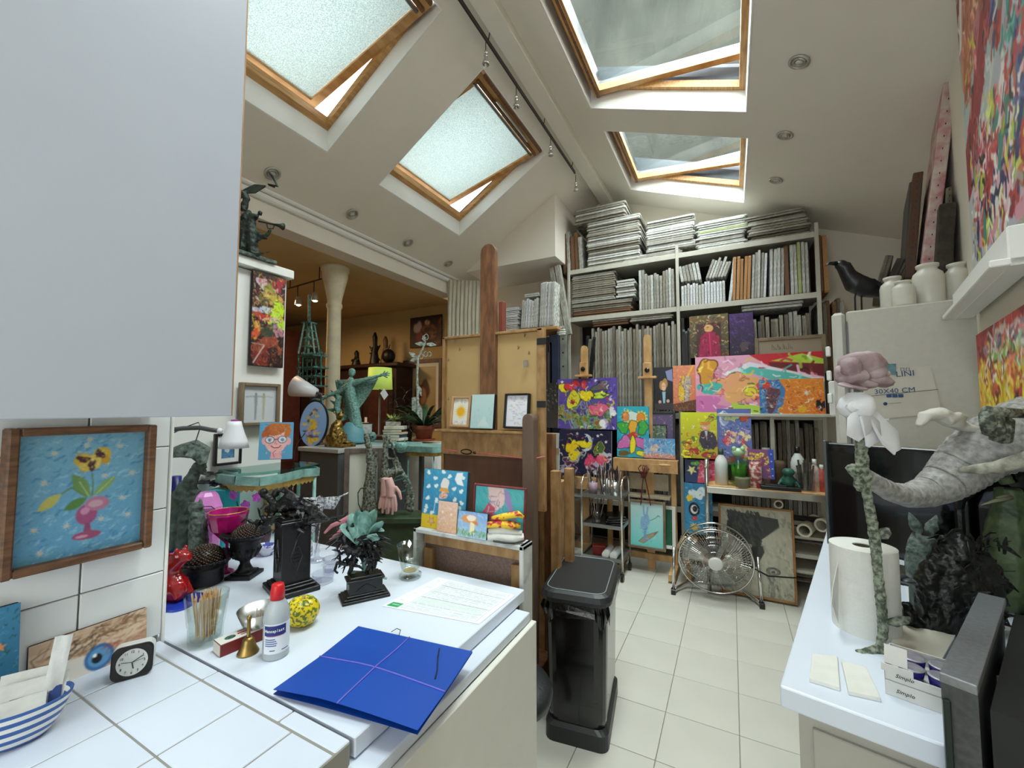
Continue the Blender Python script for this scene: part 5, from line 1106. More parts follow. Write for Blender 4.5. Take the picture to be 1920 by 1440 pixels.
# oval canvas, framed print, cards
def d_oval(a):
    a.grad('8fb0dc', '7ea2d6'); g = random.Random(2)
    for i in range(26): a.blob(.5 + g.gauss(0, .10), .15 + .03 * i + g.gauss(0, .02), .04 + .006 * i * .6, .035, g.choice(['d9b23a', '5c4a6a', '8a6a3a', 'e3c85a', '3f3550', 'c8a8b8']), i, .5)
    a.blob(.5, .55, .16, .1, 'e3b93a', 4, .5); a.blob(.52, .88, .2, .08, 'e2b838', 6, .6); a.strokes(120, ['4a3c5c', 'e8d070', '7a5c3a', 'b8a8c8'], .3, .2, .7, .95, .06, .012, None, 3, .8)
M_, w_, h_ = rect([(562, 752), (613, 752), (613, 838), (562, 838)], tuple(G(590, 836)), radians(24), lean=.14)
t = thing('oval_canvas', 'oval blue canvas with a golden tower, dark rim, leaning by the gold figure', 'painting', M=M_)
pr_ = [(w_ / 2 * cos(a), h_ / 2 + h_ / 2 * sin(a)) for a in [2 * pi * i / 40 for i in range(40)]]
q = MB(); q.add([(x, y, z) for y in (0, .03) for x, z in pr_], [tuple(range(40)), tuple(range(40, 80))[::-1]] + [(i, 40 + i, 40 + (i + 1) % 40, (i + 1) % 40) for i in range(40)]); part('canvas_body', q, mat('black_frame'), t)
a = Art(46, 78, '8fb0dc'); d_oval(a)
def oval(co):
    u = co[:, 0] * 2; v = co[:, 2] * 2 - 1; x = u * np.sqrt(1 - v * v / 2); z = v * np.sqrt(1 - u * u / 2); o = co.copy(); o[:, 0] = x * w_ / 2 * .97; o[:, 2] = h_ / 2 + z * h_ / 2 * .97; o[:, 1] = -.001; return o
face(a, 1, 1, t, 'painted_face', 0, shape=oval)
def d_sea(a): a.grad('3f86b8', '9ccbe2'); a.blob(.5, .5, .3, .14, 'dfeaf2', 3, .5); a.strokes(40, ['ffffff', '2c6a9c'], 0, 0, 1, 1, .2, .03, 1, 2)
M_, w_, h_ = rect([(578, 745), (622, 742), (622, 800), (582, 803)], tuple(G(600, 818) + Vector((-.1, .12, 0))), radians(24), lean=.06)
M_.translation.z = ZG; painting('black framed seaside print standing behind the oval canvas', M_, w_, h_ + (M_.translation.z * 0) + .12, d_sea, res=30, th=.01, frame=mat('black_frame'), fw=.018, fth=.02, mat_w=.02)
q = MB(); q.box((0, 0, .06), (.13, .012, .12), .002); q.box((.03, 0, .15), (.03, .01, .07)); b_ = G(668, 812) + Vector((-.1, .2, 0)); b_.z = ZG; single('white_card', 'blank white card propped behind the dancer', 'card', q, white_p, b_, .5)
def d_mini(a): a.grad('d6dcdc', 'c2cccc'); a.strokes(16, ['4a5050'], .2, .2, .8, .8, .12, .03, None, 2)
M_, w_, h_ = rect([(673, 792), (697, 790), (702, 818), (680, 822)], tuple(G(688, 822) + Vector((0, .02, 0))), radians(40), lean=.2); M_.translation.z = ZG
painting('tiny black framed sketch beside the green skull', M_, w_, h_, d_mini, res=16, th=.008, frame=mat('black_frame'), fw=.01, fth=.012)
b_ = G(698, 828); q = MB(); q.ell((0, 0, .045), (.036, .042, .042)); q.box((0, -.012, .014), (.036, .036, .026), .008); t = single('green_skull', 'little verdigris skull at the corner of the cabinet', 'figurine', q, vgl, b_, .5, smooth=1, rem=.004, disp=.006, dscale=.02)
q = MB(); 
for s_ in (-1, 1): q.ell((.014 * s_, -.040, .046), (.010, .006, .011))
q.ell((0, -.042, .030), (.005, .004, .007)); part('eye_sockets', q, dkgreen, t, kind='stuff')
bks = ['7a3a30', 'd8d0c0', '3a4a5a', 'c8b898', '5a2a24', 'e0dcd0']; b_ = Vector((-2.62, 2.78, ZG)); z = 0
for i in range(6):
    q = MB(); th_ = .018 + .006 * (i % 3); q.box((0, 0, th_ / 2), (.17, .13, th_), .002); o = single('book', ['lowest book in the pile behind the green skull', 'second book from the bottom behind the green skull', 'third book from the bottom behind the green skull', 'fourth book from the bottom behind the green skull', 'red brown book under the top one behind the skull', 'pale top book of the pile behind the green skull'][i], 'book', q, mat('cover_' + bks[i], bks[i], .6, var=.06), b_ + Vector((.01 * (i % 2), 0, z)), .1 * i, group='pile of books on the grey cabinet')
    q = MB(); q.box((0, -.0015, th_ / 2), (.165, .132, th_ * .7)); part('pages', q, mat('page_edges', 'd9d2bf', .8, var=.1), o); z += th_
t = thing('small_succulent', 'pale green spiky succulent in a white tray on the books', 'plant', b_ + Vector((-.02, 0, z)), .2); q = MB(); q.box((0, 0, .018), (.12, .06, .036), .004); part('tray', q, white_p, t)
q = MB(); g = random.Random(3)
for i in range(22): a = i * 2.4; d = Vector((cos(a), sin(a) * .6, g.uniform(.5, 1.2))); q.leaf([(0, 0, .034), Vector((0, 0, .034)) + d * .03, Vector((0, 0, .034)) + d * .065], [.004, .006, .0006], th=.002)
part('leaves', q, mat('lime_leaf', 'b9c96a', .5, var=.2), t, kind='stuff')
# second console with the potted plant
c0 = PZ(800, 834, ZG); t = thing('small_console', 'narrow console with aqua top under the potted plant', 'console table', (c0.x, c0.y, 0), .1)
q = MB(); q.prism(rrect(.36, .26, .06), 1.15, 1.2); part('top', q, vg, t, bev=.004); q = MB(); q.prism(rrect(.30, .22, .06), 1.12, 1.15); part('gilt_apron', q, gilt, t)
for x, y in ((-.12, -.08), (.12, -.08), (-.12, .08), (.12, .08)): q = MB(); q.tube([(x, y, 1.13), (x, y, 0)], .007, 8); part('leg', q, vg, t, smooth=1)
terra = mat('terracotta', '9c4f35', .7, var=.12, scale=14); b_ = PZ(795, 826, ZG + .001)
t = thing('potted_plant', 'dark strap-leaved plant in a terracotta pot on the narrow console', 'potted plant', b_); q = MB(); q.lathe([(0, 0), (.095, 0), (.105, .012), (.100, .016), (0, .014)], n=32); part('saucer', q, terra, t, smooth=1)
q = MB(); q.lathe([(0, .016), (.068, .016), (.084, .10), (.088, .10), (.092, .14), (.086, .14), (.080, .12), (0, .12)], n=32); part('pot', q, terra, t, smooth=1)
q = MB(); g = random.Random(11); lf = mat('deep_green_leaf', '26442a', .35, var=.5, scale=8)
for i in range(46):
    a = g.uniform(0, 6.28); L = g.uniform(.22, .46); up = g.uniform(.5, 1.3); b0 = Vector((.02 * cos(a), .02 * sin(a), .12)); h = Vector((cos(a), sin(a), 0)); pts = [b0 + h * L * u * .9 + Vector((0, 0, L * up * (u - .62 * u * u * (1.5 - up * .5)))) for u in (0, .2, .4, .6, .8, 1)]
    w_ = g.uniform(.010, .022); q.leaf(pts, [w_ * .5, w_, w_ * 1.1, w_, w_ * .7, .001], th=.0015, fold=.3)
part('leaves', q, lf, t, smooth=1, kind='stuff')
# white wire blossom sculpture
b_ = Vector((-2.5, 3.12, ZG)); V = lambda x, y, d=0: PV(x, y, b_, d); wg = mat('whitened_bronze', 'c8cfc6', .6, col2='6f7f76', scale=50, bump=.3); t = thing('blossom_sculpture', 'whitened bronze stalk with looping blossoms rising behind the plant', 'sculpture', b_ + Vector((0, 0, 0)))
q = MB(); q.tube([(V(783, 830).x, V(783, 830).y, 0), V(783, 740), V(782, 700), V(784, 670), V(792, 655), V(798, 640)], [.02, .012, .010, .012, .010, .006], 8)
for c0, r in (((799, 632), .028), ((798, 664), .025), ((805, 664), .022), ((790, 668), .024)): cc = V(*c0); q.tube([cc + (RT * cos(a) * .7 + Vector((0, 0, sin(a)))) * r for a in [i * pi / 8 for i in range(16)]], .004, 6, closed=1)
for (x, y, a, L) in ((782, 670, 2.6, .09), (782, 672, 3.5, .07), (798, 645, 3.1, .1), (800, 645, -.1, .09), (797, 640, 1.9, .06), (782, 720, -1.2, .12)): c0 = V(x, y); d = RT * cos(a) + Vector((0, 0, sin(a))); q.leaf([c0, c0 + d * L * .5, c0 + d * L], [.008, .022, .003], up=(-FW.x, -FW.y, .3), th=.004)
q.leaf([V(776, 745), V(782, 770), V(790, 790)], [.02, .05, .01], up=(-FW.x, -FW.y, .3), th=.006); part('stalk_and_blossoms', q, wg, t, kind='stuff'); q = MB(); q.lathe([(.06, 0), (.05, .03), (0, .04)], (V(783, 830).x, V(783, 830).y, 0), 20); part('foot', q, wg, t)
q = MB(); q.box((b_.x, b_.y, .59), (.3, .3, 1.18), .004); single('rear_pedestal', 'pale pedestal behind the potted plant', 'pedestal', q, white_p)
# twig sculpture with hanging gloves
b_ = Vector((-2.02, 2.02, .76)); b_ = PZ(735, 965, .76); V = lambda x, y, d=0: PV(x, y, b_, d); bark = mat('lichen_bark', '8b9184', .8, col2='3c4239', scale=70, bump=.6, fac=(.4, .6)); t = thing('twig_sculpture', 'speckled branch sculpture with mask and hoop standing on the green bench', 'sculpture', b_)
q = MB()
for pts, r in (([(690, 962), (690, 920), (694, 870), (690, 830), (686, 812)], [.03, .026, .024, .022, .016]), ([(700, 960), (697, 920), (700, 880), (708, 848)], [.028, .024, .02, .014]), ([(694, 880), (688, 900), (680, 960)], [.02, .016, .014]), ([(720, 960), (722, 900), (722, 860), (724, 822), (728, 815)], [.03, .03, .022, .016, .010]), ([(728, 815), (740, 850), (752, 880), (768, 905)], [.008, .009, .010, .012]), ([(715, 905), (730, 890), (748, 880)], [.03, .035, .03]), ([(755, 890), (765, 920), (762, 955)], [.02, .016, .02]), ([(768, 905), (775, 930), (770, 960)], [.012, .014, .018]), ([(748, 885), (738, 862), (722, 858)], [.02, .014, .012])): q.tube([V(*c) for c in pts], r, 10)
part('branches', q, bark, t, rem=.008, disp=.016, dscale=.03)
q = MB(); q.lathe([(0, 0), (.03, .01), (.045, .05), (.04, .075), (0, .08)], V(752, 850) * 1, 12); q.tube([V(742, 832), V(741, 822)], [.008, .002], 6); q.tube([V(758, 832), V(760, 820)], [.008, .002], 6); part('mask', q, vgl, t, smooth=1, disp=.01, dscale=.02, label='speckled green mask')
cc = V(755, 905, -.05); q = MB(); q.tube([cc + (RT * cos(a) + Vector((0, 0, sin(a)))) * .055 for a in [i * pi / 10 for i in range(20)]], .005, 6, closed=1); q.tube([V(742, 900, -.05), V(768, 893, -.05)], .004, 6); part('hoop', q, vgt, t, kind='stuff'); q = MB(); q.tube([V(671, 925), V(676, 916), V(690, 914)], .005, 6); q.tube([V(671, 925), V(672, 945), V(678, 958)], .004, 6); part('side_loop', q, vgt, t, kind='stuff')
gl = mat('pale_pink_rubber', 'dcb0ac', .5, var=.06); b2 = V(728, 930, -.09) + b_
t = thing('rubber_gloves', 'pair of pale pink rubber gloves hanging on the branch sculpture', 'gloves', b2); U = lambda x, y, d=0: PV(x, y, b2, d)
for k, (dx, dd) in enumerate(((0, 0), (12, -.015))):
    q = MB(); q.tube([U(722 + dx * .6, 896, dd), U(722 + dx, 912, dd), U(722 + dx, 930, dd)], [.026, .030, .030], 12)
    for i, (fx, L) in enumerate(((-7, 26), (-2, 34), (4, 36), (9, 30))): q.tube([U(722 + dx + fx * .8, 928, dd - .005), U(721 + dx + fx * 1.2, 945, dd - .006), U(720 + dx + fx * 1.3, 928 + L, dd - .002)], [.012, .0115, .008], 8)
    q.tube([U(730 + dx, 912, dd), U(738 + dx, 922, dd), U(741 + dx, 936, dd)], [.014, .012, .008], 8); part('glove', q, gl, t, rem=.0045)
# salon furniture and pictures
mah = mat('dark_mahogany')
t = thing('mahogany_bookcase', 'dark mahogany bookcase along the salon wall behind the lime lamp', 'bookcase', (-4.9, 4.2, 0)); q = MB(); q.box((0, .0, 1.02), (2.2, .32, 2.04), .005); part('carcass', q, mah, t); q = MB(); q.box((0, -.02, 2.06), (2.34, .40, .05), .01); part('cornice', q, mah, t)
for i in range(4): q = MB(); q.box((-.82 + .545 * i, -.165, 1.0), (.48, .02, 1.8), .004); d_ = part('door', q, mah, t); q = MB(); q.box((-.82 + .545 * i, -.178, 1.0), (.34, .01, 1.6), .004); part('panel', q, mat('red_brown_panel', '3a1a16', .4, var=.3), d_)
q = MB(); q.box((0, 0, 1.28), (1.5, .3, 2.56), .005); q.box((0, -.16, 1.3), (1.3, .02, 2.3), .004); single('red_cupboard', 'tall dark red cupboard at the far left of the salon', 'cupboard', q, mat('oxblood_paint', '46211d', .5, var=.15), (-6.05, 3.62, 0))
sil = mat('dark_bronze', '1c1a18', .45, metal=.4, var=.3, scale=20)
for i, (px, py, K, lb_) in enumerate(((668, 688, .22, 'bushy'), (702, 684, .45, 'tall'), (722, 682, .38, 'slender brown'), (728, 684, .14, 'round'))):
    p = PN(px, py, (-4, 4.12, 0), (0, 1, 0)); p.z = 2.085; q = MB(); g = random.Random(i)
    if i == 3: q.ell((0, 0, .10), (.10, .08, .10))
    else: q.tube([(0, 0, 0), (0, 0, K * .3), (.01, 0, K * .6), (0, 0, K * .85), (0, 0, K)], [.07, .05, .03, .035, .01], 8)
    for k in range(6 if i != 2 else 1): a = g.uniform(0, 6.28); q.tube([(0, 0, K * .3), (.10 * cos(a), .05 * sin(a), K * g.uniform(.1, .7))], [.025, .01], 6)
    single('bookcase_statuette', lb_ + ' dark statuette standing on top of the mahogany bookcase', 'figurine', q, sil if i != 2 else mat('brown_bronze', '5a4020', .5, var=.2), p, group='statuettes on the bookcase', rem=.012)
def d_dark(a): a.grad('2b2530', '3a1f18'); a.blob(.25, .35, .12, .2, 'b8a0a0', 2); a.blob(.3, .65, .12, .14, '7a2430', 3); a.ell(.55, .22, .08, .09, 'd8b890'); a.strokes(80, ['8a4028', 'b86038', '5a2a20', '201820'], .4, .2, 1, 1, .14, .03, None, 2, .8)
M_, w_, h_ = rect([(768, 597), (828, 589), (828, 648), (770, 652)], (-3.5, YS - .03, 2), 0); painting('dark square painting with a pale moon on the salon wall', M_, w_, h_, d_dark, res=40, edge='1b1513')
def d_portrait(a): a.grad('bfae8a', '94805a'); a.blob(.5, .5, .25, .25, '4a2c1e', 2); a.ell(.5, .55, .14, .16, '9a7050')
M_, w_, h_ = rect([(756, 676), (829, 672), (829, 800), (756, 802)], (-3.3, YS - .05, 1.6), 0); painting('large framed portrait behind the strap-leaved plant', M_, w_, h_, d_portrait, res=40, th=.012, frame=mat('mauve_brown_frame', '6b5250', .5, var=.1), fw=.05, fth=.04, mat_w=.05)
q = MB(); g = random.Random(21)
for i in range(40):
    x, y = g.uniform(738, 770), g.uniform(745, 830); b0 = PN(x, y, (-3.4, 3.6, 0), (FW.x, FW.y, 0)); d = Vector((g.uniform(-.15, .15), g.uniform(-.1, .1), g.uniform(-.15, .2))); q.tube([b0, b0 + d * .5 + Vector((0, 0, .03)), b0 + d], .008, 5)
b0 = PN(752, 800, (-3.4, 3.6, 0), (FW.x, FW.y, 0)); q.tube([(b0.x, b0.y, 0), b0], .02, 6); single('twig_bush', 'tangle of dark dry twigs standing by the salon wall', 'twigs', q, sil, kind='stuff')
t = thing('salon_track_light', 'ceiling track with small spotlights in the warm salon', 'light', (0, 0, 0)); A_, B_ = PZ(541, 541, ZS - .12), PZ(602, 523, ZS - .12); q = MB(); q.tube([A_, B_], .008, 6); part('rail', q, dark, t)
for u in (.05, .95): p = A_.lerp(B_, u); q = MB(); q.tube([p, (p.x, p.y, ZS)], .005, 6); part('rod', q, dark, t)
for u in (.3, .8): p = A_.lerp(B_, u); q = MB(); q.tube([p, p + Vector((0, 0, -.12))], .005, 6); h_ = part('drop', q, dark, t); q = MB(); q.lathe([(.02, 0), (.03, -.03), (.035, -.08), (.0, -.075)], p + Vector((.02, 0, -.12)), 12); part('spot_head', q, ring, h_); q = MB(); q.ell(p + Vector((.02, 0, -.2)), (.022, .022, .01)); part('bulb', q, mat('warm_bulb', 'ffd9a0', .5, var=0, emis=14), h_)
# SHELVES OF STRETCHED CANVASES
YF = 4.4; shelfm = mat('white_metal_shelf', 'b9b6a9', .5, var=.05)
F = lambda px, py, y=YF: PY(px, py, y)
t = thing('canvas_shelving', 'tall white metal shelving packed with stretched canvases', 'shelving', (-.44, 4.62, 0))
for z, nm in ((3.025, 0), (2.487, 0), (1.425, 0), (.52, 0)): q = MB(); q.box((0, 0, z), (2.30, .44, .03), .003); q.box((0, -.225, z - .005), (2.30, .012, .05), .002); part('shelf_board', q, shelfm, t)
for x in (-1.14, 0, 1.14):
    q = MB(); q.box((x, -.232, 1.56), (.03, .012, 3.12), .002); q.box((x - .01, -.21, 1.56), (.006, .04, 3.12)); q.box((x, .2, 1.56), (.03, .03, 3.12)); part('upright', q, shelfm, t)
for x in (-.57, .57): q = MB(); q.box((x, .225, 1.52), (1.12, .008, 3.0)); part('depth_shade_board', q, mat('depth_shade_dark', '2b2723', .9, var=.3, scale=6), t)  # dark sheets added so the depth behind the canvases reads as shade
for i, (px, w_, h_, c, lb_) in enumerate(((1032, .10, 2.28, '1a1c20', 'tall black framed board standing behind the hardboard panel edge'), (1041, .05, 2.22, '5b4632', 'narrow brown board between the black and navy boards'), (1048, .11, 2.3, '1f2a44', 'tall navy board beside the slotted grey post'))):
    p = PY(px, 700, 4.36); q = MB(); q.box((0, 0, h_ / 2), (w_, .3, h_), .004); q.box((-w_ / 2 + .008, -.152, h_ * .6), (.012, .006, h_ * .7)); single('standing_board', lb_, 'board', q, mat('board_' + c, c, .5, var=.15), (p.x, 4.36, 0), 0)
cm = MB(); cm.box((0, 0, 0), (1, 1, 1), .03)
def cmat(nm, c, c2): return mat(nm, c, .85, col2=c2, scale=7, stretch=(2.2, 2.2, 2.2), detail=8, fac=(.32, .6), bump=.3, bscale=40)
CM = {'w': cmat('gesso_edge_white', 'dedfda', '7a7872'), 'g': cmat('gesso_edge_grey', 'b9b6ac', '57534b'), 'b': cmat('raw_canvas_edge', 'a59e8e', '4c4539'), 'l': cmat('bright_edge', 'eceef0', '94979e'), 'o': mat('orange_wood', 'b98a58', .6, col2='94683c', scale=6, stretch=(1, 1, 8)), 'k': mat('black_frame'), 'd': cmat('dusty_edge', '7c7467', '3c362f'), 'n': mat('brown_frame_wood', '6a4a30', .6, var=.2, scale=8), 'y': cmat('lime_edge', 'b9c48a', '7c8450')}  # second tones mottle the edges, deepened to paint in shade between canvases
CMESH = {k: mesh('canvas', cm, v) for k, v in CM.items()}
ORD = 'lowest second third fourth fifth sixth seventh eighth ninth tenth eleventh twelfth thirteenth fourteenth fifteenth sixteenth seventeenth eighteenth nineteenth twentieth twenty-first twenty-second twenty-third twenty-fourth twenty-fifth twenty-sixth twenty-seventh twenty-eighth twenty-ninth thirtieth'.split()
gS = random.Random(17)
CW = {'w': 'white', 'g': 'grey', 'b': 'raw', 'l': 'bright white', 'o': 'orange wood', 'k': 'black', 'd': 'dusty', 'n': 'brown', 'y': 'lime green'}
def canvas(key, c, dims, R, label, group):
    o = bpy.data.objects.new('canvas', CMESH[key]); C.objects.link(o); o.matrix_world = MT(c) @ R @ Matrix.Diagonal((*dims, 1)); tag(o, label, 'canvas', group); return o
def flat(x0, x1, z0, z1, n, d, keys, where, y=YF, jx=.012, slope=0):
    t_ = (z1 - z0) / n
    for i in range(n):
        a, b = x0 + gS.uniform(-jx, jx), x1 + gS.uniform(-jx, jx); k = gS.choice(keys)
        canvas(k, ((a + b) / 2, y + d / 2 + gS.uniform(0, .02), z0 + t_ * (i + .5)), (b - a, d, t_ * .78), MRT(gS.uniform(-.01, .01), 4, 'Z') @ MRT(slope, 4, 'Y'), f'{CW[k]} canvas, {ORD[i]} {"" if i == 0 else "up "}in the {where}', 'canvases in the ' + where)
def upr(x0, x1, z0, h0, h1, n, d, keys, where, y=YF, lean=0, gap=.84):
    t_ = (x1 - x0) / n
    for i in range(n):
        h = gS.uniform(h0, h1); k = gS.choice(keys); l = lean + gS.uniform(-.008, .008)
        canvas(k, (x0 + t_ * (i + .5) + sin(l) * h / 2, y + d / 2 + gS.uniform(0, .025), z0 + h / 2 * cos(l) + abs(sin(l)) * t_ / 2), (t_ * gap, d, h), MRT(l, 4, 'Y'), f'{CW[k]} canvas, {"first" if i == 0 else ORD[i]} from left in the {where}', 'canvases in the ' + where)
X_ = lambda px, py=500, y=YF: PY(px, py, y).x
# top of the shelving
upr(-1.70, -1.42, 3.02, .40, .50, 6, .3, 'kgkwnn', 'upright row at the top left', lean=-.04)
flat(-1.375, -.80, 3.045, 3.56, 21, .42, 'gbgwdg', 'tall pile on the top shelf')
flat(-1.52, -.95, 3.565, 3.73, 6, .42, 'bbwg', 'pile crowning the tall stack', slope=0)
flat(-.98, -.40, 3.045, 3.10, 3, .3, 'kgw', 'low row under the white top pile')
flat(-.74, -.28, 3.105, 3.43, 14, .4, 'wwlwg', 'white pile on the top shelf')
flat(-.26, .17, 3.045, 3.33, 14, .4, 'wwwyg', 'middle right top pile', jx=.02)
flat(.19, .66, 3.045, 3.24, 8, .4, 'bgbd', 'brown pile at the top right', jx=.02)
flat(.12, .62, 3.25, 3.29, 2, .4, 'wg', 'loose top pair by the right ceiling', slope=-.02)
# upper bay
flat(-1.56, -.90, 2.505, 2.66, 7, .42, 'gbnb', 'wide lower pile of the upper left bay')
flat(-1.56, -1.07, 2.665, 2.98, 14, .42, 'gbgb', 'pile under the top shelf at left')
flat(-1.05, -.86, 2.67, 2.86, 7, .25, 'wgw', 'short pile beside the upright row')
upr(-.82, -.47, 2.505, .34, .44, 12, .3, 'gbgw', 'upright row left of the middle post')
upr(-.41, -.02, 2.505, .20, .235, 15, .2, 'llwl', 'short white row right of the post')
upr(-.41, -.22, 2.75, .16, .19, 6, .2, 'lwg', 'tipped white row on the short ones', lean=-.16)
upr(-.19, -.01, 2.75, .15, .21, 7, .2, 'lwg', 'tipped row leaning right on the short ones', lean=.35)
upr(.0, .03, 2.505, .42, .44, 1, .2, 'l', 'tall gap beside the orange boards', lean=.13)
upr(.035, .185, 2.505, .40, .43, 5, .3, 'o', 'group of orange wooden boards', lean=.05)
upr(.19, .31, 2.505, .42, .46, 5, .3, 'wlg', 'pale group right of the orange boards', lean=.05)
upr(.335, .45, 2.505, .43, .46, 4, .3, 'w', 'perforated pale group in the right bay', lean=.04)
upr(.455, .495, 2.505, .46, .465, 1, .3, 'n', 'brown gap in the right bay')
upr(.50, .64, 2.505, .46, .48, 5, .3, 'wwy', 'last pale group in the upper right bay')
upr(.70, .78, 2.5, .50, .52, 2, .4, 'no', 'brown pair outside the right post')
# middle bay
flat(-1.32, -.93, 2.385, 2.46, 3, .3, 'gnb', 'thin pile over the left middle row')
flat(-.92, -.5, 2.40, 2.46, 3, .3, 'gb', 'thin pile over the right middle row')
upr(-1.33, -.46, 1.445, .86, .93, 30, .34, 'gbdgbg', 'long upright row of the middle bay')
upr(-1.53, -1.36, 1.445, .72, .86, 4, .3, 'kgkd', 'dark leaning frames at the left post', lean=.1)
flat(.12, .58, 2.40, 2.455, 2, .3, 'w', 'pair lying over the right middle row')
upr(.16, .64, 1.445, .85, .92, 14, .34, 'dbdgn', 'upright row of the right middle bay')
upr(.69, .88, 1.42, .98, 1.04, 6, .4, 'ndgn', 'brown row outside the right post')
upr(-.41, -.33, 1.445, .8, .85, 3, .3, 'kkd', 'dark trio behind the middle post')
# lower bay
upr(-1.05, -.46, .54, .78, .84, 14, .34, 'dbgd', 'lower row behind the easels')
upr(-.02, .66, .54, .78, .86, 20, .34, 'dbdgd', 'lower row behind the paint table')
for k in range(3): flat(.34, .70, .06 + .15 * k, .17 + .15 * k, 6, .4, 'dnbg', ['bottom pile beside the charcoal drawing', 'middle pile beside the charcoal drawing', 'upper pile beside the charcoal drawing'][k], y=4.25)
# left shelf by the curtain
YL = 4.12; q = MB(); q.box((-1.98, YL + .2, 2.36), (.72, .4, .03), .002); q.box((-2.3, YL + .2, 1.17), (.03, .4, 2.34)); single('side_shelf', 'wooden side shelf behind the studio easel', 'shelf', q, pine)
flat(-2.27, -2.09, 2.378, 2.64, 13, .25, 'llw', 'small white pile on the side shelf', y=YL)
upr(-2.06, -1.86, 2.378, .30, .34, 7, .3, 'wlw', 'white group on the side shelf', y=YL, lean=.06)
flat(-2.01, -1.83, 2.73, 2.77, 2, .2, 'w', 'pair on the white group', y=YL)
upr(-1.84, -1.66, 2.378, .48, .50, 6, .3, 'lww', 'tall white group on the side shelf', y=YL, lean=.04)
upr(-1.66, -1.52, 2.3, .78, .80, 2, .06, 'g', 'grey battens leaning under the plaster box', y=4.28, lean=-.16)
# metal upright with holes, standing rolls
t = thing('slotted_post', 'grey slotted metal post capped with folded cloth beside the easel board', 'post', F(1058, 770, 4.27) * 1); t.location.z = 0
q = MB(); q.box((0, 0, 1.2), (.075, .05, 2.4), .003); part('post', q, mat('worn_zinc', '8d9087', .5, metal=.5, var=.2, scale=8), t); q = MB()
for k in range(8): q.lathe([(.010, 0), (.010, .003), (0, .003)], n=10, M=MT((0, -.025, 1.2 + .15 * k)) @ MRT(pi / 2, 4, 'X'))
part('holes', q, blackp, t, kind='stuff'); q = MB(); g = random.Random(1)
for k in range(4): q.box((-.02, 0, 2.3 + .025 * k), (.11 - .01 * k, .08, .02), .006, rz=g.uniform(-.2, .2))
part('folded_cloth', q, CM['w'], t, kind='stuff')
# curtain
q = MB(); n = 60; vs = []; A0, A1 = Vector((-2.93, 3.95, 0)), Vector((-2.52, 4.25, 0))
for z in (3.02, 2.6, 1.6, .1):
    for i in range(n + 1): p = A0.lerp(A1, i / n); k = .03 * sin(i * 1.15) * (1 if z < 3 else .5); vs.append((p.x + k * .5, p.y + k, z))
q.add(vs, [(j * (n + 1) + i, j * (n + 1) + i + 1, (j + 1) * (n + 1) + i + 1, (j + 1) * (n + 1) + i) for j in range(3) for i in range(n)]); single('pleated_curtain', 'long cream pleated curtain hanging at the end of the beam', 'curtain', q, mat('cream_curtain', 'c9c3b2', .9, var=.06, scale=10), smooth=1, solid=.004)
# STUDIO EASEL
oakd = mat('easel_oak', '8a5c3c', .55, col2='61402a', scale=9, stretch=(4, 4, 1), bump=.1); oakl = mat('pale_board_edge', 'b08a5c', .6, col2='8e6a40', scale=14, stretch=(2, 2, 1)); hard = mat('hardboard', 'bf9f6c', .75, var=.05, scale=4)
YE = 2.0; E_ = lambda px, py, y=YE: PY(px, py, y)
t = thing('studio_easel', 'tall brown oak studio easel in the middle of the room', 'easel', (-1.19, 2.1, 0))
o_ = Vector(t.location)
mx = E_(920, 600, 2.02); wM = .098
q = MB(); pr_ = [(-wM / 2, 0), (wM / 2, 0), (wM / 2, 2.38)] + [(wM / 2 * cos(a), 2.38 + wM / 2 * sin(a)) for a in [pi * k / 10 for k in range(1, 10)]] + [(-wM / 2, 2.38)]
q.prism(pr_, -.016, .016, MT((mx.x - o_.x, -.10, 0)) @ XZ); part('mast', q, oakd, t, bev=.003)
q = MB(); q.box((mx.x - o_.x + .065, -.06, 1.05), (.03, .04, 2.1), .004); part('rear_rail', q, mat('red_brown_wood', '7d4030', .5, var=.15, scale=7), t)
for x in (-1.49, -.895): q = MB(); q.box((x - o_.x, .06, .68), (.055, .05, 1.36), .004); part('leg', q, oakd, t)
q = MB(); q.box((-1.2 - o_.x, -.08, 1.30), (.60, .10, .13), .004); part('ledge', q, oakl, t); q = MB(); q.box((-1.22 - o_.x, -.11, 1.372), (.60, .12, .014), .002); part('ledge_lip', q, oakl, t)
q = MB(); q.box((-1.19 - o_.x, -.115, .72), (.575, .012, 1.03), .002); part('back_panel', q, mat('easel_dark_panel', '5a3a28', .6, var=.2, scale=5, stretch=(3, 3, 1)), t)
q = MB(); q.box((-1.19 - o_.x, -.02, .16), (.62, .40, .08), .004); part('base_frame', q, oakd, t)
p = E_(994, 765, 1.92); wP = .062; q = MB(); q.prism([(-wP / 2, 0), (wP / 2, 0), (wP / 2, 1.44)] + [(wP / 2 * cos(a), 1.44 + wP / 2 * sin(a)) for a in [pi * k / 8 for k in range(1, 8)]] + [(-wP / 2, 1.44)], -.03, .03, MT((p.x - o_.x, -.18, 0)) @ XZ); part('front_post', q, mat('grey_brown_post', '6a5446', .6, var=.15, scale=6, stretch=(3, 3, 1)), t, bev=.003)
for (x, y0) in ((-.83, -.02), (-.80, .10)): q = MB(); q.box((x - o_.x, y0, .62), (.045, .045, 1.1), .003); part('side_post', q, oakl, t)
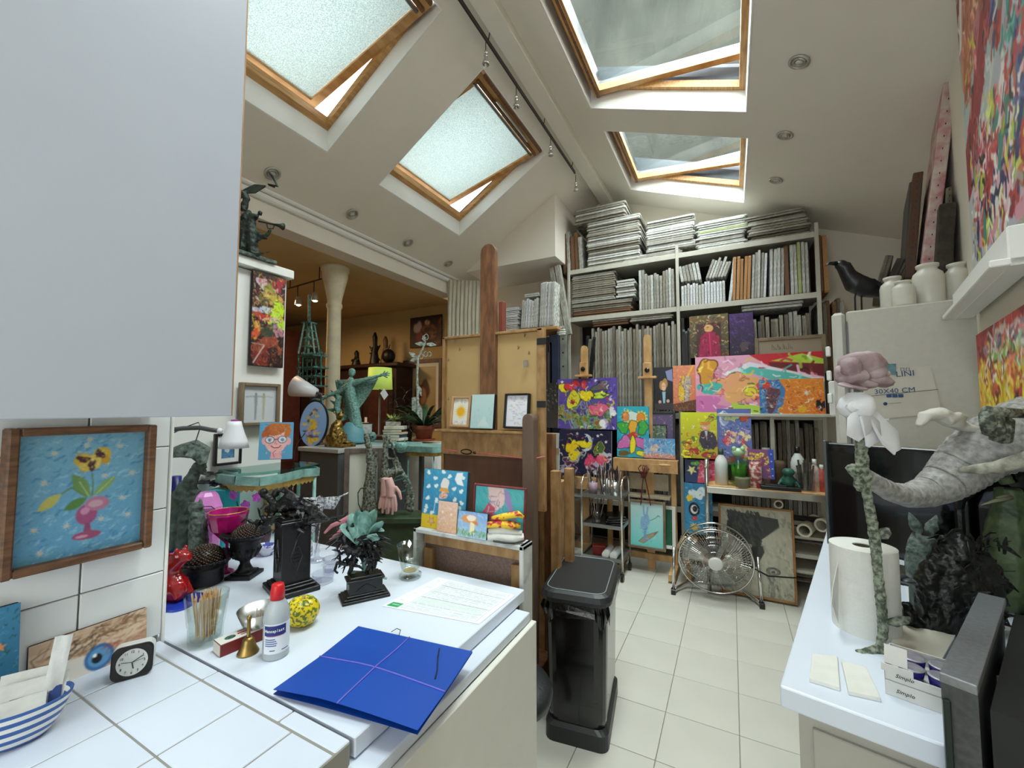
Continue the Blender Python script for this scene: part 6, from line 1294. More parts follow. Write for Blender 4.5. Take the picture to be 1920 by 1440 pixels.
# big board, back side forward
t = thing('reversed_board', 'large hardboard panel seen from behind with hanging clips, on the studio easel', 'board', (-1.19, 2.02, .97)); b0 = Vector(t.location); HB, WB = .95, .645
q = MB(); q.box((0, 0, HB / 2), (WB, .008, HB)); part('hardboard_sheet', q, hard, t)
for x in (-1, 1): q = MB(); q.box((x * (WB / 2 - .008), -.016, HB / 2), (.018 if x < 0 else .04, .03, HB), .002); part('edge_batten', q, oakl, t)
q = MB(); q.box((0, -.016, HB - .006), (WB, .03, .014), .002); part('top_batten', q, oakl, t)
wire = mat('dull_wire', '5c5347', .4, metal=.7, var=.2)
for (px, py, r) in ((863, 655, 1.4), (973, 652, 1.4), (842, 675, .3), (993, 662, .3), (853, 640, 1.6), (985, 628, 1.6), (842, 748, .3), (993, 744, .3)):
    p = E_(px, py, 1.99) - b0; q = MB(); g = random.Random(px)
    for k in range(4): q.tube([p + Vector((cos(r + k * .8) * .006 * s_, -.004, sin(r + k * .8) * .012 * s_)) + Vector((k * .002 - .004, 0, 0)) for s_ in (-1, 0, 1)], .0011, 4)
    part('hanging_clip', q, wire, t, kind='stuff')
q = MB(); p = E_(985, 682, 1.99) - b0; q.box(p, (.022, .004, .036), .001); part('silver_plate', q, mat('brushed_steel'), t)
for py in (640, 758): q = MB(); q.box(E_(1015, py, 1.985) - b0, (.05, .006, .034)); part('black_tape', q, mat('black_tape', '17161a', .6, var=.05), t)
# the lower reversed frame of the board continues behind the ledge down to the floor
def d_sun(a): a.grad('efece2', 'e6e6e2'); a.strokes(60, ['c84a50', '4a62b0', '5a9a4a', 'e0a030'], 0, 0, 1, .16, .03, .02, None, 2); a.strokes(60, ['c84a50', '4a62b0', '5a9a4a', 'e0a030'], 0, .86, 1, 1, .03, .02, None, 3); a.star(.5, .5, .42, 'f0c03a', 18, 0, .55); a.ell(.5, .5, .2, .16, 'f0b020')
M_, w_, h_ = rect([(851, 745), (888, 741), (876, 800), (840, 802)], (-1.40, 1.96, 1.38), 0, lean=.16); painting('sun drawing in a light wooden frame on the easel ledge', M_, w_, h_, d_sun, res=40, frame=mat('light_wood_frame', 'c29a72', .5, var=.1), fw=.014, fth=.022, th=.008)
def d_pale(a): a.grad('c8e0e0', 'b4d6da'); a.strokes(26, ['8ab0b8', '6a98a8', 'e4f0f0'], .1, .4, .9, .95, .1, .012, 1.3, 4, .7, .3); a.poly([(.3, .95), (.6, .62), (.85, .95)], 'dce8e4', .6)
M_, w_, h_ = rect([(886, 740), (929, 739), (922, 803), (881, 803)], (-1.3, 1.955, 1.38), 0, lean=.12); painting('pale aqua little landscape canvas on the easel ledge', M_, w_, h_, d_pale, res=40, th=.03, edge='1d1a1c')
def d_text(a):
    a.grad('eceaf2', 'e4e4ee'); g = random.Random(5)
    for k in range(16):
        y = .06 + .057 * k
        for i in range(g.randint(2, 5)): x = g.uniform(.1, .8); a.line([(x, y), (x + g.uniform(.04, .14), y + g.uniform(-.01, .01))], .014, g.choice(['b04a6a', '5a5a9a', '7a9a6a', '8a8aa0', 'c08a4a']))
M_, w_, h_ = rect([(950, 738), (997, 738), (988, 803), (943, 804)], (-1.1, 1.955, 1.38), 0, lean=.12); painting('black framed sheet of small coloured handwriting on the easel ledge', M_, w_, h_, d_text, res=44, frame=mat('black_frame'), fw=.010, fth=.028, th=.01)
# pink cord with carabiner
q = MB(); q.tube([E_(828, 842, 1.96), E_(858, 846, 1.95)], .003, 6); q.tube([E_(892, 849, 1.95), E_(930, 853, 1.95), E_(975, 859, 1.95), E_(1000, 860, 1.93), E_(1022, 856, 1.93)], .003, 6); t = single('elastic_tie', 'pink elastic cord stretched across the easel below the ledge', 'cord', q, mat('coral_cord', 'c8656a', .6, var=.05), smooth=1, kind=None)
q = MB(); c0 = E_(874, 847, 1.95); q.tube([c0 + Vector((.035 * cos(a), 0, .013 * sin(a))) for a in [i * pi / 6 for i in range(12)]], .0035, 6, closed=1); q.ell(E_(890, 849, 1.95), (.010, .008, .008)); part('carabiner', q, blackp, t)
# REVERSED CANVAS BEHIND THE DESK
YR = 1.30; R_ = lambda px, py, y=YR: PY(px, py, y)
TL, TR = R_(780, 992), R_(985, 1022); linen = mat('brown_linen', '7d6960', .9, var=.18, scale=160); W_ = TR.x - TL.x; zt = 1.035
t = thing('reversed_canvas', 'big canvas turned round, brown linen and wooden stretcher, behind the desk', 'canvas', (TL.x + W_ / 2, YR, .12)); H_ = zt - .12; gess = mat('painted_white_edge', 'c9cbc8', .7, col2='7f8078', scale=12, fac=(.3, .5), bump=.3)
q = MB(); q.box((0, .045, H_ / 2), (W_ - .02, .006, H_ - .02)); part('linen', q, linen, t)
for (c, d) in (((0, .02, H_ - .008), (W_, .075, .016)), ((W_ / 2 - .008, .02, H_ / 2), (.016, .075, H_)), ((-W_ / 2 + .008, .02, H_ / 2), (.016, .075, H_))): q = MB(); q.box(c, d, .003); part('wrapped_edge', q, gess, t)
for (c, d) in (((0, .03, H_ - .04), (W_ - .05, .025, .045)), ((W_ / 2 - .045, .03, H_ / 2 - .03), (.04, .025, H_ - .1)), ((-W_ / 2 + .045, .03, H_ / 2 - .03), (.04, .025, H_ - .1))): q = MB(); q.box(c, d, .002); part('stretcher_bar', q, oakl, t)
SZ = zt + .001
def d_night(a):
    a.grad('3f97bc', '2f80ac'); a.strokes(260, ['54a8c8', '2a78a4', '3f8fb8'], 0, 0, 1, .75, .06, .014, 1, 4, .6); a.poly([(0, .77), (1, .77), (1, 1), (0, 1)], 'e2c22a'); g = random.Random(2)
    for (x, y) in ((.1, .06), (.27, .15), (.45, .03), (.6, .1), (.9, .1), (.12, .3), (.5, .17), (.72, .3), (.88, .33), (.3, .28), (.12, .5), (.33, .52), (.75, .48), (.85, .6), (.1, .65), (.9, .52), (.24, .74), (.08, .72)): a.blob(x, y, .045, .035, 'dfe8e6', int(x * 90), .3)
    a.poly([(.76, .03), (.9, .02), (.87, .12), (.93, .24), (.78, .22), (.72, .14)], 'e8ecea'); a.blob(.5, .27, .10, .13, 'e4dcd8', 3, .2); a.poly([(.36, .36), (.62, .38), (.56, .3), (.42, .3)], 'd9a050'); a.blob(.48, .43, .10, .06, 'e8c0b0', 5, .2); a.strokes(14, ['c06a50', '8a4a60'], .4, .38, .56, .48, .04, .01); a.star(.24, .88, .09, 'e8b080', 5, .3, al=1, out='b07840', ow=.01); a.line([(.28, .72), (.3, .56), (.38, .56)], .012, 'd8e8e8')
M_, w_, h_ = rect([(800, 883), (882, 887), (866, 1000), (786, 992)], (TL.x + .1, YR + .01, SZ), 0, lean=.1); M_.translation.z = SZ; painting('blue night picture with white flecks and starfish on the reversed canvas', M_, w_, h_, d_night, res=110, th=.02, edge='20343c')
def d_knee(a): a.grad('55b8bc', '45aab2'); a.strokes(120, ['62c4c4', '3f9aa8'], 0, 0, 1, 1, .1, .02, .8, 2, .5); a.poly([(.25, 0), (.62, 0), (.6, .35), (.42, .55), (.3, .3)], 'e4c8c4'); a.poly([(.28, .35), (.42, .45), (.38, .8), (.5, 1), (.1, 1), (.14, .6)], 'c8506a'); a.poly([(.58, 0), (.7, .1), (.86, .7), (.8, .72), (.62, .3)], '9a8ac0'); a.strokes(30, ['b86a80', 'e8d0d0', '7a6ab0'], .25, .1, .6, .6, .15, .012); a.poly([(.62, .55), (.66, .6), (.6, .95), (.56, .8)], 'cfe0f0')
M_, w_, h_ = rect([(890, 900), (986, 912), (986, 1008), (884, 996)], (TL.x + .3, YR + .035, SZ), 0, lean=.08); M_.translation.z = SZ; painting('turquoise picture of a pink draped shape in a thin maroon frame', M_, w_, h_, d_knee, res=110, th=.01, frame=mat('maroon_frame', '6e2a30', .5, var=.1), fw=.008, fth=.014)
def d_biscuit(a): a.grad('e4bfae', 'dcae8e'); a.strokes(150, ['e8d0b8', 'd9a04a', 'c88a7a', 'f0e0d4', 'e0b05a'], .05, .1, .95, .95, .08, .02, None, 3, .8); a.star(.25, .35, .09, 'f0e4da', 8); a.star(.7, .4, .09, 'f0e4da', 8)
M_, w_, h_ = rect([(824, 936), (862, 938), (852, 995), (818, 993)], (TL.x + .13, YR - .01, SZ), 0, lean=.1); M_.translation.z = SZ; painting('small peach coloured dotted drawing card in front of the night picture', M_, w_, h_, d_biscuit, res=50, th=.003, edge='d9c0a8')
def d_mush(a): a.grad('7fa8d8', 'a8c4dc'); a.strokes(80, ['9ab8e0', 'c4d4e8'], 0, 0, 1, .8, .1, .03, .6, 2, .5); a.blob(.4, .28, .26, .17, 'e09a5a', 2, .08); a.blob(.46, .24, .17, .11, 'f0e4d4', 3, .1); a.poly([(.44, .4), (.58, .4), (.6, .85), (.42, .85)], 'f0e2b8'); a.poly([(.5, .4), (.66, .34), (.72, .5), (.58, .46)], 'd9843a'); a.strokes(110, ['5a9a4a', '3a7a3a', '8ab85a'], 0, .76, 1, .98, .08, .014, -1.5, 4, .9, .5)
M_, w_, h_ = rect([(864, 949), (918, 957), (908, 1005), (853, 996)], (TL.x + .2, YR - .022, SZ), 0, lean=.12); M_.translation.z = SZ; painting('little square canvas of an orange mushroom in grass', M_, w_, h_, d_mush, res=70, th=.016, edge='26332c')
b_ = PY(950, 1018, YR - .01); b_.z = SZ; V = lambda x, y, d=0: PV(x, y, b_, d)
q = MB(); q.tube([V(914, 1006), V(935, 1004), (V(960, 1008)), V(982, 1006)], [.018, .024, .026, .018], 12, flat=.62); q.tube([V(916, 996), V(940, 993), V(978, 1000)], [.010, .018, .014], 10, flat=.7); q.v = [(v[0], v[1], max(v[2], .0)) for v in q.v]
t = single('folded_white_cloth', 'folded white cloth bag with black print under the patterned scarf', 'cloth', q, mat('white_cotton', 'd6d6d0', .9, var=.06, scale=30, bump=.3), b_, smooth=1, disp=.006, dscale=.02)
q = MB(); q.tube([V(925, 1010, -.026), V(945, 1013, -.027), V(965, 1014, -.026)], .003, 5); part('black_print', q, txm, t)
q = MB(); q.tube([V(914, 984), V(935, 982), V(958, 984), V(976, 986)], [.016, .022, .022, .012], 12, flat=.6); q.tube([V(922, 972), V(945, 968), V(972, 964), V(982, 970)], [.010, .014, .014, .008], 10, flat=.8)
single('patterned_scarf', 'folded red and yellow patterned scarf on the white cloth', 'cloth', q, mat('wax_print', 'e6c02a', .7, col2='b82c3c', scale=60, fac=(.42, .5)), b_, smooth=1, disp=.006, dscale=.02)
# veneer sheets and leaning canvas beyond the easel
q = MB(); A_ = PY(1000, 905, 2.15); B_ = PY(1058, 905, 2.15); W2 = B_.x - A_.x
t = thing('veneer_crate', 'stack of pale wood veneer boards standing between easel and bin', 'boards', ((A_.x + B_.x) / 2 - .04, 2.22, 0))
for i in range(5): q = MB(); q.box((-W2 / 2 + W2 * (i + .5) / 5, .0, .56 - .004 * i), (W2 / 5 * .92, .16, 1.12 - .008 * i), .002); part('board', q, oakl, t)
M_, w_, h_ = rect([(1022, 840), (1046, 840), (1050, 905), (1028, 905)], (B_.x - .1, 2.2, 1.13), .2, lean=.2); painting('small reversed white-edged canvas leaning on the veneer boards', M_, w_, h_, d_plain('8a7458'), res=16, th=.02, edge='d0cec4')
# EASELS AND PICTURES IN FRONT OF THE SHELVES
pinel = mat('light_pine', 'd0a874', .5, col2='b88c58', scale=8, stretch=(2, 2, 1))
def pop(a, bgc, pal, seed, n=12, y0=.1, y1=.9, out='15120f', r=.13, stems=True, extra=None):
    a.grad(bgc, bgc) if isinstance(bgc, str) else a.grad(*bgc); g = random.Random(seed)
    if stems:
        for i in range(9): x = g.uniform(.05, .95); a.line([(x, 1), (x + g.uniform(-.1, .1), .75), (x + g.uniform(-.15, .15), .45)], .012, g.choice(['3f8a3f', 'a8c84a', '2f6a3a', '8fb8a0']))
    for i in range(n):
        x, y = g.uniform(.08, .92), g.uniform(y0, y1); c = g.choice(pal); k = r * g.uniform(.6, 1.2); a.blob(x, y, k, k * a.asp * .8, c, seed * 9 + i, .45, out=out, ow=.010)
        for j in range(3): a.blob(x + g.uniform(-.4, .4) * k, y + g.uniform(-.4, .4) * k, k * .35, k * .3 * a.asp, g.choice(pal), i * 7 + j, .4, out=out, ow=.006)
    if extra: extra(a)
    return a
def put(label, px, p0, draw, res, yaw=0, lean=.06, **k):
    M_, w_, h_ = rect(px, p0, yaw, lean); k.setdefault('jazz', int(res * res * h_ / w_ / 75)); return painting(label, M_, w_, h_, draw, res=int(res * 1.25), **k)
YE2 = 4.08
def easel2(name, label, pxm, ytop, xa, xb, yl, ym, w=.07):
    m_ = PY(pxm, 800, YE2 + .06).x; xl, xr = PY(xa, yl, YE2).x, PY(xb, yl, YE2).x; zl = PY(pxm, yl, YE2).z; zt_ = PY(pxm, ytop, YE2 + .06).z; c = (xl + xr) / 2
    t = thing(name, label, 'easel', (c, YE2, 0)); q = MB(); q.prism([(-w / 2, 0), (w / 2, 0), (w / 2, zt_ - w / 2), (w * .35, zt_ - w * .12), (0, zt_), (-w * .35, zt_ - w * .12), (-w / 2, zt_ - w / 2)], -.014, .014, MT((m_ - c, .06, 0)) @ XZ); part('mast', q, pinel, t)
    zm = PY(pxm, ym, YE2 + .04).z; q = MB(); q.box((m_ - c, .03, zm + .06), (w * 1.15, .03, .14), .003); q.box((m_ - c, .02, zm - .01), (w * 2.4, .06, .022), .003); cl = part('top_clamp', q, pinel, t)
    q = MB(); q.lathe([(.022, 0), (.024, .01), (.012, .016), (0, .018)], n=8, M=MT((m_ - c, .014, zm + .06)) @ MRT(pi / 2, 4, 'X')); part('clamp_knob', q, blackp, cl)
    q = MB(); q.box((0, -.05, zl - .06), (xr - xl, .02, .12), .003); q.box((0, -.01, zl - .01), (xr - xl, .09, .014), .002); part('ledge', q, pinel, t)
    for x in (-(xr - xl) / 2 + .05, (xr - xl) / 2 - .05): q = MB(); q.box((x, .05, zl / 2 + .03), (.045, .04, zl), .003); part('leg', q, pinel, t); q = MB(); q.box((x, -.02, .05), (.06, .4, .06), .004); part('foot', q, pinel, t)
    q = MB(); q.box((0, .05, .12), (xr - xl, .03, .06), .003); part('cross_rail', q, pinel, t); return t
easel2('display_easel', 'pine easel behind the purple and night paintings with its top clamp showing', 1097, 648, 1040, 1150, 893, 703)
t2 = easel2('display_easel', 'pine easel with leather laces on its ledge, holding the turquoise painting', 1217, 627, 1152, 1272, 860, 706)
q = MB()
g = random.Random(2); c0 = PY(1207, 878, YE2 - .10)
for k in range(9): q.tube([c0 + Vector((g.uniform(-.03, .03), 0, .03)), c0 + Vector((g.uniform(-.05, .05), -.012, 0)), c0 + Vector((g.uniform(-.03, .03), 0, -.09)), c0 + Vector((g.uniform(-.03, .03), 0, -.03))], .0035, 5)
for dx in (-.02, .035): q.tube([c0 + Vector((0, 0, -.04)), c0 + Vector((dx, -.008, -.2)), c0 + Vector((dx * 1.6, -.004, -.33))], .005, 5)
single('leather_laces', 'bundle of dark red leather laces hanging over the easel ledge', 'laces', q, mat('oxblood_leather', '5a2320', .5, var=.4, scale=40))
q = MB(); A_, B_ = PY(1213, 871, YE2 - .085), PY(1258, 873, YE2 - .085); q.tube([A_, A_.lerp(B_, .5)], .003, 6); q.tube([A_.lerp(B_, .5), A_.lerp(B_, .55), A_.lerp(B_, .8), B_], [.004, .011, .013, .006], 10); single('wooden_maulstick', 'short tool with wooden handle lying on the easel ledge', 'tool', q, pinel, smooth=1)
stars = lambda a, ps, r=.035: [a.star(x, y, r, 'f0f0f4') for x, y in ps]
def d_purple(a):
    def ex(a):
        stars(a, ((.08, .06), (.66, .05), (.9, .42))); a.blob(.12, .18, .1, .1, 'f0e030', 1, .2, out='2a2010', ow=.008); a.blob(.26, .14, .12, .1, 'd83a48', 2, .4, out='7a1420', ow=.008); a.blob(.46, .12, .05, .09, 'e84a58', 3, .2, out='7a1420', ow=.006); a.blob(.74, .17, .15, .08, '5c5e60', 4, .4, out='17181a', ow=.01); a.blob(.28, .42, .12, .17, 'e8e040', 5, .2, out='3a3410', ow=.01); a.ell(.27, .46, .04, .05, 'a82a20'); a.blob(.5, .34, .1, .12, 'f2d820', 6, .3, out='3a3410', ow=.01); a.blob(.74, .34, .14, .06, 'c8e048', 7, .3, out='2a3a10', ow=.01); a.blob(.7, .62, .14, .14, 'e0688a', 8, .3, out='7a2a48', ow=.01); a.ell(.80, .88, .07, .085, 'b8b0e0'); a.ell(.77, .88, .05, .07, 'f4f4fa'); a.poly([(.88, .6), (.92, .5), (1, .7), (.9, .78)], 'e8e8ee')
    pop(a, '5f4aa4', ['6a7a86', '8a6a3a', '4a6a5a', '7a8aa0', '9a7a4a'], 3, 14, .55, .95, '8ab84a', .09, extra=ex)
put('purple painting of screaming yellow and red flower heads with white stars', [(1045, 710), (1158, 709), (1155, 806), (1045, 803)], (-1.3, YE2 + .005, 1.5), d_purple, 130, th=.025, edge='6a5aa8')
def d_nightfl(a):
    def ex(a): stars(a, ((.36, .08), (.75, .12), (.9, .25))); a.ell(.52, .28, .13, .2, 'c8d4e0'); a.ell(.46, .26, .12, .18, '1c1f4a'); a.blob(.5, .32, .12, .09, 'f2d820', 1, .3, out='a88a10', ow=.008); a.blob(.25, .4, .1, .16, 'f0d020', 2, .35, out='5a4a10', ow=.008); a.blob(.3, .58, .12, .1, 'f0d828', 3, .3); a.blob(.78, .4, .1, .12, '4a6a3a', 4, .3, out='c8b020', ow=.01); a.blob(.6, .68, .1, .12, 'e04a78', 5, .3); a.blob(.82, .66, .09, .12, 'e85a7a', 6, .3); [a.star(x, y, .03, 'e04a5a') for x, y in ((.46, .5), (.58, .55), (.62, .9), (.56, .78))]
    pop(a, '171a40', ['b8a0c8', '5a2a4a', '8a90a8', '2a2a5a', 'c8c8d8'], 8, 14, .55, .98, 'c0c4d0', .1, False, ex)
put('dark night painting of yellow blossoms, crescent moon and stars', [(1050, 806), (1150, 808), (1143, 892), (1046, 886)], (-1.3, YE2 - .03, 1.1), d_nightfl, 130, th=.02, edge='b8bcc8')
def d_turq(a):
    a.grad('2bb0c8', '22a0c0'); a.star(.35, .2, .24, 'e8e060', 12, 0, .7); a.star(.75, .22, .24, 'e8e060', 12, .2, .7); a.blob(.5, .2, .16, .12, 'd8e8e0', 1, .2, out='1a3a3a', ow=.01); a.ell(.27, .2, .11, .09, 'e08a4a', out='7a3a1a'); a.ell(.76, .22, .12, .09, 'e8902a', out='7a3a1a')
    for x in (.2, .82): a.blob(x, .42, .17, .13, '3fae4a', int(x * 9), .25, out='123a18', ow=.02)
    a.blob(.5, .42, .15, .14, 'e8b030', 3, .25, out='5a2a10', ow=.02); a.blob(.5, .57, .2, .05, 'c83a2a', 4, .3); [a.blob(x, .72, .22, .12, 'd070b8', int(x * 20), .3, out='4a1a40', ow=.02) for x in (.24, .8)]; a.blob(.5, .76, .1, .17, 'f0e020', 5, .15, out='4a4010', ow=.02); a.blob(.82, .92, .2, .06, 'e8e030', 6, .2, out='4a4010', ow=.02); a.blob(.22, .93, .2, .05, '6a5a30', 7, .2)
put('tall turquoise painting of a sunflower-eyed green and yellow creature', [(1160, 762), (1219, 762), (1214, 858), (1154, 856)], (-.9, YE2 - .005, 1.1), d_turq, 70, th=.02, edge='2a98b0')
def d_stars(a): a.grad('6a5a80', '5a4a74'); a.strokes(50, ['b8a0b8', 'd8c8d0', '4a3a5a', '8a5a7a'], 0, 0, 1, 1, .04, .02, None, 2); a.poly([(0, .4), (.75, .4), (.75, 1), (0, 1)], '14140f'); a.poly([(.04, .46), (.68, .46), (.68, 1), (.04, 1)], '5a6a5a'); a.strokes(80, ['8aa88a', 'c8d8c8', '3a4a3a'], .04, .46, .66, .98, .1, .02, None, 4)
put('black framed purple starry picture with a small framed one before it', [(1217, 772), (1267, 772), (1266, 830), (1214, 830)], (-.66, YE2 + .05, 1.3), d_stars, 50, th=.01, frame=mat('black_frame'), fw=.02, fth=.02)
def d_bluep(a): a.grad('5a98cc', '7ab0d8'); a.poly([(0, .8), (.5, .72), (1, .82), (1, 1), (0, 1)], 'c88a7a'); a.blob(.35, .5, .12, .2, 'd8b8a8', 2, .3); a.strokes(80, ['d8ecf8', '3a78b8', 'e8a8b8', 'b8d8f0'], .05, .1, .95, .9, .14, .014, None, 3)
put('small sky blue picture of two pale figures on the easel ledge', [(1208, 821), (1267, 823), (1265, 862), (1206, 857)], (-.6, YE2 - .035, 1.1), d_bluep, 70, th=.015, edge='2a4a6a')
def d_man(a): a.grad('23232f', '1a1a22'); a.poly([(.6, .1), (.95, .05), (.98, .35), (.7, .3)], '8a90c0'); a.blob(.5, .42, .2, .15, 'b8864a', 2, .2); a.ell(.5, .46, .11, .1, 'ecc0a4'); a.ell(.46, .45, .015, .01, '3a2a20'); a.ell(.54, .45, .015, .01, '3a2a20'); a.poly([(.1, 1), (.15, .65), (.4, .56), (.62, .56), (.9, .68), (.95, 1)], '101018'); a.poly([(.42, .58), (.6, .58), (.56, .95), (.48, .95)], '9ac0d8'); a.ell(.3, .82, .08, .04, 'e0b0a0'); a.ell(.72, .8, .08, .04, 'e0b0a0'); a.poly([(0, .86), (1, .84), (1, 1), (0, 1)], '3a3238')
put('dark poster of a curly-haired person in a black jacket and pale scarf', [(1227, 690), (1263, 687), (1262, 768), (1226, 768)], (-.6, YE2 + .1, 1.6), d_man, 60, jazz=0, th=.01, edge='202028')
def d_orange(a): a.grad('e8906a', 'd87a5a'); a.line([(.6, .3), (.9, 0)], .07, 'f0c030'); a.blob(.4, .55, .14, .3, 'e8c030', 2, .4, out='7a5a20'); a.blob(.62, .5, .17, .26, 'b8a8a0', 3, .4, out='6a4a50'); a.poly([(0, .85), (1, .75), (1, 1), (0, 1)], '6a3a28'); a.strokes(50, ['f0d0b0', 'e8c040', '9a4a30'], 0, 0, 1, 1, .3, .01, None, 4, .7); a.strokes(60, ['f8e050', '7a6a70', 'e8e0e0'], .3, .25, .78, .8, .06, .03, None, 5)
put('orange painting with two speckled upright forms and light rays', [(1262, 686), (1305, 684), (1305, 770), (1262, 771)], (-.4, YE2 + .09, 1.6), d_orange, 50, th=.02, edge='c8825a')
def d_bigpink(a):
    a.grad('e8a8c4', 'e89ab8'); a.poly([(.45, 0), (1, 0), (1, .3), (.6, .2)], 'c8202c'); a.poly([(.62, .12), (.85, .02), (1, .12), (1, .2)], 'b0d040'); a.poly([(.6, .14), (1, .2), (1, .4), (.62, .24)], '6a1420'); a.poly([(.25, .3), (.45, .12), (1, .42), (1, .5), (.5, .26), (.3, .45)], 'e8e4f0'); a.poly([(.28, .38), (.46, .2), (.75, .32), (1, .48), (1, .62), (.7, .5), (.48, .32)], '5cc0b8'); a.poly([(.5, .42), (.75, .5), (1, .6), (1, .75), (.6, .58)], '8aa8c0')
    a.blob(.1, .25, .09, .2, 'd89a2a', 3, .3, out='7a3a1a'); a.blob(.28, .5, .14, .2, 'eda878', 2, .3, out='a84a3a', ow=.005); a.blob(.45, .6, .2, .18, 'eeb070', 5, .3); a.blob(.7, .7, .2, .16, 'eed030', 6, .3); a.blob(.55, .6, .06, .14, 'e0504a', 7, .5); a.ell(.45, .62, .05, .07, 'e8e030', out='3a3a10', ow=.004); a.blob(.12, .55, .09, .12, '48b8b0', 8, .3); a.blob(.1, .85, .18, .14, 'd878b8', 9, .4); a.blob(.38, .9, .16, .07, 'f4f0f4', 10, .3); a.poly([(.3, .8), (.5, .85), (.8, 1), (.3, 1)], 'b8d848')
    a.strokes(40, ['7a2a20', 'c8405a', '3a6a30', 'f0f0f0'], .1, .2, .9, .95, .05, .010, .3, 11, .9)
put('big wide pink and turquoise painting of swirling reclining bodies', [(1302, 673), (1546, 655), (1546, 775), (1307, 780)], (.1, YE2 + .06, 1.6), d_bigpink, 230, jazz=110, th=.03, edge='d89ab0')
def d_fire(a): a.grad('e88a28', 'e07a20'); a.poly([(0, 0), (.32, .02), (.42, .3), (.38, .7), (.24, 1), (0, 1)], '3f7cb8'); a.strokes(60, ['2a5a98', '8ab8d8'], 0, 0, .33, 1, .08, .02, None, 2, .7); a.ell(.12, .16, .06, .1, 'd83a30'); a.blob(.2, .55, .12, .28, '5a3a48', 3, .5); a.strokes(40, ['2a1a20', '9a5a60'], .08, .3, .32, .85, .1, .01, None, 4); a.strokes(90, ['f0b060', 'b85a18', 'f8d0a0'], .42, .05, 1, .95, .08, .007, None, 5); a.star(.74, .4, .06, 'e8e0d8', 6); a.blob(.95, .75, .07, .16, '1a120c', 6, .5); a.ell(.66, .85, .07, .1, 'e8b020')
put('wide orange painting with a blue panel and red sun, before the pink one', [(1424, 711), (1546, 710), (1546, 776), (1424, 778)], (.4, YE2 - .01, 1.6), d_fire, 120, th=.02, edge='b87a3a')
def d_red(a): a.grad('6a5a3a', '4a3a2a'); a.strokes(200, ['c8a04a', '5a7a4a', 'a8543a', '3a4a5a', 'e0c880'], 0, 0, 1, 1, .08, .02, None, 2); a.poly([(.18, .2), (.82, .2), (.82, 1), (.18, 1)], '4a2c26'); a.ell(.5, .32, .12, .09, 'd8a468'); a.poly([(.22, 1), (.3, .5), (.44, .4), (.6, .4), (.76, .55), (.8, 1)], 'a0184a'); a.line([(.52, .45), (.54, 1)], .03, 'd83070'); a.strokes(30, ['c83a6a', '6a1030'], .25, .5, .78, 1, .1, .02, 1.3, 3)
put('ornate painting of a blond figure in a crimson coat under the shelf', [(1291, 592), (1366, 589), (1366, 668), (1295, 671)], (-.2, YF - .06, 2.1), d_red, 80, th=.03, edge='3a2c1e', lean=.02)
def d_pur2(a): a.grad('4a2c6a', '2c2038'); a.strokes(90, ['5a3a86', '3a2450', '6a4a94', '2a1c38'], 0, 0, 1, .8, .16, .04, .8, 2, .8); a.blob(.6, .8, .2, .1, '5a4a50', 3)
put('dark purple abstract canvas tucked beside the crimson figure', [(1367, 588), (1413, 586), (1413, 664), (1368, 666)], (0, YF - .045, 2.1), d_pur2, 46, th=.03, edge='241c2a', lean=.02)
t = put('large reversed brown canvas with a handwritten signature in its top bar', [(1414, 636), (1550, 625), (1550, 700), (1418, 705)], (.3, YE2 + .16, 1.9), lambda a: (a.grad('9a8c78', '8a7c68'), [a.line([(.22 + .022 * i + .01 * (i % 3), .3), (.225 + .022 * i, .12 + .05 * (i % 4))], .006, '3a342c') for i in range(15)]), 130, jazz=0, th=.02, frame=oakf, fw=.03, fth=.02)
q = MB(); q.box((.30, YE2 + .02, 1.44), (.86, .10, .025), .003); q.box((.30, YE2 + .06, .72), (.03, .03, 1.43)); single('grey_picture_rail', 'grey metal rail shelf carrying the wide orange painting', 'shelf', q, shelfm)
def d_yel(a):
    a.grad('e8e020', 'c8d828'); a.poly([(0, 0), (.3, 0), (.2, .4), (0, .5)], '2a4ab8'); a.poly([(.8, 0), (1, 0), (1, .3), (.85, .3)], '3a3a98'); pop(a, ('d8e020', 'b8a020'), ['e8e828', 'd8902a', '3a8a3a', 'b83028', 'f0e848', 'a8c828'], 5, 13, .1, .95, '2a2010', .13, False); a.ell(.68, .3, .12, .1, 'e0a890'); a.blob(.68, .24, .14, .05, 'd88a3a', 2); a.poly([(.5, .62), (.56, .42), (.7, .38), (.92, .46), (1, .66), (.9, .8), (.6, .78)], '3a3044'); a.poly([(.66, .4), (.74, .4), (.72, .62)], 'c8c0c8')
put('yellow crowded painting with a suited person among bright blooms', [(1277, 772), (1345, 774), (1345, 862), (1276, 857)], (-.3, YE2 - .06, 1.2), d_yel, 85, th=.02, edge='1a1a20')
def d_moon(a): a.grad('5f6fb4', '6a78b8'); a.ell(.2, .17, .13, .14, 'd0d8ec'); a.ell(.25, .17, .12, .12, '98a4cc'); a.blob(.45, .17, .2, .06, 'a8b890', 2, .5, out='3a3a30'); a.blob(.8, .17, .16, .04, 'c84a2a', 3, .4, out='3a2010'); pop_ = ['e8b0a0', 'e8c050', 'd8607a', 'f0e0b0', 'b0a0d8', 'f08a8a', 'd84a5a']; g = random.Random(4); [a.blob(g.uniform(.12, .88), g.uniform(.4, .95), .08, .06, g.choice(pop_), i, .5, out='5a4a7a', ow=.008) for i in range(24)]; a.strokes(50, ['f8f0e8', 'd86a8a', '3a3a6a'], .1, .35, .9, .98, .08, .012, None, 5)
put('periwinkle blue painting with moon and bouquet beside the yellow one', [(1344, 768), (1408, 765), (1411, 872), (1346, 872)], (.0, YE2 - .05, 1.2), d_moon, 85, th=.02, edge='3a4478')
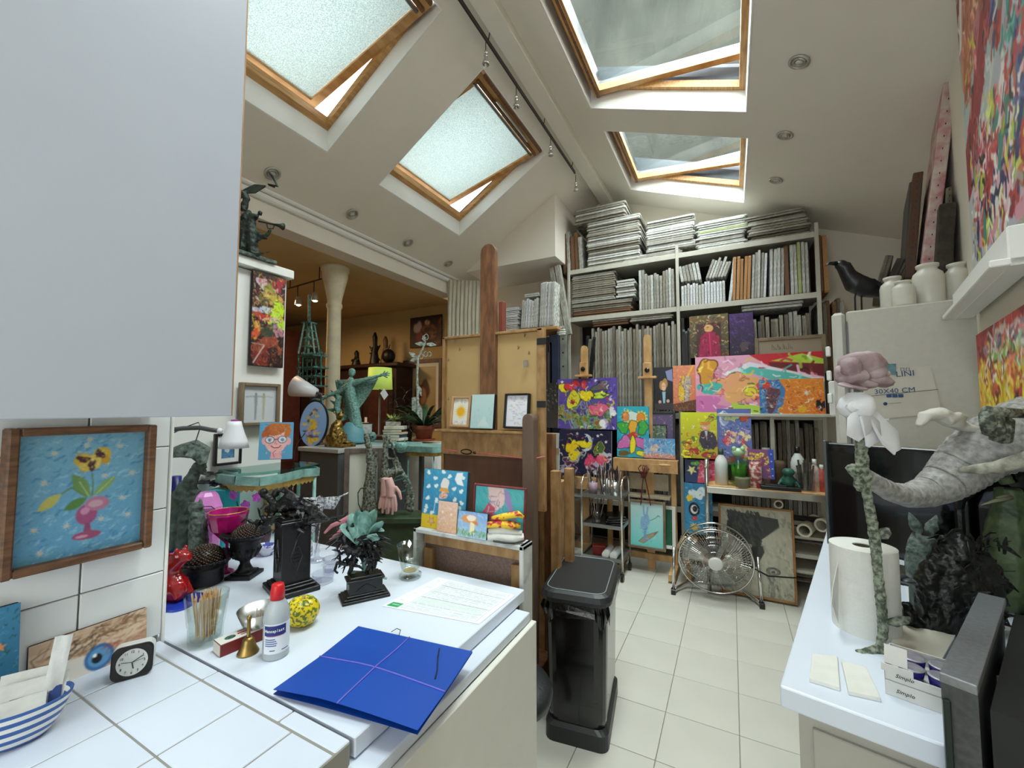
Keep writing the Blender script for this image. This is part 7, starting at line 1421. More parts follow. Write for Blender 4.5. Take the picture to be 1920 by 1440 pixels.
def d_low1(a): a.grad('1f2f5a', '28386a'); a.star(.22, .45, .2, 'e8e0a0', 5, .4, out='3a3a20'); a.blob(.35, .15, .14, .1, '6ab84a', 2); a.poly([(.5, 0), (1, 0), (1, 1), (.4, 1)], 'd84a6a'); a.blob(.7, .6, .2, .25, 'e878a8', 3, .3, out='a02a50'); a.strokes(30, ['f0c0d0', 'c02a4a'], .5, 0, 1, 1, .15, .02)
put('night and pink painting under the yellow one behind the table tube', [(1284, 862), (1342, 864), (1342, 906), (1285, 905)], (-.3, YE2 - .03, 1.0), d_low1, 60, th=.02, edge='8a8a86')
def d_low2(a): a.grad('2a80b0', '3a94c4'); a.blob(.5, .2, .3, .12, 'e0ecf0', 2, .4); a.blob(.2, .3, .14, .06, 'e8c83a', 3); a.ell(.35, .52, .2, .14, '101014'); a.ell(.35, .52, .13, .09, 'e8e8ec'); a.ell(.38, .51, .09, .06, '101014'); a.blob(.35, .7, .12, .04, 'c84a5a', 4); a.star(.35, .87, .18, 'e8d070', 10, 0, .6); a.strokes(60, ['6ab8d8', '1f6090', 'b8e0e8'], 0, 0, 1, 1, .15, .025, .3, 5, .6, .5)
put('tall blue board painted with a black ring eye and yellow leaf', [(1284, 906), (1342, 908), (1330, 1002), (1283, 1000)], (-.3, YE2 - .04, .8), d_low2, 60, th=.02, edge='8a8a86', lean=.02)
def d_rab(a): a.grad('cfe8ec', '7adcd8'); a.poly([(.25, .9), (.45, .75), (.85, .62), (.7, .75), (.4, .93)], 'b0a08a', out='6a5a48'); a.blob(.45, .45, .13, .2, '8ab8e0', 2, .2); a.line([(.42, .28), (.4, .08)], .05, '8ab0d8'); a.line([(.5, .28), (.53, .1)], .05, '8ab0d8'); a.line([(.45, .6), (.44, .85)], .07, '7aa8d8'); a.line([(.6, .4), (.78, .32), (.85, .26)], .02, '6a9a6a'); a.strokes(30, ['b8d0f0', '5a8ac0'], .35, .3, .56, .7, .06, .012)
put('framed drawing of a blue hare on pale turquoise at the easel foot', [(1178, 936), (1250, 942), (1247, 1034), (1178, 1025)], (-.7, YE2 - .09, .5), d_rab, 80, jazz=20, th=.01, frame=oakf, fw=.022, fth=.03)
put('green dotted picture in a white frame half hidden behind the hare', [(1240, 948), (1268, 950), (1266, 1030), (1240, 1028)], (-.5, YE2 - .02, .5), lambda a: (a.grad('1a5a44', '1f6a4a'), a.strokes(60, ['5aa88a', '123a2a'], 0, 0, 1, 1, .05, .03)), 24, th=.01, frame=white_p, fw=.03, fth=.02)
q = MB(); c0 = PY(1215, 905, YE2 + .02); q.box((c0.x, YE2 + .06, c0.z), (.36, .02, .15), .004); q.box((c0.x, YE2 + .01, c0.z - .12), (.40, .14, .02)); single('paper_tray', 'pale paper tray hanging in the easel above the hare drawing', 'tray', q, mat('putty', 'a89c86', .7, var=.08))
put('grey abstract canvas at the edge of the hardboard panel', [(1021, 718), (1047, 718), (1047, 802), (1021, 802)], (-1.62, YE2, 1.5), lambda a: (a.grad('1e1f1f', '3c3638'), a.strokes(60, ['8a8c80', '4a4c44', '14140f'], 0, 0, 1, .6, .2, .04, .8)), 26, th=.02, edge='c8c8b8')
q = MB(); p = PY(1034, 850, YE2 - .02); q.box((p.x, YE2, p.z), (.17, .02, .42), .004); q.box((p.x, YE2, p.z / 2 - .1), (.05, .03, p.z - .2)); single('blank_board', 'blank pale panel under the grey abstract canvas', 'panel', q, mat('gesso_panel', 'c2c4c2', .8, var=.1, scale=6))
# white rubber-mat of flowers small painting on the table
TZ = .87; TBL = PY(1440, 915, 3.9)
# ---- paint table (steel tube trolley table)
t = thing('paint_table', 'steel tube table with wooden top crowded with paint jars', 'table', (.235, 3.98, 0)); q = MB(); q.box((0, 0, TZ - .012), (.84, .36, .024), .003); part('wood_top', q, pinel, t); q = MB(); q.box((0, -.185, TZ - .035), (.86, .012, .05), .002); q.box((0, .185, TZ - .035), (.86, .012, .05), .002); part('steel_edge', q, chrome, t)
q = MB(); q.tube([(-.43, -.15, 0), (-.43, -.15, 1.0), (-.43, -.13, 1.05), (-.43, -.08, 1.07), (-.43, .08, 1.07), (-.43, .13, 1.05), (-.43, .15, 1.0), (-.43, .15, 0)], .017, 10); part('bent_tube_leg', q, chrome, t, smooth=1); q = MB(); q.tube([(.43, -.15, 0), (.43, -.15, .84)], .015, 8); q.tube([(.43, .15, 0), (.43, .15, .84)], .015, 8); part('right_legs', q, chrome, t, kind='stuff'); q = MB(); q.box((.12, .10, .62), (.6, .12, .02)); part('lower_shelf', q, blackp, t)
T_ = lambda px, py, y=3.9: (lambda p: Vector((p.x, y, TZ)))(PY(px, py, y))
def jar(px, r, prof, m_, name, label, cat='jar', y=3.9, capm=None, cap=None, par=None, k=None):
    b_ = T_(px, 900, y); t = thing(name, label, cat, b_); q = MB(); q.lathe([(a * r, z * k) for a, z in prof], n=20); part('body', q, m_, t, smooth=1)
    if capm: q = MB(); q.lathe([(a * r, z * k) for a, z in cap], n=16); part('cap', q, capm, t, smooth=1)
    return t
BT = [(0, 0), (1, 0), (1, .6), (.8, .72), (.35, .84), (.35, .86), (0, .86)]; BC = [(.4, .84), (.4, 1), (0, 1)]
jar(1353, .05, BT, mat('white_bottle', 'd8dcda', .35, var=.03), 'varnish_bottle', 'white bottle with dark green cap at the left end of the paint table', 'bottle', capm=dkgreen, cap=BC, k=.29)
t = jar(1386, .085, [(.7, 0), (.75, .05), (1, .35), (1, .7), (.8, .86), (.85, .9), (.8, .9), (.75, .86), (.92, .7), (.92, .35), (.65, .06), (0, .05)], glassmat('green_jar_glass', 'eaf7e6', .03), 'leaf_jar', 'big clear jar with green leaves and a green frog-like lid', k=.26)
q = MB(); g = random.Random(4)
for i in range(26): a = g.uniform(0, 6.28); b0 = Vector((.03 * cos(a), .03 * sin(a), .03)); q.leaf([b0, b0 + Vector((.02 * cos(a), .02 * sin(a), .08)), b0 + Vector((.03 * cos(a), .03 * sin(a), .15))], [.004, .016, .002], th=.002)
part('leaves', q, mat('bright_leaf', '5a9a3a', .5, var=.4, scale=14), t, kind='stuff'); q = MB(); q.ell((0, 0, .27), (.05, .045, .035)); q.ell((-.03, -.02, .30), (.018, .018, .018)); q.ell((.03, -.02, .30), (.018, .018, .018)); part('lid_figure', q, mat('celadon', 'a8c8a0', .4, var=.1), t, smooth=1)
jar(1417, .045, [(0, 0), (1, 0), (1, .9), (.9, .93), (.9, 1), (0, 1)], mat('red_label_tin', 'a84a4a', .45, col2='d8c8c0', scale=30, fac=(.45, .55)), 'solvent_tin', 'red labelled solvent tin in front of the small flower painting', 'tin', y=3.86, k=.20)
jar(1392, .05, [(0, 0), (1, 0), (1.05, .8), (1.1, 1), (0, .95)], mat('olive_box', '7a7a60', .6, var=.15), 'low_pot', 'low olive pot in front of the leaf jar', 'pot', y=3.84, k=.08)
def d_fl(a): pop(a, ('8a4a7a', '6a3a6a'), ['f0c030', 'f0e060', 'e88a60', 'c84a8a'], 4, 16, .1, .95, '6a3a4a', .11, False); a.poly([(.78, 0), (1, 0), (1, 1), (.86, 1)], '2a4ab0'); stars(a, ((.9, .15), (.9, .4), (.93, .65), (.93, .88)), .04)
put('small violet painting of yellow flowers with a blue starry edge on the table', [(1400, 843), (1448, 842), (1455, 898), (1405, 897)], (.2, 3.95, .9), d_fl, 56, th=.015, edge='5a4a6a', lean=.15)
t = thing('green_frog_figure', 'dark green crouching figure among the paint jars', 'figurine', T_(1478, 900)); q = MB(); q.ell((0, 0, .06), (.05, .045, .06)); q.ell((0, -.02, .135), (.045, .04, .032)); q.tube([(-.04, 0, .08), (-.07, -.03, .03), (-.06, -.05, .0)], .012, 8); q.tube([(.04, 0, .08), (.07, -.03, .03), (.06, -.05, .0)], .012, 8); part('body', q, mat('emerald_patina', '25584a', .5, var=.3, scale=30), t, rem=.006)
t = thing('brush_jar', 'wide clear jar stuffed with dark brushes on the paint table', 'jar', T_(1510, 900)); q = MB(); q.lathe([(0, 0), (.06, 0), (.066, .14), (.062, .14), (.056, .01), (0, .01)], n=24); part('body', q, crystal, t); q = MB(); g = random.Random(8)
for i in range(26): a = g.uniform(0, 6.28); r = g.uniform(0, .04); q.tube([(r * cos(a), r * sin(a), .01), (r * 1.6 * cos(a), r * 1.6 * sin(a), g.uniform(.15, .24))], [.004, .007], 5)
part('brushes', q, mat('grey_brush', '4a443c', .7, var=.4, scale=14), t, kind='stuff')
for px, r, k, lb_, c in ((1528, .035, .24, 'tall white and red bottle at the right end of the table', 'c8b0a8'), (1541, .032, .2, 'red and white bottle behind the monitor corner', 'b85048')): jar(px, r, BT, mat('bottle_' + c, c, .4, var=.3, scale=20), 'paint_bottle', lb_, 'bottle', y=3.92, capm=whitep, cap=BC, k=k)
jar(1497, .05, BT, mat('white_bottle'), 'tilted_bottle', 'white bottle with black cap behind the brush jar', 'bottle', y=4.05, capm=blackp, cap=BC, k=.32); jar(1460, .05, [(0, 0), (1, 0), (1.05, .9), (.8, 1), (0, 1)], mat('cork_brown', '5a4636', .8, var=.3), 'brown_pot', 'dark brown pot behind the green figure', 'pot', y=4.06, k=.2)
jar(1438, .03, [(0, 0), (1, 0), (1, 1), (0, 1)], mat('grey_tin', '8a8c86', .5, var=.2), 'grey_tin', 'small grey tin behind the flower painting', 'tin', y=4.08, k=.3)
q = MB(); p = T_(1462, 905, 3.86); q.box((0, 0, .015), (.26, .12, .03), .004); q.box((-.03, -.01, .035), (.14, .08, .012), .002); single('black_palette_box', 'flat black palette box at the front of the paint table', 'box', q, blackp, p)
q = MB(); q.tube([(-.12, 0, .03), (.12, .05, .03)], .028, 12); p = Vector((PY(1470, 940, 3.95).x, 3.95, .632)); 
for k, (px, py, lb_) in enumerate(((1460, 946, 'rolled white paper end just above the charcoal drawing'), (1508, 995, 'rolled white paper on the rack right of the charcoal drawing'), (1540, 985, 'rolled white paper nearest the monitor corner'))):
    c0 = PY(px, py, 3.9); q = MB(); a = MT(c0) @ MRT(radians(-90), 4, 'X') @ MRT(.3 * k, 4, 'Y'); q.lathe([(.05, 0), (.05, .4), (.036, .4), (.036, 0), (.05, 0)] if k else [(.032, 0), (.032, .3), (.022, .3), (.022, 0), (.032, 0)], n=20, M=a); single('paper_roll', lb_, 'paper roll', q, mat('cream_roll', 'c9c6b4', .7, var=.08), smooth=False, group='rolled papers under the paint table')
q = MB(); q.box((.52, 4.1, .36), (.38, .30, .03)); q.box((.52, 4.1, .24), (.38, .30, .02)); q.box((.52, 4.1, .5), (.38, .3, .02)); [q.box((x, y, .3), (.02, .02, .6)) for x in (.34, .70) for y in (3.97, 4.23)]; single('paper_rack', 'grey rack of rolls and sheets right of the charcoal drawing', 'rack', q, shelfm)
# ---- charcoal drawing
def d_char(a):
    a.grad('b4b09c', 'aeaa98'); a.strokes(260, ['c4c0ac', 'a09c88', '8c8a7a'], 0, 0, 1, 1, .1, .03, 1.2, 2, .5, .5); a.poly([(.12, .05), (.82, .1), (.84, .2), (.6, .35), (.34, .5), (.12, .52)], '3a3b38'); a.strokes(330, ['2a2b29', '4a4b47', '35362f', '232422'], .1, .04, .58, .44, .09, .03, 1.3, 3, .8, .5); a.poly([(.6, .35), (.84, .18), (.9, .3), (.6, .95), (.4, .95)], 'c0bcaa', .5)
    a.poly([(.3, .52), (.42, .43), (.6, .43), (.62, .5), (.5, .68), (.3, .7)], '3c3d3a'); a.blob(.38, .46, .07, .04, '9a988a', 3, .2); a.poly([(.44, .46), (.54, .43), (.5, .62), (.42, .64)], '242523'); a.ell(.73, .7, .10, .045, '5c5c56'); a.ell(.73, .705, .05, .028, 'b0ad9c'); a.ell(.73, .71, .025, .014, '22231f'); a.strokes(50, ['6a6a62', '8a8a7e'], .64, .64, .8, .95, .1, .02, 1.4, 5, .5, .3); a.strokes(8, ['5a5a52'], .86, .93, .95, .97, .04, .006)
put('large framed charcoal drawing of old cars standing on the floor', [(1345, 943), (1486, 956), (1497, 1131), (1352, 1112)], (.2, 3.86, 0), d_char, 160, jazz=0, th=.01, frame=mat('tan_frame', 'a5743e', .5, col2='84592c', scale=9), fw=.016, fth=.025, lean=.10)
# ---- floor fan
pf = PZ(1342, 1122, 0); rf = .262; t = thing('floor_fan', 'round chrome floor fan on a bent tube stand', 'fan', (pf.x, pf.y, 0), radians(5)); c0 = Vector((0, .02, .335)); R_x = MT(c0) @ MRT(radians(90 + 12), 4, 'X')
q = MB(); q.tube([(-.31, -.04, .02), (-.30, .0, .36)], .012, 8); q.tube([(.31, -.04, .02), (.30, .0, .36)], .012, 8); q.tube([(-.31, -.06, .03), (-.28, .02, .03), (-.2, .12, .05), (0, .15, .06), (.2, .12, .05), (.28, .02, .03), (.31, -.06, .03)], .013, 8); part('stand', q, chrome, t, smooth=1)
for x in (-.31, .31): q = MB(); q.box((x, -.05, .022), (.035, .05, .044), .004); part('rubber_foot', q, blackp, t)
q = MB()
for y in (0, .11):
    q.lathe([(rf, y - .006), (rf + .008, y), (rf, y + .006), (rf - .006, y), (rf, y - .006)], n=48, M=R_x)
part('outer_ring', q, chrome, t, smooth=1)
q = MB()
for s_ in (1, -1):
    pro = lambda r, s_=s_: (.14 if s_ > 0 else -.03) + (-.085 if s_ > 0 else .04) * (r / rf) ** 2
    for i in range(72): a = 2 * pi * i / 72; q.tube([R_x @ Vector((r * cos(a + .25 * r / rf), r * sin(a + .25 * r / rf), pro(r))) for r in (.05, .12, .19, rf)], .0019, 3, caps=False)
    for r in (.09, .14, .19, .23): q.tube([R_x @ Vector((r * cos(a), r * sin(a), pro(r) + .002)) for a in [2 * pi * i / 36 for i in range(36)]], .0016, 3, closed=1)
part('wire_guard', q, chrome, t, kind='stuff')
for k in range(3):
    q = MB(); a0 = k * 2.094 + .5; N = 6; vs = []; fs = []
    for i in range(N + 1):
        for j in range(N + 1): r = .05 + .19 * i / N; a = a0 + (-.15 + .95 * j / N) * (1 - .12 * i / N); vs.append(R_x @ Vector((r * cos(a), r * sin(a), .035 + .05 * j / N)))
    fs = [(i * (N + 1) + j, i * (N + 1) + j + 1, (i + 1) * (N + 1) + j + 1, (i + 1) * (N + 1) + j) for i in range(N) for j in range(N)]; q.add(vs, fs); part('blade', q, mat('blade_aluminium', 'a9aaa6', .35, metal=.8, var=.05), t, smooth=1, solid=.002)
q = MB(); q.lathe([(0, .125), (.05, .125), (.052, .148), (.044, .154), (0, .156)], n=28, M=R_x); part('centre_badge', q, whitep, t, smooth=1); q = MB(); q.lathe([(.075, -.09), (.08, -.02), (.06, .04), (0, .04)], n=24, M=R_x); part('motor', q, greyt, t, smooth=1)
q = MB(); q.tube([PY(1407, 1062, 3.70), PY(1440, 1080, 3.72), PY(1480, 1083, 3.8), PY(1530, 1085, 3.95), PY(1560, 1092, 4.1)], .006, 6); single('fan_cable', 'black fan cable crossing in front of the charcoal drawing', 'cable', q, blackp, smooth=1)
q = MB(); c1 = PY(1290, 1018, 3.98); q.box((c1.x, 3.98, c1.z), (.14, .3, .03), .003); q.box((c1.x + .01, 3.96, c1.z + .022), (.13, .26, .012), .002, rz=.1); q.box((c1.x, 4.0, c1.z / 2), (.04, .04, c1.z - .03)); single('paper_stool', 'small stand with papers behind the floor fan', 'stool', q, pinel)
# ---- steel trolley with brushes
wx0, wx1, wy0, wy1 = -1.20, -.90, 3.72, 4.0
t = thing('brush_trolley', 'three-tier chrome trolley holding brushes, jars and tools', 'trolley', ((wx0 + wx1) / 2, (wy0 + wy1) / 2, 0)); tw_, td_ = .36, .30
for x in (-tw_ / 2, tw_ / 2): q = MB(); q.tube([(x, -td_ / 2, .06), (x, -td_ / 2, .80), (x, -td_ / 2 + .04, .86), (x, -td_ / 2 + .09, .875), (x, td_ / 2 - .09, .875), (x, td_ / 2 - .04, .86), (x, td_ / 2, .80), (x, td_ / 2, .06)], .010, 8); part('side_frame', q, chrome, t, smooth=1)
for z in (.70, .44, .16): q = MB(); q.box((0, 0, z), (tw_, td_, .012), .002); [q.box((0, y, z + .012), (tw_, .008, .03)) for y in (-td_ / 2, td_ / 2)]; [q.box((x, 0, z + .012), (.008, td_, .03)) for x in (-tw_ / 2, tw_ / 2)]; part('shelf_tray', q, mat('worn_steel', '9a9b98', .35, metal=.8, var=.1), t)
for x in (-tw_ / 2, tw_ / 2):
    for y in (-td_ / 2, td_ / 2): q = MB(); q.lathe([(.03, -.012), (.03, .012)], n=16, M=MT((x, y, .031)) @ MRT(pi / 2, 4, 'Y')); q.box((x, y, .055), (.03, .04, .02), .003); part('castor', q, blackp, t)
tx, ty = t.location.x, t.location.y
def brushpot(dx, dy, z, r, H_, m_, label, n=14, L=.2, seed=1):
    p = thing('brush_pot', label, 'pot', (tx + dx, ty + dy, z), group='brush pots on the trolley'); q = MB(); q.lathe([(0, 0), (r * .9, 0), (r, H_), (r * .94, H_), (r * .84, .004), (0, .004)], n=20); part('pot_body', q, m_, p, smooth=1); g = random.Random(seed)
    for nm, col in (('brushes_light', mat('brush_handle_tan', 'b08860', .5, col2='b8b8c0', scale=30)), ('brushes_dark', mat('brush_handle_dark', '4a2c28', .5, col2='2a3a4a', scale=20))):
        q = MB()
        for i in range(n // 2): a = g.uniform(0, 6.28); k = r * .7; hh = L * g.uniform(.8, 1.15); tp = (k * 1.7 * cos(a), k * 1.7 * sin(a), hh); q.tube([(k * .5 * cos(a), k * .5 * sin(a), .006), (tp[0] * .9, tp[1] * .9, tp[2] * .82), tp, (tp[0] * 1.05, tp[1] * 1.05, tp[2] + .02)], [.003, .004, .006, .001], 5)
        part(nm, q, col, p, kind='stuff')
brushpot(-.10, -.06, .708, .042, .11, mat('mauve_pot', 'a890a0', .5, var=.08), 'mauve pot of brushes at the left of the top trolley shelf', seed=2); brushpot(.0, -.05, .708, .04, .10, crystal, 'clear tilted pot of brushes in the middle of the top trolley shelf', seed=3); brushpot(.10, -.05, .708, .045, .13, mat('brushed_steel'), 'steel pot of brushes at the right of the top trolley shelf', seed=4, L=.22); brushpot(-.02, .08, .708, .045, .12, whitep, 'white pot of brushes at the back of the top trolley shelf', seed=5, L=.24); brushpot(-.07, -.04, .448, .055, .12, crystal, 'clear jar of pale sticks on the middle trolley shelf', seed=6, L=.2)
q = MB(); [q.box((0, 0, .01 + .022 * k), (.16, .2, .016), .002, rz=.1 * k) for k in range(4)]; single('black_trays', 'stack of thin black trays on the middle trolley shelf', 'trays', q, blackp, (tx + .08, ty, .448), .2)
q = MB(); q.box((0, 0, .04), (.12, .10, .08), .006, rz=.3); single('red_tin', 'dark red tin lying on the lowest trolley shelf', 'tin', q, mat('red_rust', '8a2a22', .5, var=.2), (tx - .06, ty - .02, .168))
for i, (dx, lb_) in enumerate(((.03, 'left white capped tube on the lowest trolley shelf'), (.10, 'right white capped tube on the lowest trolley shelf'))): q = MB(); q.lathe([(.032, 0), (.034, .02), (.034, .2), (0, .2)], (0, 0, 0), 18, M=MRT(-pi / 2, 4, 'X')); single('white_tube', lb_, 'tube', q, whitep, (tx + dx, ty - .14, .202), group='white capped tubes')
for i, (px, py, r, K, m_, lb_) in enumerate(((1070, 905, .09, .25, crystal, 'large clear jar of dark brushes left of the trolley'), (1066, 1000, .10, .3, crystal, 'round glass flask on the floor left of the trolley'))):
    b_ = PY(px, py, 4.0); z0 = b_.z - .15; t = thing('glass_jar', lb_, 'jar', (b_.x, 4.0, z0)); q = MB(); q.lathe([(0, 0), (r, .01), (r, K * .7), (r * .6, K * .9), (r * .65, K), (r * .55, K * .9), (r * .92, K * .68), (0, .02)], n=20); part('body', q, m_, t); q = MB(); g = random.Random(i)
    for k in range(20): a = g.uniform(0, 6.28); q.tube([(r * .4 * cos(a), r * .4 * sin(a), .02), (r * .7 * cos(a), r * .7 * sin(a), K * g.uniform(.9, 1.3) * (1 - .6 * i))], .006, 5)
    part('contents', q, mat('brush_handle_dark'), t, kind='stuff')
q = MB(); b_ = PY(1070, 985, 4.0); q.box((b_.x - .24, 4.0, .42), (.3, .5, .84), .01); single('dark_cabinet', 'low dark paint-stained cabinet left of the trolley', 'cabinet', q, mat('stained_black', '1c1a1a', .6, col2='4a4640', scale=8, fac=(.5, .62)))
b_ = PZ(1090, 1062, .25); q = MB(); q.ell((0, 0, .10), (.24, .2, .19), 20, 12); q.box((0, 0, .05), (.36, .3, .1), .03); single('white_bag', 'full white plastic bag behind the pedal bin', 'bag', q, mat('white_bag', 'dddedf', .5, var=.04, bump=.4, bscale=12), (b_.x, b_.y, 0.0), smooth=1, disp=.04, dscale=.08)
# ---- pedal bin
BN = mat('black_gloss_plastic', '0d0d0e', .18, var=.1, coat=.3); lidm = mat('charcoal_plastic', '242628', .42, var=.05)
pc = (PZ(1085, 1420, 0) + PZ(1152, 1330, 0)) / 2; t = thing('pedal_bin', 'tall black pedal bin with a bin bag showing under its lid', 'bin', (-.683, 2.07, 0), radians(8)); HB_ = .64
def rr3(w, d, r, z): return [(x, y, z) for x, y in rrect(w, d, r, 4)]
def loft(mb, rings):
    n = len(rings[0]); o = len(mb.v); mb.v += [tuple(v) for r in rings for v in r]
    for i in range(len(rings) - 1):
        for k in range(n): mb.f.append((o + i * n + k, o + i * n + (k + 1) % n, o + (i + 1) * n + (k + 1) % n, o + (i + 1) * n + k))
    mb.f.append(tuple(o + k for k in range(n))[::-1]); mb.f.append(tuple(o + (len(rings) - 1) * n + k for k in range(n))); return mb
q = MB(); loft(q, [rr3(.25, .42, .05, .06), rr3(.265, .44, .05, .12), rr3(.285, .46, .055, .60)]); part('body', q, BN, t, smooth=False); q = MB(); loft(q, [rr3(.285, .46, .04, 0), rr3(.285, .46, .04, .07), rr3(.26, .43, .05, .085)]); part('base', q, lidm, t)
q = MB(); q.lathe([(.045, 0), (.045, .012), (0, .016)], (0, -.20, .055), 16, sy=.6); part('pedal', q, lidm, t); q = MB(); loft(q, [rr3(.30, .48, .06, .615), rr3(.325, .51, .07, .625), rr3(.33, .515, .07, .642), rr3(.31, .49, .06, .662), rr3(.27, .45, .05, .672)]); lid_ = part('lid', q, lidm, t)
q = MB(); rg = rr3(.27, .45, .05, .6725); q.tube(rg, .0022, 5, closed=1); part('lid_groove', q, mat('grey_line', '8a9296', .5, var=0), lid_)
q = MB(); N = 48; g = random.Random(3); R1 = []; R2 = []; R3 = []
base_r = rrect(.296, .472, .055, 11)
for i, (x, y) in enumerate(base_r): k = 1 + .05 * sin(i * 1.7) + g.uniform(-.02, .02); R1.append((x, y, .625)); R2.append((x * 1.04 * k, y * 1.03 * k, .59 + g.uniform(-.008, .008))); R3.append((x * 1.02, y * 1.01, .54 + .022 * sin(i * .9) + g.uniform(-.01, .01)))
n = len(R1); q.v = R1 + R2 + R3; q.f = [(j * n + i, j * n + (i + 1) % n, (j + 1) * n + (i + 1) % n, (j + 1) * n + i) for j in range(2) for i in range(n)]; part('bin_bag', q, mat('black_film', '0a0a0b', .12, var=.1, coat=.5, bump=.5, bscale=30), t, solid=.001)
# ---- black stool
ps = PZ(1000, 1290, .5); t = thing('black_stool', 'round black padded stool tucked behind the desk side panel', 'stool', (ps.x - .11, ps.y - .02, 0)); q = MB(); q.lathe([(0, .44), (.15, .44), (.175, .455), (.18, .48), (.168, .50), (.12, .512), (0, .515)], n=40); part('seat', q, mat('black_vinyl', '1d1f22', .45, var=.1, scale=60, bump=.2), t, smooth=1)
q = MB(); q.lathe([(.026, .06), (.026, .44), (0, .44)], n=16); part('column', q, chrome, t, smooth=1)
for i in range(5): a = i * 1.2566; q = MB(); q.tube([(0, 0, .07), (.2 * cos(a), .2 * sin(a), .045)], [.02, .012], 8); l_ = part('leg', q, blackp, t); q = MB(); q.lathe([(.022, -.012), (.022, .012)], n=12, M=MT((.2 * cos(a), .2 * sin(a), .0225)) @ MRT(pi / 2, 4, 'Y')); part('castor', q, blackp, l_)
# RIGHT-HAND SIDE
O2 = Vector((.077, 1.102, 0)); MR = MT(O2) @ MRT(-ang, 4, 'Z'); RZ = -ang
def loc2(p): return MR.inverted() @ Vector(p)
t = thing('right_counter', 'white counter on the right carrying the paper towel and monitor', 'counter', M=MR)
q = MB(); q.prism([(0, 0), (.252, 0), (.345, .47), (.60, .47), (.60, 1.50), (0, 1.50)], .855, .90); part('worktop', q, deskw, t, bev=.004)
q = MB(); q.prism([(.03, .02), (.24, .02), (.335, .48), (.59, .48), (.59, 1.49), (.03, 1.49)], .08, .854); part('cabinet_body', q, mat('beige_grey_panel', 'a9a59c', .5, var=.02), t); q = MB(); q.box((.14, .016, .45), (.17, .012, .76), .002); part('end_panel', q, mat('beige_grey_panel'), t)
t = thing('fridge', 'tall cream fridge whose side carries a taped cardboard sheet', 'fridge', M=MT((.475, 2.63, 0)) @ MRT(RZ, 4, 'Z')); HF = 1.985; frm = mat('cream_enamel', 'b5b1a6', .45, var=.03, scale=40)
q = MB(); q.box((.30, .30, HF / 2 + .01), (.50, .60, HF - .02), .008); part('body', q, frm, t)
for z0, z1, nm in ((.04, 1.28, 0), (1.29, HF, 0)): q = MB(); q.box((.018, .30, (z0 + z1) / 2), (.055, .59, z1 - z0), .014); d_ = part('door', q, mat('door_enamel', 'c4c1b8', .4, var=.02), t); q = MB(); q.box((-.02, .06, z0 + .16 if nm else (1.55 if z1 > 1.3 else 1.1)), (.03, .025, .18), .006); part('handle', q, whitep, d_)
q = MB(); q.box((.05, .0, HF / 2), (.006, .006, HF - .1)); part('door_seal', q, greyt, t)
FP, FN = Vector((.475, 2.63, 0)), RD
def onf(px, py, off=.003): return PN(px, py, FP - RD * off, FN)
def fsheet(name, label, cat, px, m_, th=.003, off=.002):
    P_ = [onf(x, y, off) for x, y in px]; c = sum(P_, Vector()) / len(P_); q = MB(); n = len(P_); q.add([tuple(p - c - RD * k) for k in (0, th) for p in P_], [tuple(range(n))[::-1], tuple(range(n, 2 * n))] + [(i, (i + 1) % n, n + (i + 1) % n, n + i) for i in range(n)]); return single(name, label, cat, q, m_, c), c
cb, cc = fsheet('cardboard_sheet', 'pale cardboard sheet with blue print taped to the fridge side', 'cardboard', [(1598, 700), (1745, 686), (1766, 774), (1612, 790)], mat('pale_card', 'c2beb2', .8, var=.03, scale=20))
navy = mat('blue_ink', '1f4272', .6, var=.1, scale=80)
def ftext(s_, px, py, hpx, par, c, m_=navy, tilt=.05, off=.007):
    p = onf(px, py, off); k = hpx * mpp(p) * 1.35; M_ = MT(p - c) @ MRT(RZ, 4, 'Z') @ MRT(pi / 2, 4, 'X') @ MRT(tilt, 4, 'Z'); return text(s_, k, m_, par, M_)
ftext('LINI', 1697, 701, 11, cb, cc); ftext('30X40 CM', 1677, 733, 9.5, cb, cc)
q = MB(); p_ = lambda x, y: onf(x, y, .0068) - cc
for x in (1692, 1702): q.tube([p_(x - 3, 690), p_(x + 3, 690), p_(x + 3, 695), p_(x - 3, 695)], .0012, 4, closed=1)
for x in (1667, 1678, 1689): q.box(p_(x, 742), (.018, .003, .016), .002, rz=RZ)
q.ell(p_(1660, 757), (.008, .002, .008), 10, 6); part('printed_icons', q, navy, cb, kind='stuff'); q = MB(); q.tube([p_(1618, 742 + 2), p_(1759, 730)], .001, 4); q.tube([p_(1666, 757), p_(1690, 755)], .0006, 4); part('printed_rule', q, txm, cb, kind='stuff')
fsheet('teal_sticker', 'small teal postcard half hidden by the rose on the fridge', 'card', [(1650, 683), (1680, 682), (1680, 703), (1652, 702)], mat('teal_card', '5c7f86', .7, var=.25, scale=60), off=.006)
nt_, c = fsheet('paper_note', 'narrow handwritten paper note below the cardboard sheet', 'note', [(1626, 774), (1667, 772), (1667, 788), (1626, 789)], mat('white_paper'), th=.001); ftext('3.16  12.5', 1648, 780, 6, nt_, c, txm, .03, .004)
for i, (x, y) in enumerate(((1549, 655), (1549, 700), (1549, 745))): q = MB(); q.box((0, 0, 0), (.02, .035, .05), .004); single('fridge_clip', ['topmost white clip on the fridge door edge', 'middle white clip on the fridge door edge', 'lowest white clip on the fridge door edge'][i], 'clip', q, whitep, (.452, 2.66, PN(x, y, (.45, 2.66, 0), RN).z), RZ, group='white clips on the fridge door')
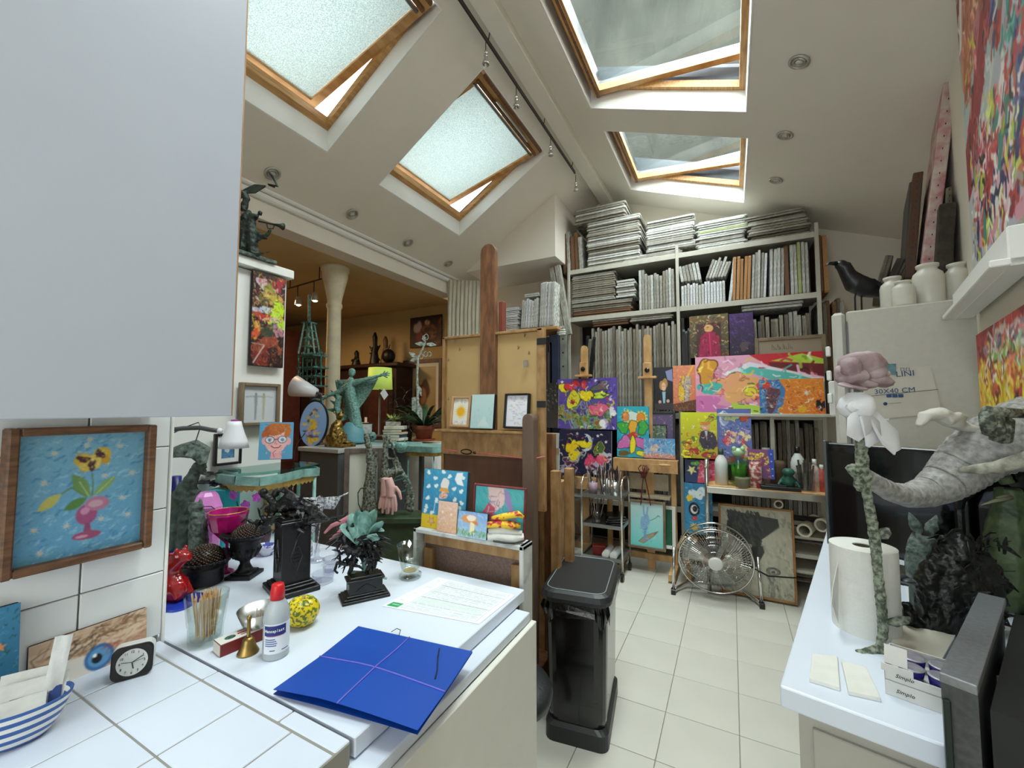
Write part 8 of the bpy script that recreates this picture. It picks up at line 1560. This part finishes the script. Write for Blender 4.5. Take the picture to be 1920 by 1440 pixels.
# on the fridge: crow, jars, leaning canvases
FT = HF + .001; K_ = lambda px, py, dy: (lambda p: Vector((p.x, p.y, FT)))(PZ(px, py, HF))
b_ = Vector((.56, 2.78, FT)); V = lambda x, y, d=0: PV(x, y, b_, d); t = thing('crow_figure', 'black crow figure standing on the fridge', 'crow', b_); crow = mat('crow_black', '0b0c10', .4, var=.3, bump=.2)
q = MB(); q.tube([V(1572, 495), V(1582, 500), V(1590, 515), V(1602, 530), V(1625, 540), V(1650, 548), V(1672, 560)], [.02, .034, .036, .052, .052, .034, .012], 14); q.ell(V(1577, 497), (.03, .026, .027)); part('body', q, crow, t, rem=.006); q = MB(); q.tube([V(1568, 494), V(1556, 494), V(1547, 498)], [.013, .009, .001], 8); part('beak', q, mat('beak_black', '17171c', .25, var=.1), t, smooth=1)
q = MB(); 
for k in range(5): q.leaf([V(1612 + 3 * k, 530, -.045), V(1640 + 3 * k, 540 + 2 * k, -.04), V(1664 + 3 * k, 556 + 3 * k, -.01)], [.012, .016, .003], up=(-FW.x, -FW.y, .4), th=.004)
part('wing_feathers', q, crow, t, kind='stuff')
for k, x in enumerate((1603, 1615)): q = MB(); f_ = V(x, 568); q.tube([V(x + 2, 548), V(x, 558), (f_.x, f_.y, .004)], .004, 6); [q.tube([(f_.x, f_.y, .004), (f_.x + dx, f_.y + dy, .003)], .003, 5) for dx, dy in ((-.03, 0), (-.02, -.02), (.02, .01))]; part('leg', q, mat('beak_black'), t)
stone = mat('cream_stoneware', 'c9c6ba', .35, var=.05, scale=12); lbj = ['leftmost cream stoneware jar on the fridge', 'short cream stoneware jar in front on the fridge', 'tallest cream stoneware jar in the middle on the fridge', 'rightmost cream stoneware jar on the fridge']
for i, (dx, dy, r, k) in enumerate(((.235, .16, .050, .175), (.268, .06, .044, .125), (.360, .13, .058, .205), (.462, .16, .050, .195))):
    p = MT(FP) @ MRT(RZ, 4, 'Z') @ Vector((dx, dy, 0)); q = MB(); q.lathe([(0, 0), (r * .96, 0), (r, .008), (r, k * .68), (r * .9, k * .78), (r * .62, k * .86), (r * .62, k * .9), (r * .72, k * .93), (r * .72, k * .99), (r * .6, k), (r * .5, k * .9), (0, k * .88)], n=28); single('stoneware_jar', lbj[i], 'jar', q, stone, (p.x, p.y, FT), smooth=1, group='cream stoneware jars on the fridge')
def lean2(label, px, yaw, lean, p0, key, th, edge, draw=None, res=30):
    M_, w_, h_ = rect(px, p0, yaw, lean); return painting(label, M_, w_, h_, draw or d_plain('b0a090'), res=res, th=th, edge=edge)
# tall canvases leaning on the right wall above the fridge
yw = atan2(-RD.y, -RD.x); WP = RW0 - RN * .12
def wallrect(px, off, wid=None, lean=0):
    M_, w_, h_ = rect(px, RW0 - RN * off, yw, lean); return M_, w_, h_
def edgecanvas(label, pb, pt, d_along, th, col, thk, n2=0):
    """a canvas seen by its narrow edge: foot pb and head pt in pixels at distance d_along from RW0 along the wall"""
    base = FP + RD * d_along; A_ = PN(pb[0], pb[1], base, RD); B_ = PN(pt[0], pt[1], base, RD); A_.z = max(A_.z, FT); v = (B_ - A_); q = MB(); L = v.length; q.box((0, .22, L / 2), (thk, .44, L), .004); M_ = MT(A_) @ MRT(RZ, 4, 'Z') @ MRT(atan2(v.dot(RN), v.z), 4, 'Y')
    o = single('leaning_canvas', label, 'canvas', q, cmat('edge_' + col, col, n2 or '4a4038'), M=M_); q = MB()
    for k in range(16): q.box((0, -.001, L * (k + .5) / 16), (.004, .002, .008))
    part('staples', q, txm, o, kind='stuff'); return o
edgecanvas('long pink and white edged canvas leaning high above the fridge', (1738, 520), (1783, 150), .30, 0, 'c9b8ae', .05, 'b06a72')
edgecanvas('brown edged panel leaning between crow and tall pink canvas', (1706, 520), (1722, 322), .40, 0, '5a3a28', .04)
edgecanvas('dark grey canvas leaning left of the brown edged panel', (1700, 520), (1712, 340), .46, 0, '4c4a42', .03)
edgecanvas('dark reversed canvas standing behind the tall pink one', (1768, 530), (1778, 380), .22, 0, '2c2822', .06)
edgecanvas('narrow dark strip canvas by the rightmost stoneware jar', (1784, 525), (1780, 350), .25, 0, '77705e', .02)
for i, (x0, x1, c, lb_) in enumerate(((1645, 1668, '6a6258', 'grey board leaning behind the tail of the crow'), (1660, 1690, '38342e', 'dark board leaning behind the leftmost jar'), (1672, 1702, '8a8474', 'pale edged board leaning beside the brown panel'), (1652, 1664, '4a6a4a', 'green edged booklet behind the tail of the crow'))): edgecanvas(lb_, (x0, 548), (x1, 478 + 6 * i), .38 + .03 * i, 0, c, .035)
# wall paintings
def d_wall(a):
    a.grad('a9c4be', 'c4c4c8'); a.strokes(60, ['8fb4b0', 'c8d8d4'], 0, 0, .6, .35, .2, .05, -.8, 2, .8); a.strokes(160, ['b8683a', 'a85a30', 'd88a6a', 'c87888', '9a5a38'], .02, .18, .55, .5, .22, .035, -1.1, 3, .95, .3)
    a.poly([(0, .62), (.5, .3), (1, .05), (1, .16), (.5, .42), (.08, .76), (0, .78)], '9a1f2c'); a.poly([(0, 0), (.12, 0), (.0, .35)], '7a1a28'); a.line([(.03, .3), (.14, .02)], .05, 'f0ece4'); a.line([(.12, .8), (1, .2)], .02, 'd8d4cc'); a.poly([(.2, .75), (1, .28), (1, 1), (.15, 1)], 'b8b8c4')
    a.strokes(330, ['b8403a', 'd898a8', '3f8a7a', 'e8e4dc', '8a2a3a', 'b8c84a', 'c86a4a', '2a3a6a', 'e8b8c0'], .08, .68, 1, .98, .09, .035, -.9, 5, .95, .9); a.strokes(70, ['b83a34', '3f9a8a', 'e8e0d8', '2a3a7a'], .4, .3, 1, .7, .1, .03, -.9, 6, .9)
M_, w_, h_ = wallrect([(1803, 150), (1915, 150), (1915, 560), (1829, 572)], .035); Lw = 1.05; M2 = M_.copy(); M2.translation = Vector(M_.translation) + RD * (w_ / 2 - Lw / 2) ; M2.translation.z = 2.02
painting('huge swirling orange, teal and crimson canvas high on the right wall', M2, Lw, 1.32, d_wall, res=260, th=.035, edge='d0c8bc', jazz=500)
def d_wall2(a):
    a.grad('b82028', 'c8b020'); a.strokes(40, ['c8202c', 'e84a4a', '8a1820', 'e8d8d8'], 0, 0, 1, .25, .4, .04, -.3, 2); a.poly([(.1, .2), (1, .1), (1, .5), (.2, .45)], '8a8090'); a.strokes(260, ['e8d020', 'f0e040', 'c8501c', 'e8a020', 'a83018', 'd8c018'], 0, .32, 1, 1, .2, .03, 1.3, 3, .95, .4); a.blob(.4, .35, .16, .12, '8ab84a', 2, .4, out='5a2a10'); a.blob(.65, .42, .12, .1, '7aa86a', 3, .4); a.strokes(30, ['f0e8e0', 'd86a4a'], .2, .3, .8, .6, .1, .02)
M_, w_, h_ = wallrect([(1829, 622), (1915, 600), (1915, 770), (1840, 771)], .03); M2 = M_.copy(); M2.translation = Vector(M_.translation) + RD * (w_ / 2 - .45); M2.translation.z = 1.495
painting('red and yellow painting under the white ledge on the right wall', M2, .9, h_ * 1.02, d_wall2, res=190, th=.03, edge='a8a090', jazz=260)
p = PN(1832, 580, RW0, RN); q = MB(); q.box((-.03, -.45, .055), (.06, .9, .11), .004); q.box((-.05, -.45, .012), (.09, .9, .02), .003); single('white_ledge', 'white ledge between the two right wall paintings', 'ledge', q, white_p, (p.x - .01, p.y, 1.885), RZ)
# ---- monitor
b_ = PZ(1560, 1050, .9); ym = radians(-34.5); t = thing('monitor', 'wide black monitor with silver left edge behind the rose stem', 'monitor', M=MT(b_) @ MRT(ym, 4, 'Z')); zt2 = zat(b_, 830) - .9; zb2 = zat(b_, 1018) - .9; Wm = .74
gb2 = mat('black_gloss', '060608', .1, var=0, coat=.4)
q = MB(); q.box((Wm / 2, .02, (zt2 + zb2) / 2), (Wm, .035, zt2 - zb2), .004); part('housing', q, blackp, t); q = MB(); q.box((Wm / 2, .001, (zt2 + zb2) / 2), (Wm - .02, .004, zt2 - zb2 - .02)); part('screen', q, gb2, t); q = MB(); q.box((-.004, .012, (zt2 + zb2) / 2 + .003), (.010, .05, zt2 - zb2 + .012), .002); part('silver_edge', q, alu, t)
q = MB(); q.box((Wm / 2, .06, zb2 / 2 + .04), (.07, .03, zb2 + .1), .004); part('stand_neck', q, blackp, t); q = MB(); q.box((Wm / 2, .04, .006), (.5, .2, .012), .004); q.box((.03, .02, .02), (.03, .06, .04), .006); part('stand_base', q, blackp, t)
# ---- paper towel roll
b_ = PZ(1624, 1178, .9); k = hgt(b_, 1022); r = 51 * mpp(b_); t = thing('paper_towel_roll', 'upright white paper towel roll on the right counter', 'paper towel', b_)
paper = mat('soft_white_paper', 'd8d7d1', .85, var=.03, scale=30, bump=.2, bscale=60); q = MB(); q.lathe([(.022, 0), (r, 0), (r, k), (.022, k), (.022, 0)], n=48); part('roll', q, paper, t, smooth=False); q = MB(); q.lathe([(.0215, .001), (.0215, k - .002), (.019, k - .002), (.019, .001), (.0215, .001)], n=24); part('cardboard_core', q, mat('core_card', '5c5144', .8, var=.1), t)
q = MB(); V = lambda x, y, d=0: PV(x, y, b_, d); q.add([V(1566, 1050, -.01), V(1566, 1165, -.01), V(1548, 1148, -.04), V(1533, 1115, -.05), V(1545, 1095, -.03)], [(0, 1, 2, 3, 4)]); part('loose_sheet', q, paper, t, solid=.001)
# ---- rose sculpture
b_ = PZ(1650, 1222, .9); V = lambda x, y, d=0: PV(x, y, b_, d); t = thing('rose_sculpture', 'tall rough grey green rose sculpture with a cloth tied below the bloom', 'sculpture', b_); st = mat('rough_green_stem', '9aa28f', .8, col2='4c5546', scale=90, bump=.8, fac=(.4, .6)); ro = mat('dusty_rose_plaster', 'b5a3a6', .7, col2='7d6468', scale=18, bump=.4)
q = MB(); q.tube([V(*c) for c in ((1650, 1222), (1656, 1180), (1652, 1130), (1646, 1070), (1640, 1010), (1630, 950), (1620, 900), (1616, 860), (1614, 800), (1612, 760), (1608, 725))], [.009, .011, .011, .010, .012, .011, .011, .014, .013, .011, .009], 10); q.tube([V(1652, 1218), V(1632, 1222), V(1614, 1226)], [.012, .011, .009], 8); q.ell(V(1613, 1226), (.014, .012, .009)); q.ell(V(1618, 893), (.020, .016, .022)); q.ell(V(1612, 908), (.014, .014, .018)); q.tube([V(1618, 885), V(1600, 880), V(1588, 876)], [.018, .016, .006], 8)
part('stem', q, st, t, rem=.0035, disp=.006, dscale=.01)
for nm, pts in (('leaf', ((1650, 1170), (1675, 1168), (1706, 1158))), ('leaf', ((1640, 1012), (1655, 1005), (1664, 990)))): q = MB(); P_ = [V(*c) for c in pts]; q.tube([P_[0], P_[0].lerp(P_[1], .6), P_[1], P_[1].lerp(P_[2], .6), P_[2]], [.003, .008, .016, .016, .004], 10, flat=.5); part(nm, q, mat('lichen_bark'), t, smooth=1, disp=.005, dscale=.015)
g = random.Random(6); petals = [((1622, 682), (.052, .04, .034)), ((1590, 690), (.024, .02, .03)), ((1598, 706), (.034, .03, .022)), ((1645, 712), (.042, .03, .016)), ((1586, 700), (.020, .02, .022)), ((1660, 702), (.018, .014, .010)), ((1610, 716), (.045, .03, .014)), ((1640, 695), (.03, .04, .022)), ((1590, 726), (.030, .02, .006))]
for i, (c, r_) in enumerate(petals): q = MB(); q.ell(V(*c, g.uniform(-.02, .02)), r_, 18, 12, R=Euler((g.uniform(-.3, .3), g.uniform(-.4, .4), 0)).to_matrix()); part('petal', q, ro, t, smooth=1, disp=.012, dscale=.022)
clw = mat('white_cloth', 'dcdce0', .8, var=.05, bump=.2)
q = MB(); q.lathe([(.018, .035), (.034, .02), (.040, -.002), (.034, -.02), (.022, -.03), (.018, .035)], V(1606, 762), 20); part('cloth_knot', q, clw, t, smooth=1, disp=.014, dscale=.02)
for pts, w_ in ((((1600, 770), (1592, 790), (1588, 812), (1598, 825)), (.016, .028, .030, .006)), (((1602, 776), (1612, 795), (1618, 822), (1612, 836)), (.014, .024, .02, .004)), (((1616, 775), (1628, 795), (1646, 820), (1664, 846)), (.014, .022, .028, .012)), (((1590, 760), (1578, 766), (1573, 762)), (.014, .012, .004))):
    q = MB(); q.leaf([V(x, y, -.022) for x, y in pts], w_, up=(-FW.x, -FW.y, .3), th=.003, fold=.4); part('cloth_tail', q, clw, t, smooth=1, disp=.006, dscale=.02)
# ---- elephant trunk sculpture
ele = mat('grey_trunk_plaster', 'b0aeab', .75, col2='7c7a78', scale=60, bump=.4, fac=(.3, .7)); d0 = depth(b_) + .03
t = thing('elephant_sculpture', 'grey wrinkled elephant trunk and tusk curling in from the right', 'sculpture', (*PD(1790, 1010, 1.35).xy, .9)); o3 = Vector(t.location); W3 = lambda x, y, d=1.25: PD(x, y, d) - o3
ctl = [(1990, 800, 74, 1.18), (1930, 812, 66, 1.2), (1880, 828, 58, 1.22), (1835, 850, 50, 1.24), (1800, 880, 44, 1.25), (1770, 905, 36, 1.25), (1740, 922, 28, 1.24), (1705, 930, 22, 1.22), (1670, 922, 18, 1.2), (1642, 906, 16, 1.18), (1622, 892, 14, 1.17), (1606, 884, 13, 1.16), (1594, 878, 7, 1.16)]
pts, rs = [], []
for i in range(len(ctl) - 1):
    for k in range(12):
        u = k / 12; a_, b2 = ctl[i], ctl[i + 1]; x, y, r, d = [a_[j] * (1 - u) + b2[j] * u for j in range(4)]; pts.append(W3(x, y, d)); rs.append(r * d / FPX * (1 - .05 * ((i * 12 + k) % 3 == 0)))
q = MB(); q.tube(pts, rs, 20); part('trunk', q, ele, t, smooth=1, disp=.003, dscale=.03)
q = MB(); q.tube([W3(1798, 882, 1.16), W3(1830, 880, 1.13), W3(1870, 876, 1.1), (W3(1925, 860, 1.06)), W3(1990, 838, 1.0)], [.006, .013, .016, .018, .02], 12); part('tusk', q, mat('tusk_plaster', 'bab7a8', .6, col2='77756a', scale=40), t, smooth=1)
q = MB()
for x0, y0, x1, y1, r in ((1850, 775, 1855, 812, .017), (1866, 782, 1870, 822, .018), (1884, 788, 1882, 826, .018), (1846, 770, 1920, 776, .014)): q.tube([W3(x0, y0, 1.12), W3((x0 + x1) / 2, (y0 + y1) / 2, 1.11), W3(x1, y1, 1.12)], [r, r, r * .9], 8)
part('gripping_fingers', q, mat('lichen_bark'), t, smooth=1, disp=.004); q = MB(); q.tube([W3(1722, 800, 1.24), W3(1735, 780, 1.24), W3(1760, 776, 1.24), W3(1785, 790, 1.24), W3(1805, 800, 1.24), W3(1835, 808, 1.22)], [.010, .022, .030, .028, .020, .016], 12, flat=.7); q.tube([W3(1775, 790, 1.22), W3(1800, 780, 1.22), W3(1815, 782, 1.22)], [.016, .012, .006], 8); part('white_hand', q, mat('chalk_white', 'c2bfb6', .8, var=.06, bump=.3), t, rem=.005, disp=.006, dscale=.02, label='chalk white cupped hand resting on the trunk')
q = MB(); p0 = W3(1798, 940, 1.3); q.tube([p0, (p0.x, p0.y, .01)], .012, 8); q.box((p0.x, p0.y, .01), (.12, .12, .02), .003); q.tube([p0 + Vector((0, 0, -.02)), W3(1808, 908, 1.27)], .012, 8); q.tube([p0, W3(1880, 880, 1.27)], .012, 8); part('black_stand', q, bronze, t, kind='stuff')
# ---- dark sculptures on the counter
BK = mat('near_black_bronze', '141614', .4, metal=.3, var=.6, scale=30, bump=.4)
def scul(name, label, px, py, chains, m_, balls=(), x=None, dr=.0045, z=.9, disp=.008):
    b_ = PZ(px, py, z); t = Vector(b_); q = MB()
    for pts, r in chains: q.tube([PV(*(list(p) + [0])[:2], b_, (list(p) + [0])[2]) for p in pts], r, 8)
    for (bx, by, r) in balls: q.ell(PV(bx, by, b_), r)
    return single(name, label, 'sculpture', q, m_, b_, rem=dr, disp=disp, dscale=.02)
scul('antlered_sculpture', 'dark bronze branching sculpture behind the monitor top', 1728, 1000, [([(1728, 1000), (1728, 860), (1722, 820), (1718, 780), (1716, 755), (1708, 735)], [.04, .05, .05, .03, .02, .006]), ([(1718, 780), (1724, 755), (1728, 735)], [.02, .014, .004]), ([(1716, 775), (1705, 757), (1703, 745)], [.015, .010, .004]), ([(1722, 785), (1735, 765), (1740, 750)], [.014, .012, .004]), ([(1722, 810), (1745, 820), (1762, 830), (1745, 842)], [.02, .012, .010, .006]), ([(1735, 800), (1750, 790)], [.02, .01])], dkgreen, z=.9)
q = MB(); p = PZ(1700, 990, .9); v0, v1 = PV(1690, 838, p), PV(1708, 806, p); q.tube([v0, v1], .012, 4); q.tube([(v0.x, v0.y, 0), v0], .006, 4); single('slanted_board', 'thin dark edged board slanting behind the monitor', 'board', q, alu, p)
scul('hare_head_sculpture', 'grey green long-eared head sculpture right of the towel roll', 1722, 1120, [([(1722, 1085), (1722, 1060), (1726, 1030), (1732, 1005)], [.03, .035, .036, .03]), ([(1724, 998), (1715, 982), (1704, 960)], [.012, .017, .003]), ([(1740, 1000), (1748, 988), (1756, 966)], [.012, .017, .003]), ([(1712, 1010), (1704, 1030), (1712, 1050)], [.008, .008, .006])], patina, [(1745, 1020, (.024, .02, .022))])
scul('black_tangle_sculpture', 'big black tangled bronze mass in the middle of the right counter', 1800, 1180, [([(1760, 1180), (1765, 1140), (1775, 1090), (1790, 1040), (1810, 1005)], [.05, .055, .06, .045, .02]), ([(1830, 1180), (1835, 1130), (1830, 1080), (1820, 1040)], [.05, .05, .055, .03]), ([(1755, 1060), (1740, 1090), (1748, 1130)], [.03, .03, .03]), ([(1800, 1060), (1840, 1060), (1860, 1090), (1858, 1130)], [.04, .04, .03, .03]), ([(1780, 1020), (1762, 1010)], [.02, .01]), ([(1760, 1170), (1730, 1180), (1705, 1160), (1700, 1130)], [.03, .02, .02, .012])], BK, [(1790, 1100, (.07, .05, .06))], disp=.02)
b_ = PZ(1752, 1165, .9); t = thing('green_brick_sculpture', 'dark green rough block with curling feet on white paper', 'sculpture', b_, .2); q = MB(); q.box((0, 0, .05), (.085, .06, .075), .004); part('block', q, dkgreen, t, disp=.006, dscale=.02); q = MB(); 
for s_ in ((-1, -1), (1, -1), (-1, 1), (1, 1)): q.tube([(s_[0] * .03, s_[1] * .02, .03), (s_[0] * .05, s_[1] * .03, .012), (s_[0] * .075, s_[1] * .035, .006)], [.010, .008, .004], 8)
part('feet', q, patina, t, kind='stuff'); q = MB(); q.tube([(-.01, 0, .088), (-.015, 0, .11), (-.03, 0, .13)], [.014, .012, .008], 8); q.tube([(.01, 0, .088), (.02, 0, .12)], [.01, .004], 8); part('top_figure', q, mat('ochre_patina', '7a6a4a', .6, var=.3), t, rem=.004)
def shards(o, n, region, seed, L=(14, 34), m_=None, w_=.006):
    q = MB(); g = random.Random(seed); b_ = o.matrix_world.translation; Mi = o.matrix_world.inverted()
    for i in range(n):
        x, y = g.uniform(region[0], region[2]), g.uniform(region[1], region[3]); d = g.uniform(-.05, .02); a = g.uniform(0, 6.28); l = g.uniform(*L)
        p0, p1 = PV(x, y, b_, d) + b_, PV(x + l * cos(a), y + l * sin(a), b_, d + g.uniform(-.03, .02)) + b_; p0, p1 = Mi @ p0, Mi @ p1; q.leaf([p0, p0.lerp(p1, .5) + Vector((0, 0, .006)), p1], [w_ * .5, w_, w_ * .15], up=(g.uniform(-1, 1), g.uniform(-1, 1), .7), th=.002)
    part('shards', q, m_ or BK, o, kind='stuff')
shards([o for o in C.objects if o.name == 'black_tangle_sculpture'][0], 110, (1750, 1005, 1860, 1165), 3)
shards([o for o in C.objects if o.name == 'black_pedestal_sculpture'][0], 46, (498, 940, 585, 985), 5, (10, 26), w_=.005)
shards([o for o in C.objects if o.name == 'leaf_horse_sculpture'][0], 40, (645, 1015, 712, 1060), 6, (10, 24), w_=.004)
scul('green_bird_sculpture', 'dark green upright creature with a long pale beak at the right edge', 1895, 1150, [([(1895, 1150), (1893, 1100), (1890, 1050), (1890, 990), (1893, 940), (1890, 915)], [.03, .05, .055, .05, .035, .03]), ([(1888, 905), (1882, 892)], [.018, .016]), ([(1915, 960), (1930, 1000), (1925, 1060)], [.02, .03, .03])], mat('mottled_green', '24382a', .55, col2='4f5f3c', scale=16, bump=.4, fac=(.45, .7)))
b_ = PZ(1895, 1150, .9); q = MB(); q.tube([PV(1880, 930, b_, -.02), PV(1850, 936, b_, -.02), PV(1825, 944, b_, -.02)], [.008, .005, .001], 8); q.tube([PV(1876, 926, b_, -.02), PV(1852, 930, b_, -.02)], [.005, .001], 6); single('bird_beak', 'long pale pointed beak of the green creature', 'beak', q, mat('pale_horn', '8f8f74', .5, var=.1), b_, smooth=1)
t = thing('tool_bundle', 'bundle of dark tools and pens lying toward the right edge', 'tools', PZ(1880, 1120, .9)); b_ = Vector(t.location); g = random.Random(4)
for i in range(9): q = MB(); x0 = 1828 + 8 * i; a_ = PV(x0, 1012 + 3 * i, b_, .02); c = PV(x0 + 42, 1085 + 4 * i, b_, -.03); q.tube([a_, a_.lerp(c, .8), c], [.003, .005, .004], 6); part('tool', q, [BK, mat('grey_tube'), mat('pale_horn'), chrome][i % 4], t)
q = MB(); q.lathe([(0, 0), (.05, 0), (.055, .06), (.05, .06), (.045, .01), (0, .01)], PV(1880, 1118, b_) * 1, 20); part('holder_cup', q, crystal, t)
for i, (px, py, c, r, lb_) in enumerate(((1676, 1040, '6a2a30', .016, 'dark red pebble on the towel roll side of the hare head'), (1690, 1050, '3a3c3c', .018, 'grey pebble in the little heap by the hare head'), (1705, 1056, '55585a', .014, 'pale grey pebble in the little heap by the hare head'))): b_ = PZ(px, py + 40, .9); q = MB(); q.ell((0, 0, r * .7), (r * 1.5, r, r * .7), 14, 8); q.v = q.v; single('pebble', lb_, 'pebble', q, mat('pebble_' + c, c, .3, var=.2), b_, .3 * i, smooth=1, group='pebbles by the hare head')
sheet('white_paper_sheet', 'torn white paper under the green block and black tangle', 'paper', PZ(1690, 1080, .9), PZ(1800, 1100, .9), PZ(1790, 1178, .9), PZ(1712, 1160, .9), lambda a: a.grad('e8e8e8', 'e4e4e2'), res=10)
sheet('cream_folder', 'cream card folder lying behind the candle boxes', 'folder', PZ(1700, 1165, .902), PZ(1795, 1190, .902), PZ(1765, 1245, .902), PZ(1668, 1215, .902), lambda a: a.grad('cfcabb', 'd2cdbd'), z=.004, th=.004, res=12)
# ---- tissue packs, candle boxes
for i, (q4, lb_) in enumerate((((1522, 1224, 1571, 1230, 1576, 1290, 1517, 1272), 'left white tissue pack at the front of the right counter'), ((1577, 1238, 1625, 1250, 1653, 1310, 1590, 1296), 'right white tissue pack beside the candle boxes'))):
    P_ = [PZ(q4[2 * k], q4[2 * k + 1], .908) for k in range(4)]; c = sum(P_, Vector()) / 4; c.z = .9; q = MB(); top = [p - c for p in P_]; q.add([(p.x, p.y, 0) for p in top] + [(p.x * .97, p.y * .97, .009) for p in top], [(3, 2, 1, 0), (4, 5, 6, 7)] + [(k, (k + 1) % 4, 4 + (k + 1) % 4, 4 + k) for k in range(4)]); single('tissue_pack', lb_, 'tissues', q, paper, c, bev=.002, group='tissue packs')
A_, B_ = PZ(1660, 1300, .9), PZ(1763, 1338, .9); an3 = atan2((B_ - A_).y, (B_ - A_).x); L3 = .20; D3 = .115; hb = .030; t0 = MT(A_) @ MRT(an3, 4, 'Z'); cardw = mat('white_card_box', 'cfcdc8', .6, var=.03)
for i in range(2):
    o = thing('candle_box', ['lower white candle box with script lettering', 'upper white candle box open on dark blue candles'][i], 'box', M=t0 @ MT((0, 0, (hb + .0005) * i)))
    q = MB()
    if i == 0: q.box((L3 / 2, D3 / 2, hb / 2), (L3, D3, hb), .001)
    else: [q.box(c, d, .0005) for c, d in (((L3 / 2, .001, hb * .3), (L3, .002, hb * .6)), ((.02, .001, hb * .8), (.05, .002, hb * .5)), ((L3 / 2, D3 - .001, hb / 2), (L3, .002, hb)), ((.001, D3 / 2, hb / 2), (.002, D3, hb)), ((L3 - .001, D3 / 2, hb / 2), (.002, D3, hb)), ((L3 / 2, D3 / 2, .001), (L3, D3, .002)))]
    part('carton', q, cardw, o); text('Simplo', .0105, txm, o, MT((.032, -.0012, hb * .45)) @ MRT(pi / 2, 4, 'X') @ Matrix(((1, .35, 0, 0), (0, 1, 0, 0), (0, 0, 1, 0), (0, 0, 0, 1))))
    if i: q = MB(); q.box((.018, .012, hb + .018), (.036, .001, .036), R=MRT(-.3, 3, 'X')); part('open_flap', q, cardw, o)
for k in range(6):
    i, j = k % 3, k // 3; M_ = t0 @ MT((.030 + .045 * i + .01, .030 + .05 * j, hb + .003)); o = thing('tealight', ['front left', 'front middle', 'front right', 'rear left', 'rear middle', 'rear right'][k] + ' dark blue candle in the open box', 'candle', M=M_, group='blue candles in the open box'); q = MB(); q.lathe([(0, 0), (.018, 0), (.021, .024), (0, .024)], n=24); part('wax', q, mat('indigo_wax', '211a6a', .3, var=.1, coat=.3), o, smooth=1); q = MB(); q.lathe([(.0205, .024), (.0215, .026), (.018, .0275), (0, .0275)], n=24); part('lid', q, mat('silver_foil', 'a9a6b4', .4, metal=.5, var=.15, scale=90), o)
# ---- dark metal appliance at the right edge
zA = 1.05; NL, NR, FR, FL = PZ(1760, 1260, zA), PZ(1833, 1287, zA), PZ(1886, 1122, zA), PZ(1834, 1110, zA); c = NL.copy(); c.z = 0; t = thing('metal_appliance', 'dark metal appliance with brushed silver top at the right edge', 'appliance', c)
q = MB(); P_ = [p - c for p in (NL, NR, FR, FL)]; q.prism([(p.x, p.y) for p in P_], zA - .016, zA); part('silver_top', q, mat('brushed_grey', '85878b', .4, metal=.6, var=.1, scale=120), t, bev=.002)
S_ = lambda p, k: ((p.x - P_[0].x) * k + P_[0].x, (p.y - P_[0].y) * k + P_[0].y); q = MB(); q.prism([(p.x * .96 + .003, p.y * .98 + .004) for p in P_], .02, zA - .016); part('side_panel', q, mat('grained_grey', '4a4c4c', .55, metal=.3, var=.2, scale=90), t)
u = (P_[2] - P_[1]).normalized(); r_ = Vector((u.y, -u.x, 0)); P4 = [P_[1] + r_ * .012, P_[1] + r_ * .5, P_[2] + r_ * .5, P_[2] + r_ * .012]; q = MB(); q.prism([(p.x, p.y) for p in P4], .02, zA - .03); part('black_body', q, mat('matt_black', '060607', .5, var=.1), t)
q = MB(); a_ = P_[1] + r_ * .09; q.tube([(a_.x, a_.y - .005, .25), (a_.x, a_.y - .005, .98)], .004, 6); part('chrome_rod', q, chrome, t); q = MB(); c2 = P_[0].lerp(P_[1], .15); q.box((c2.x, c2.y - .002, .52), (.010, .008, .98), .002); part('green_glass_edge', q, mat('dark_green_glass', '1f2b29', .2, var=.1), t)
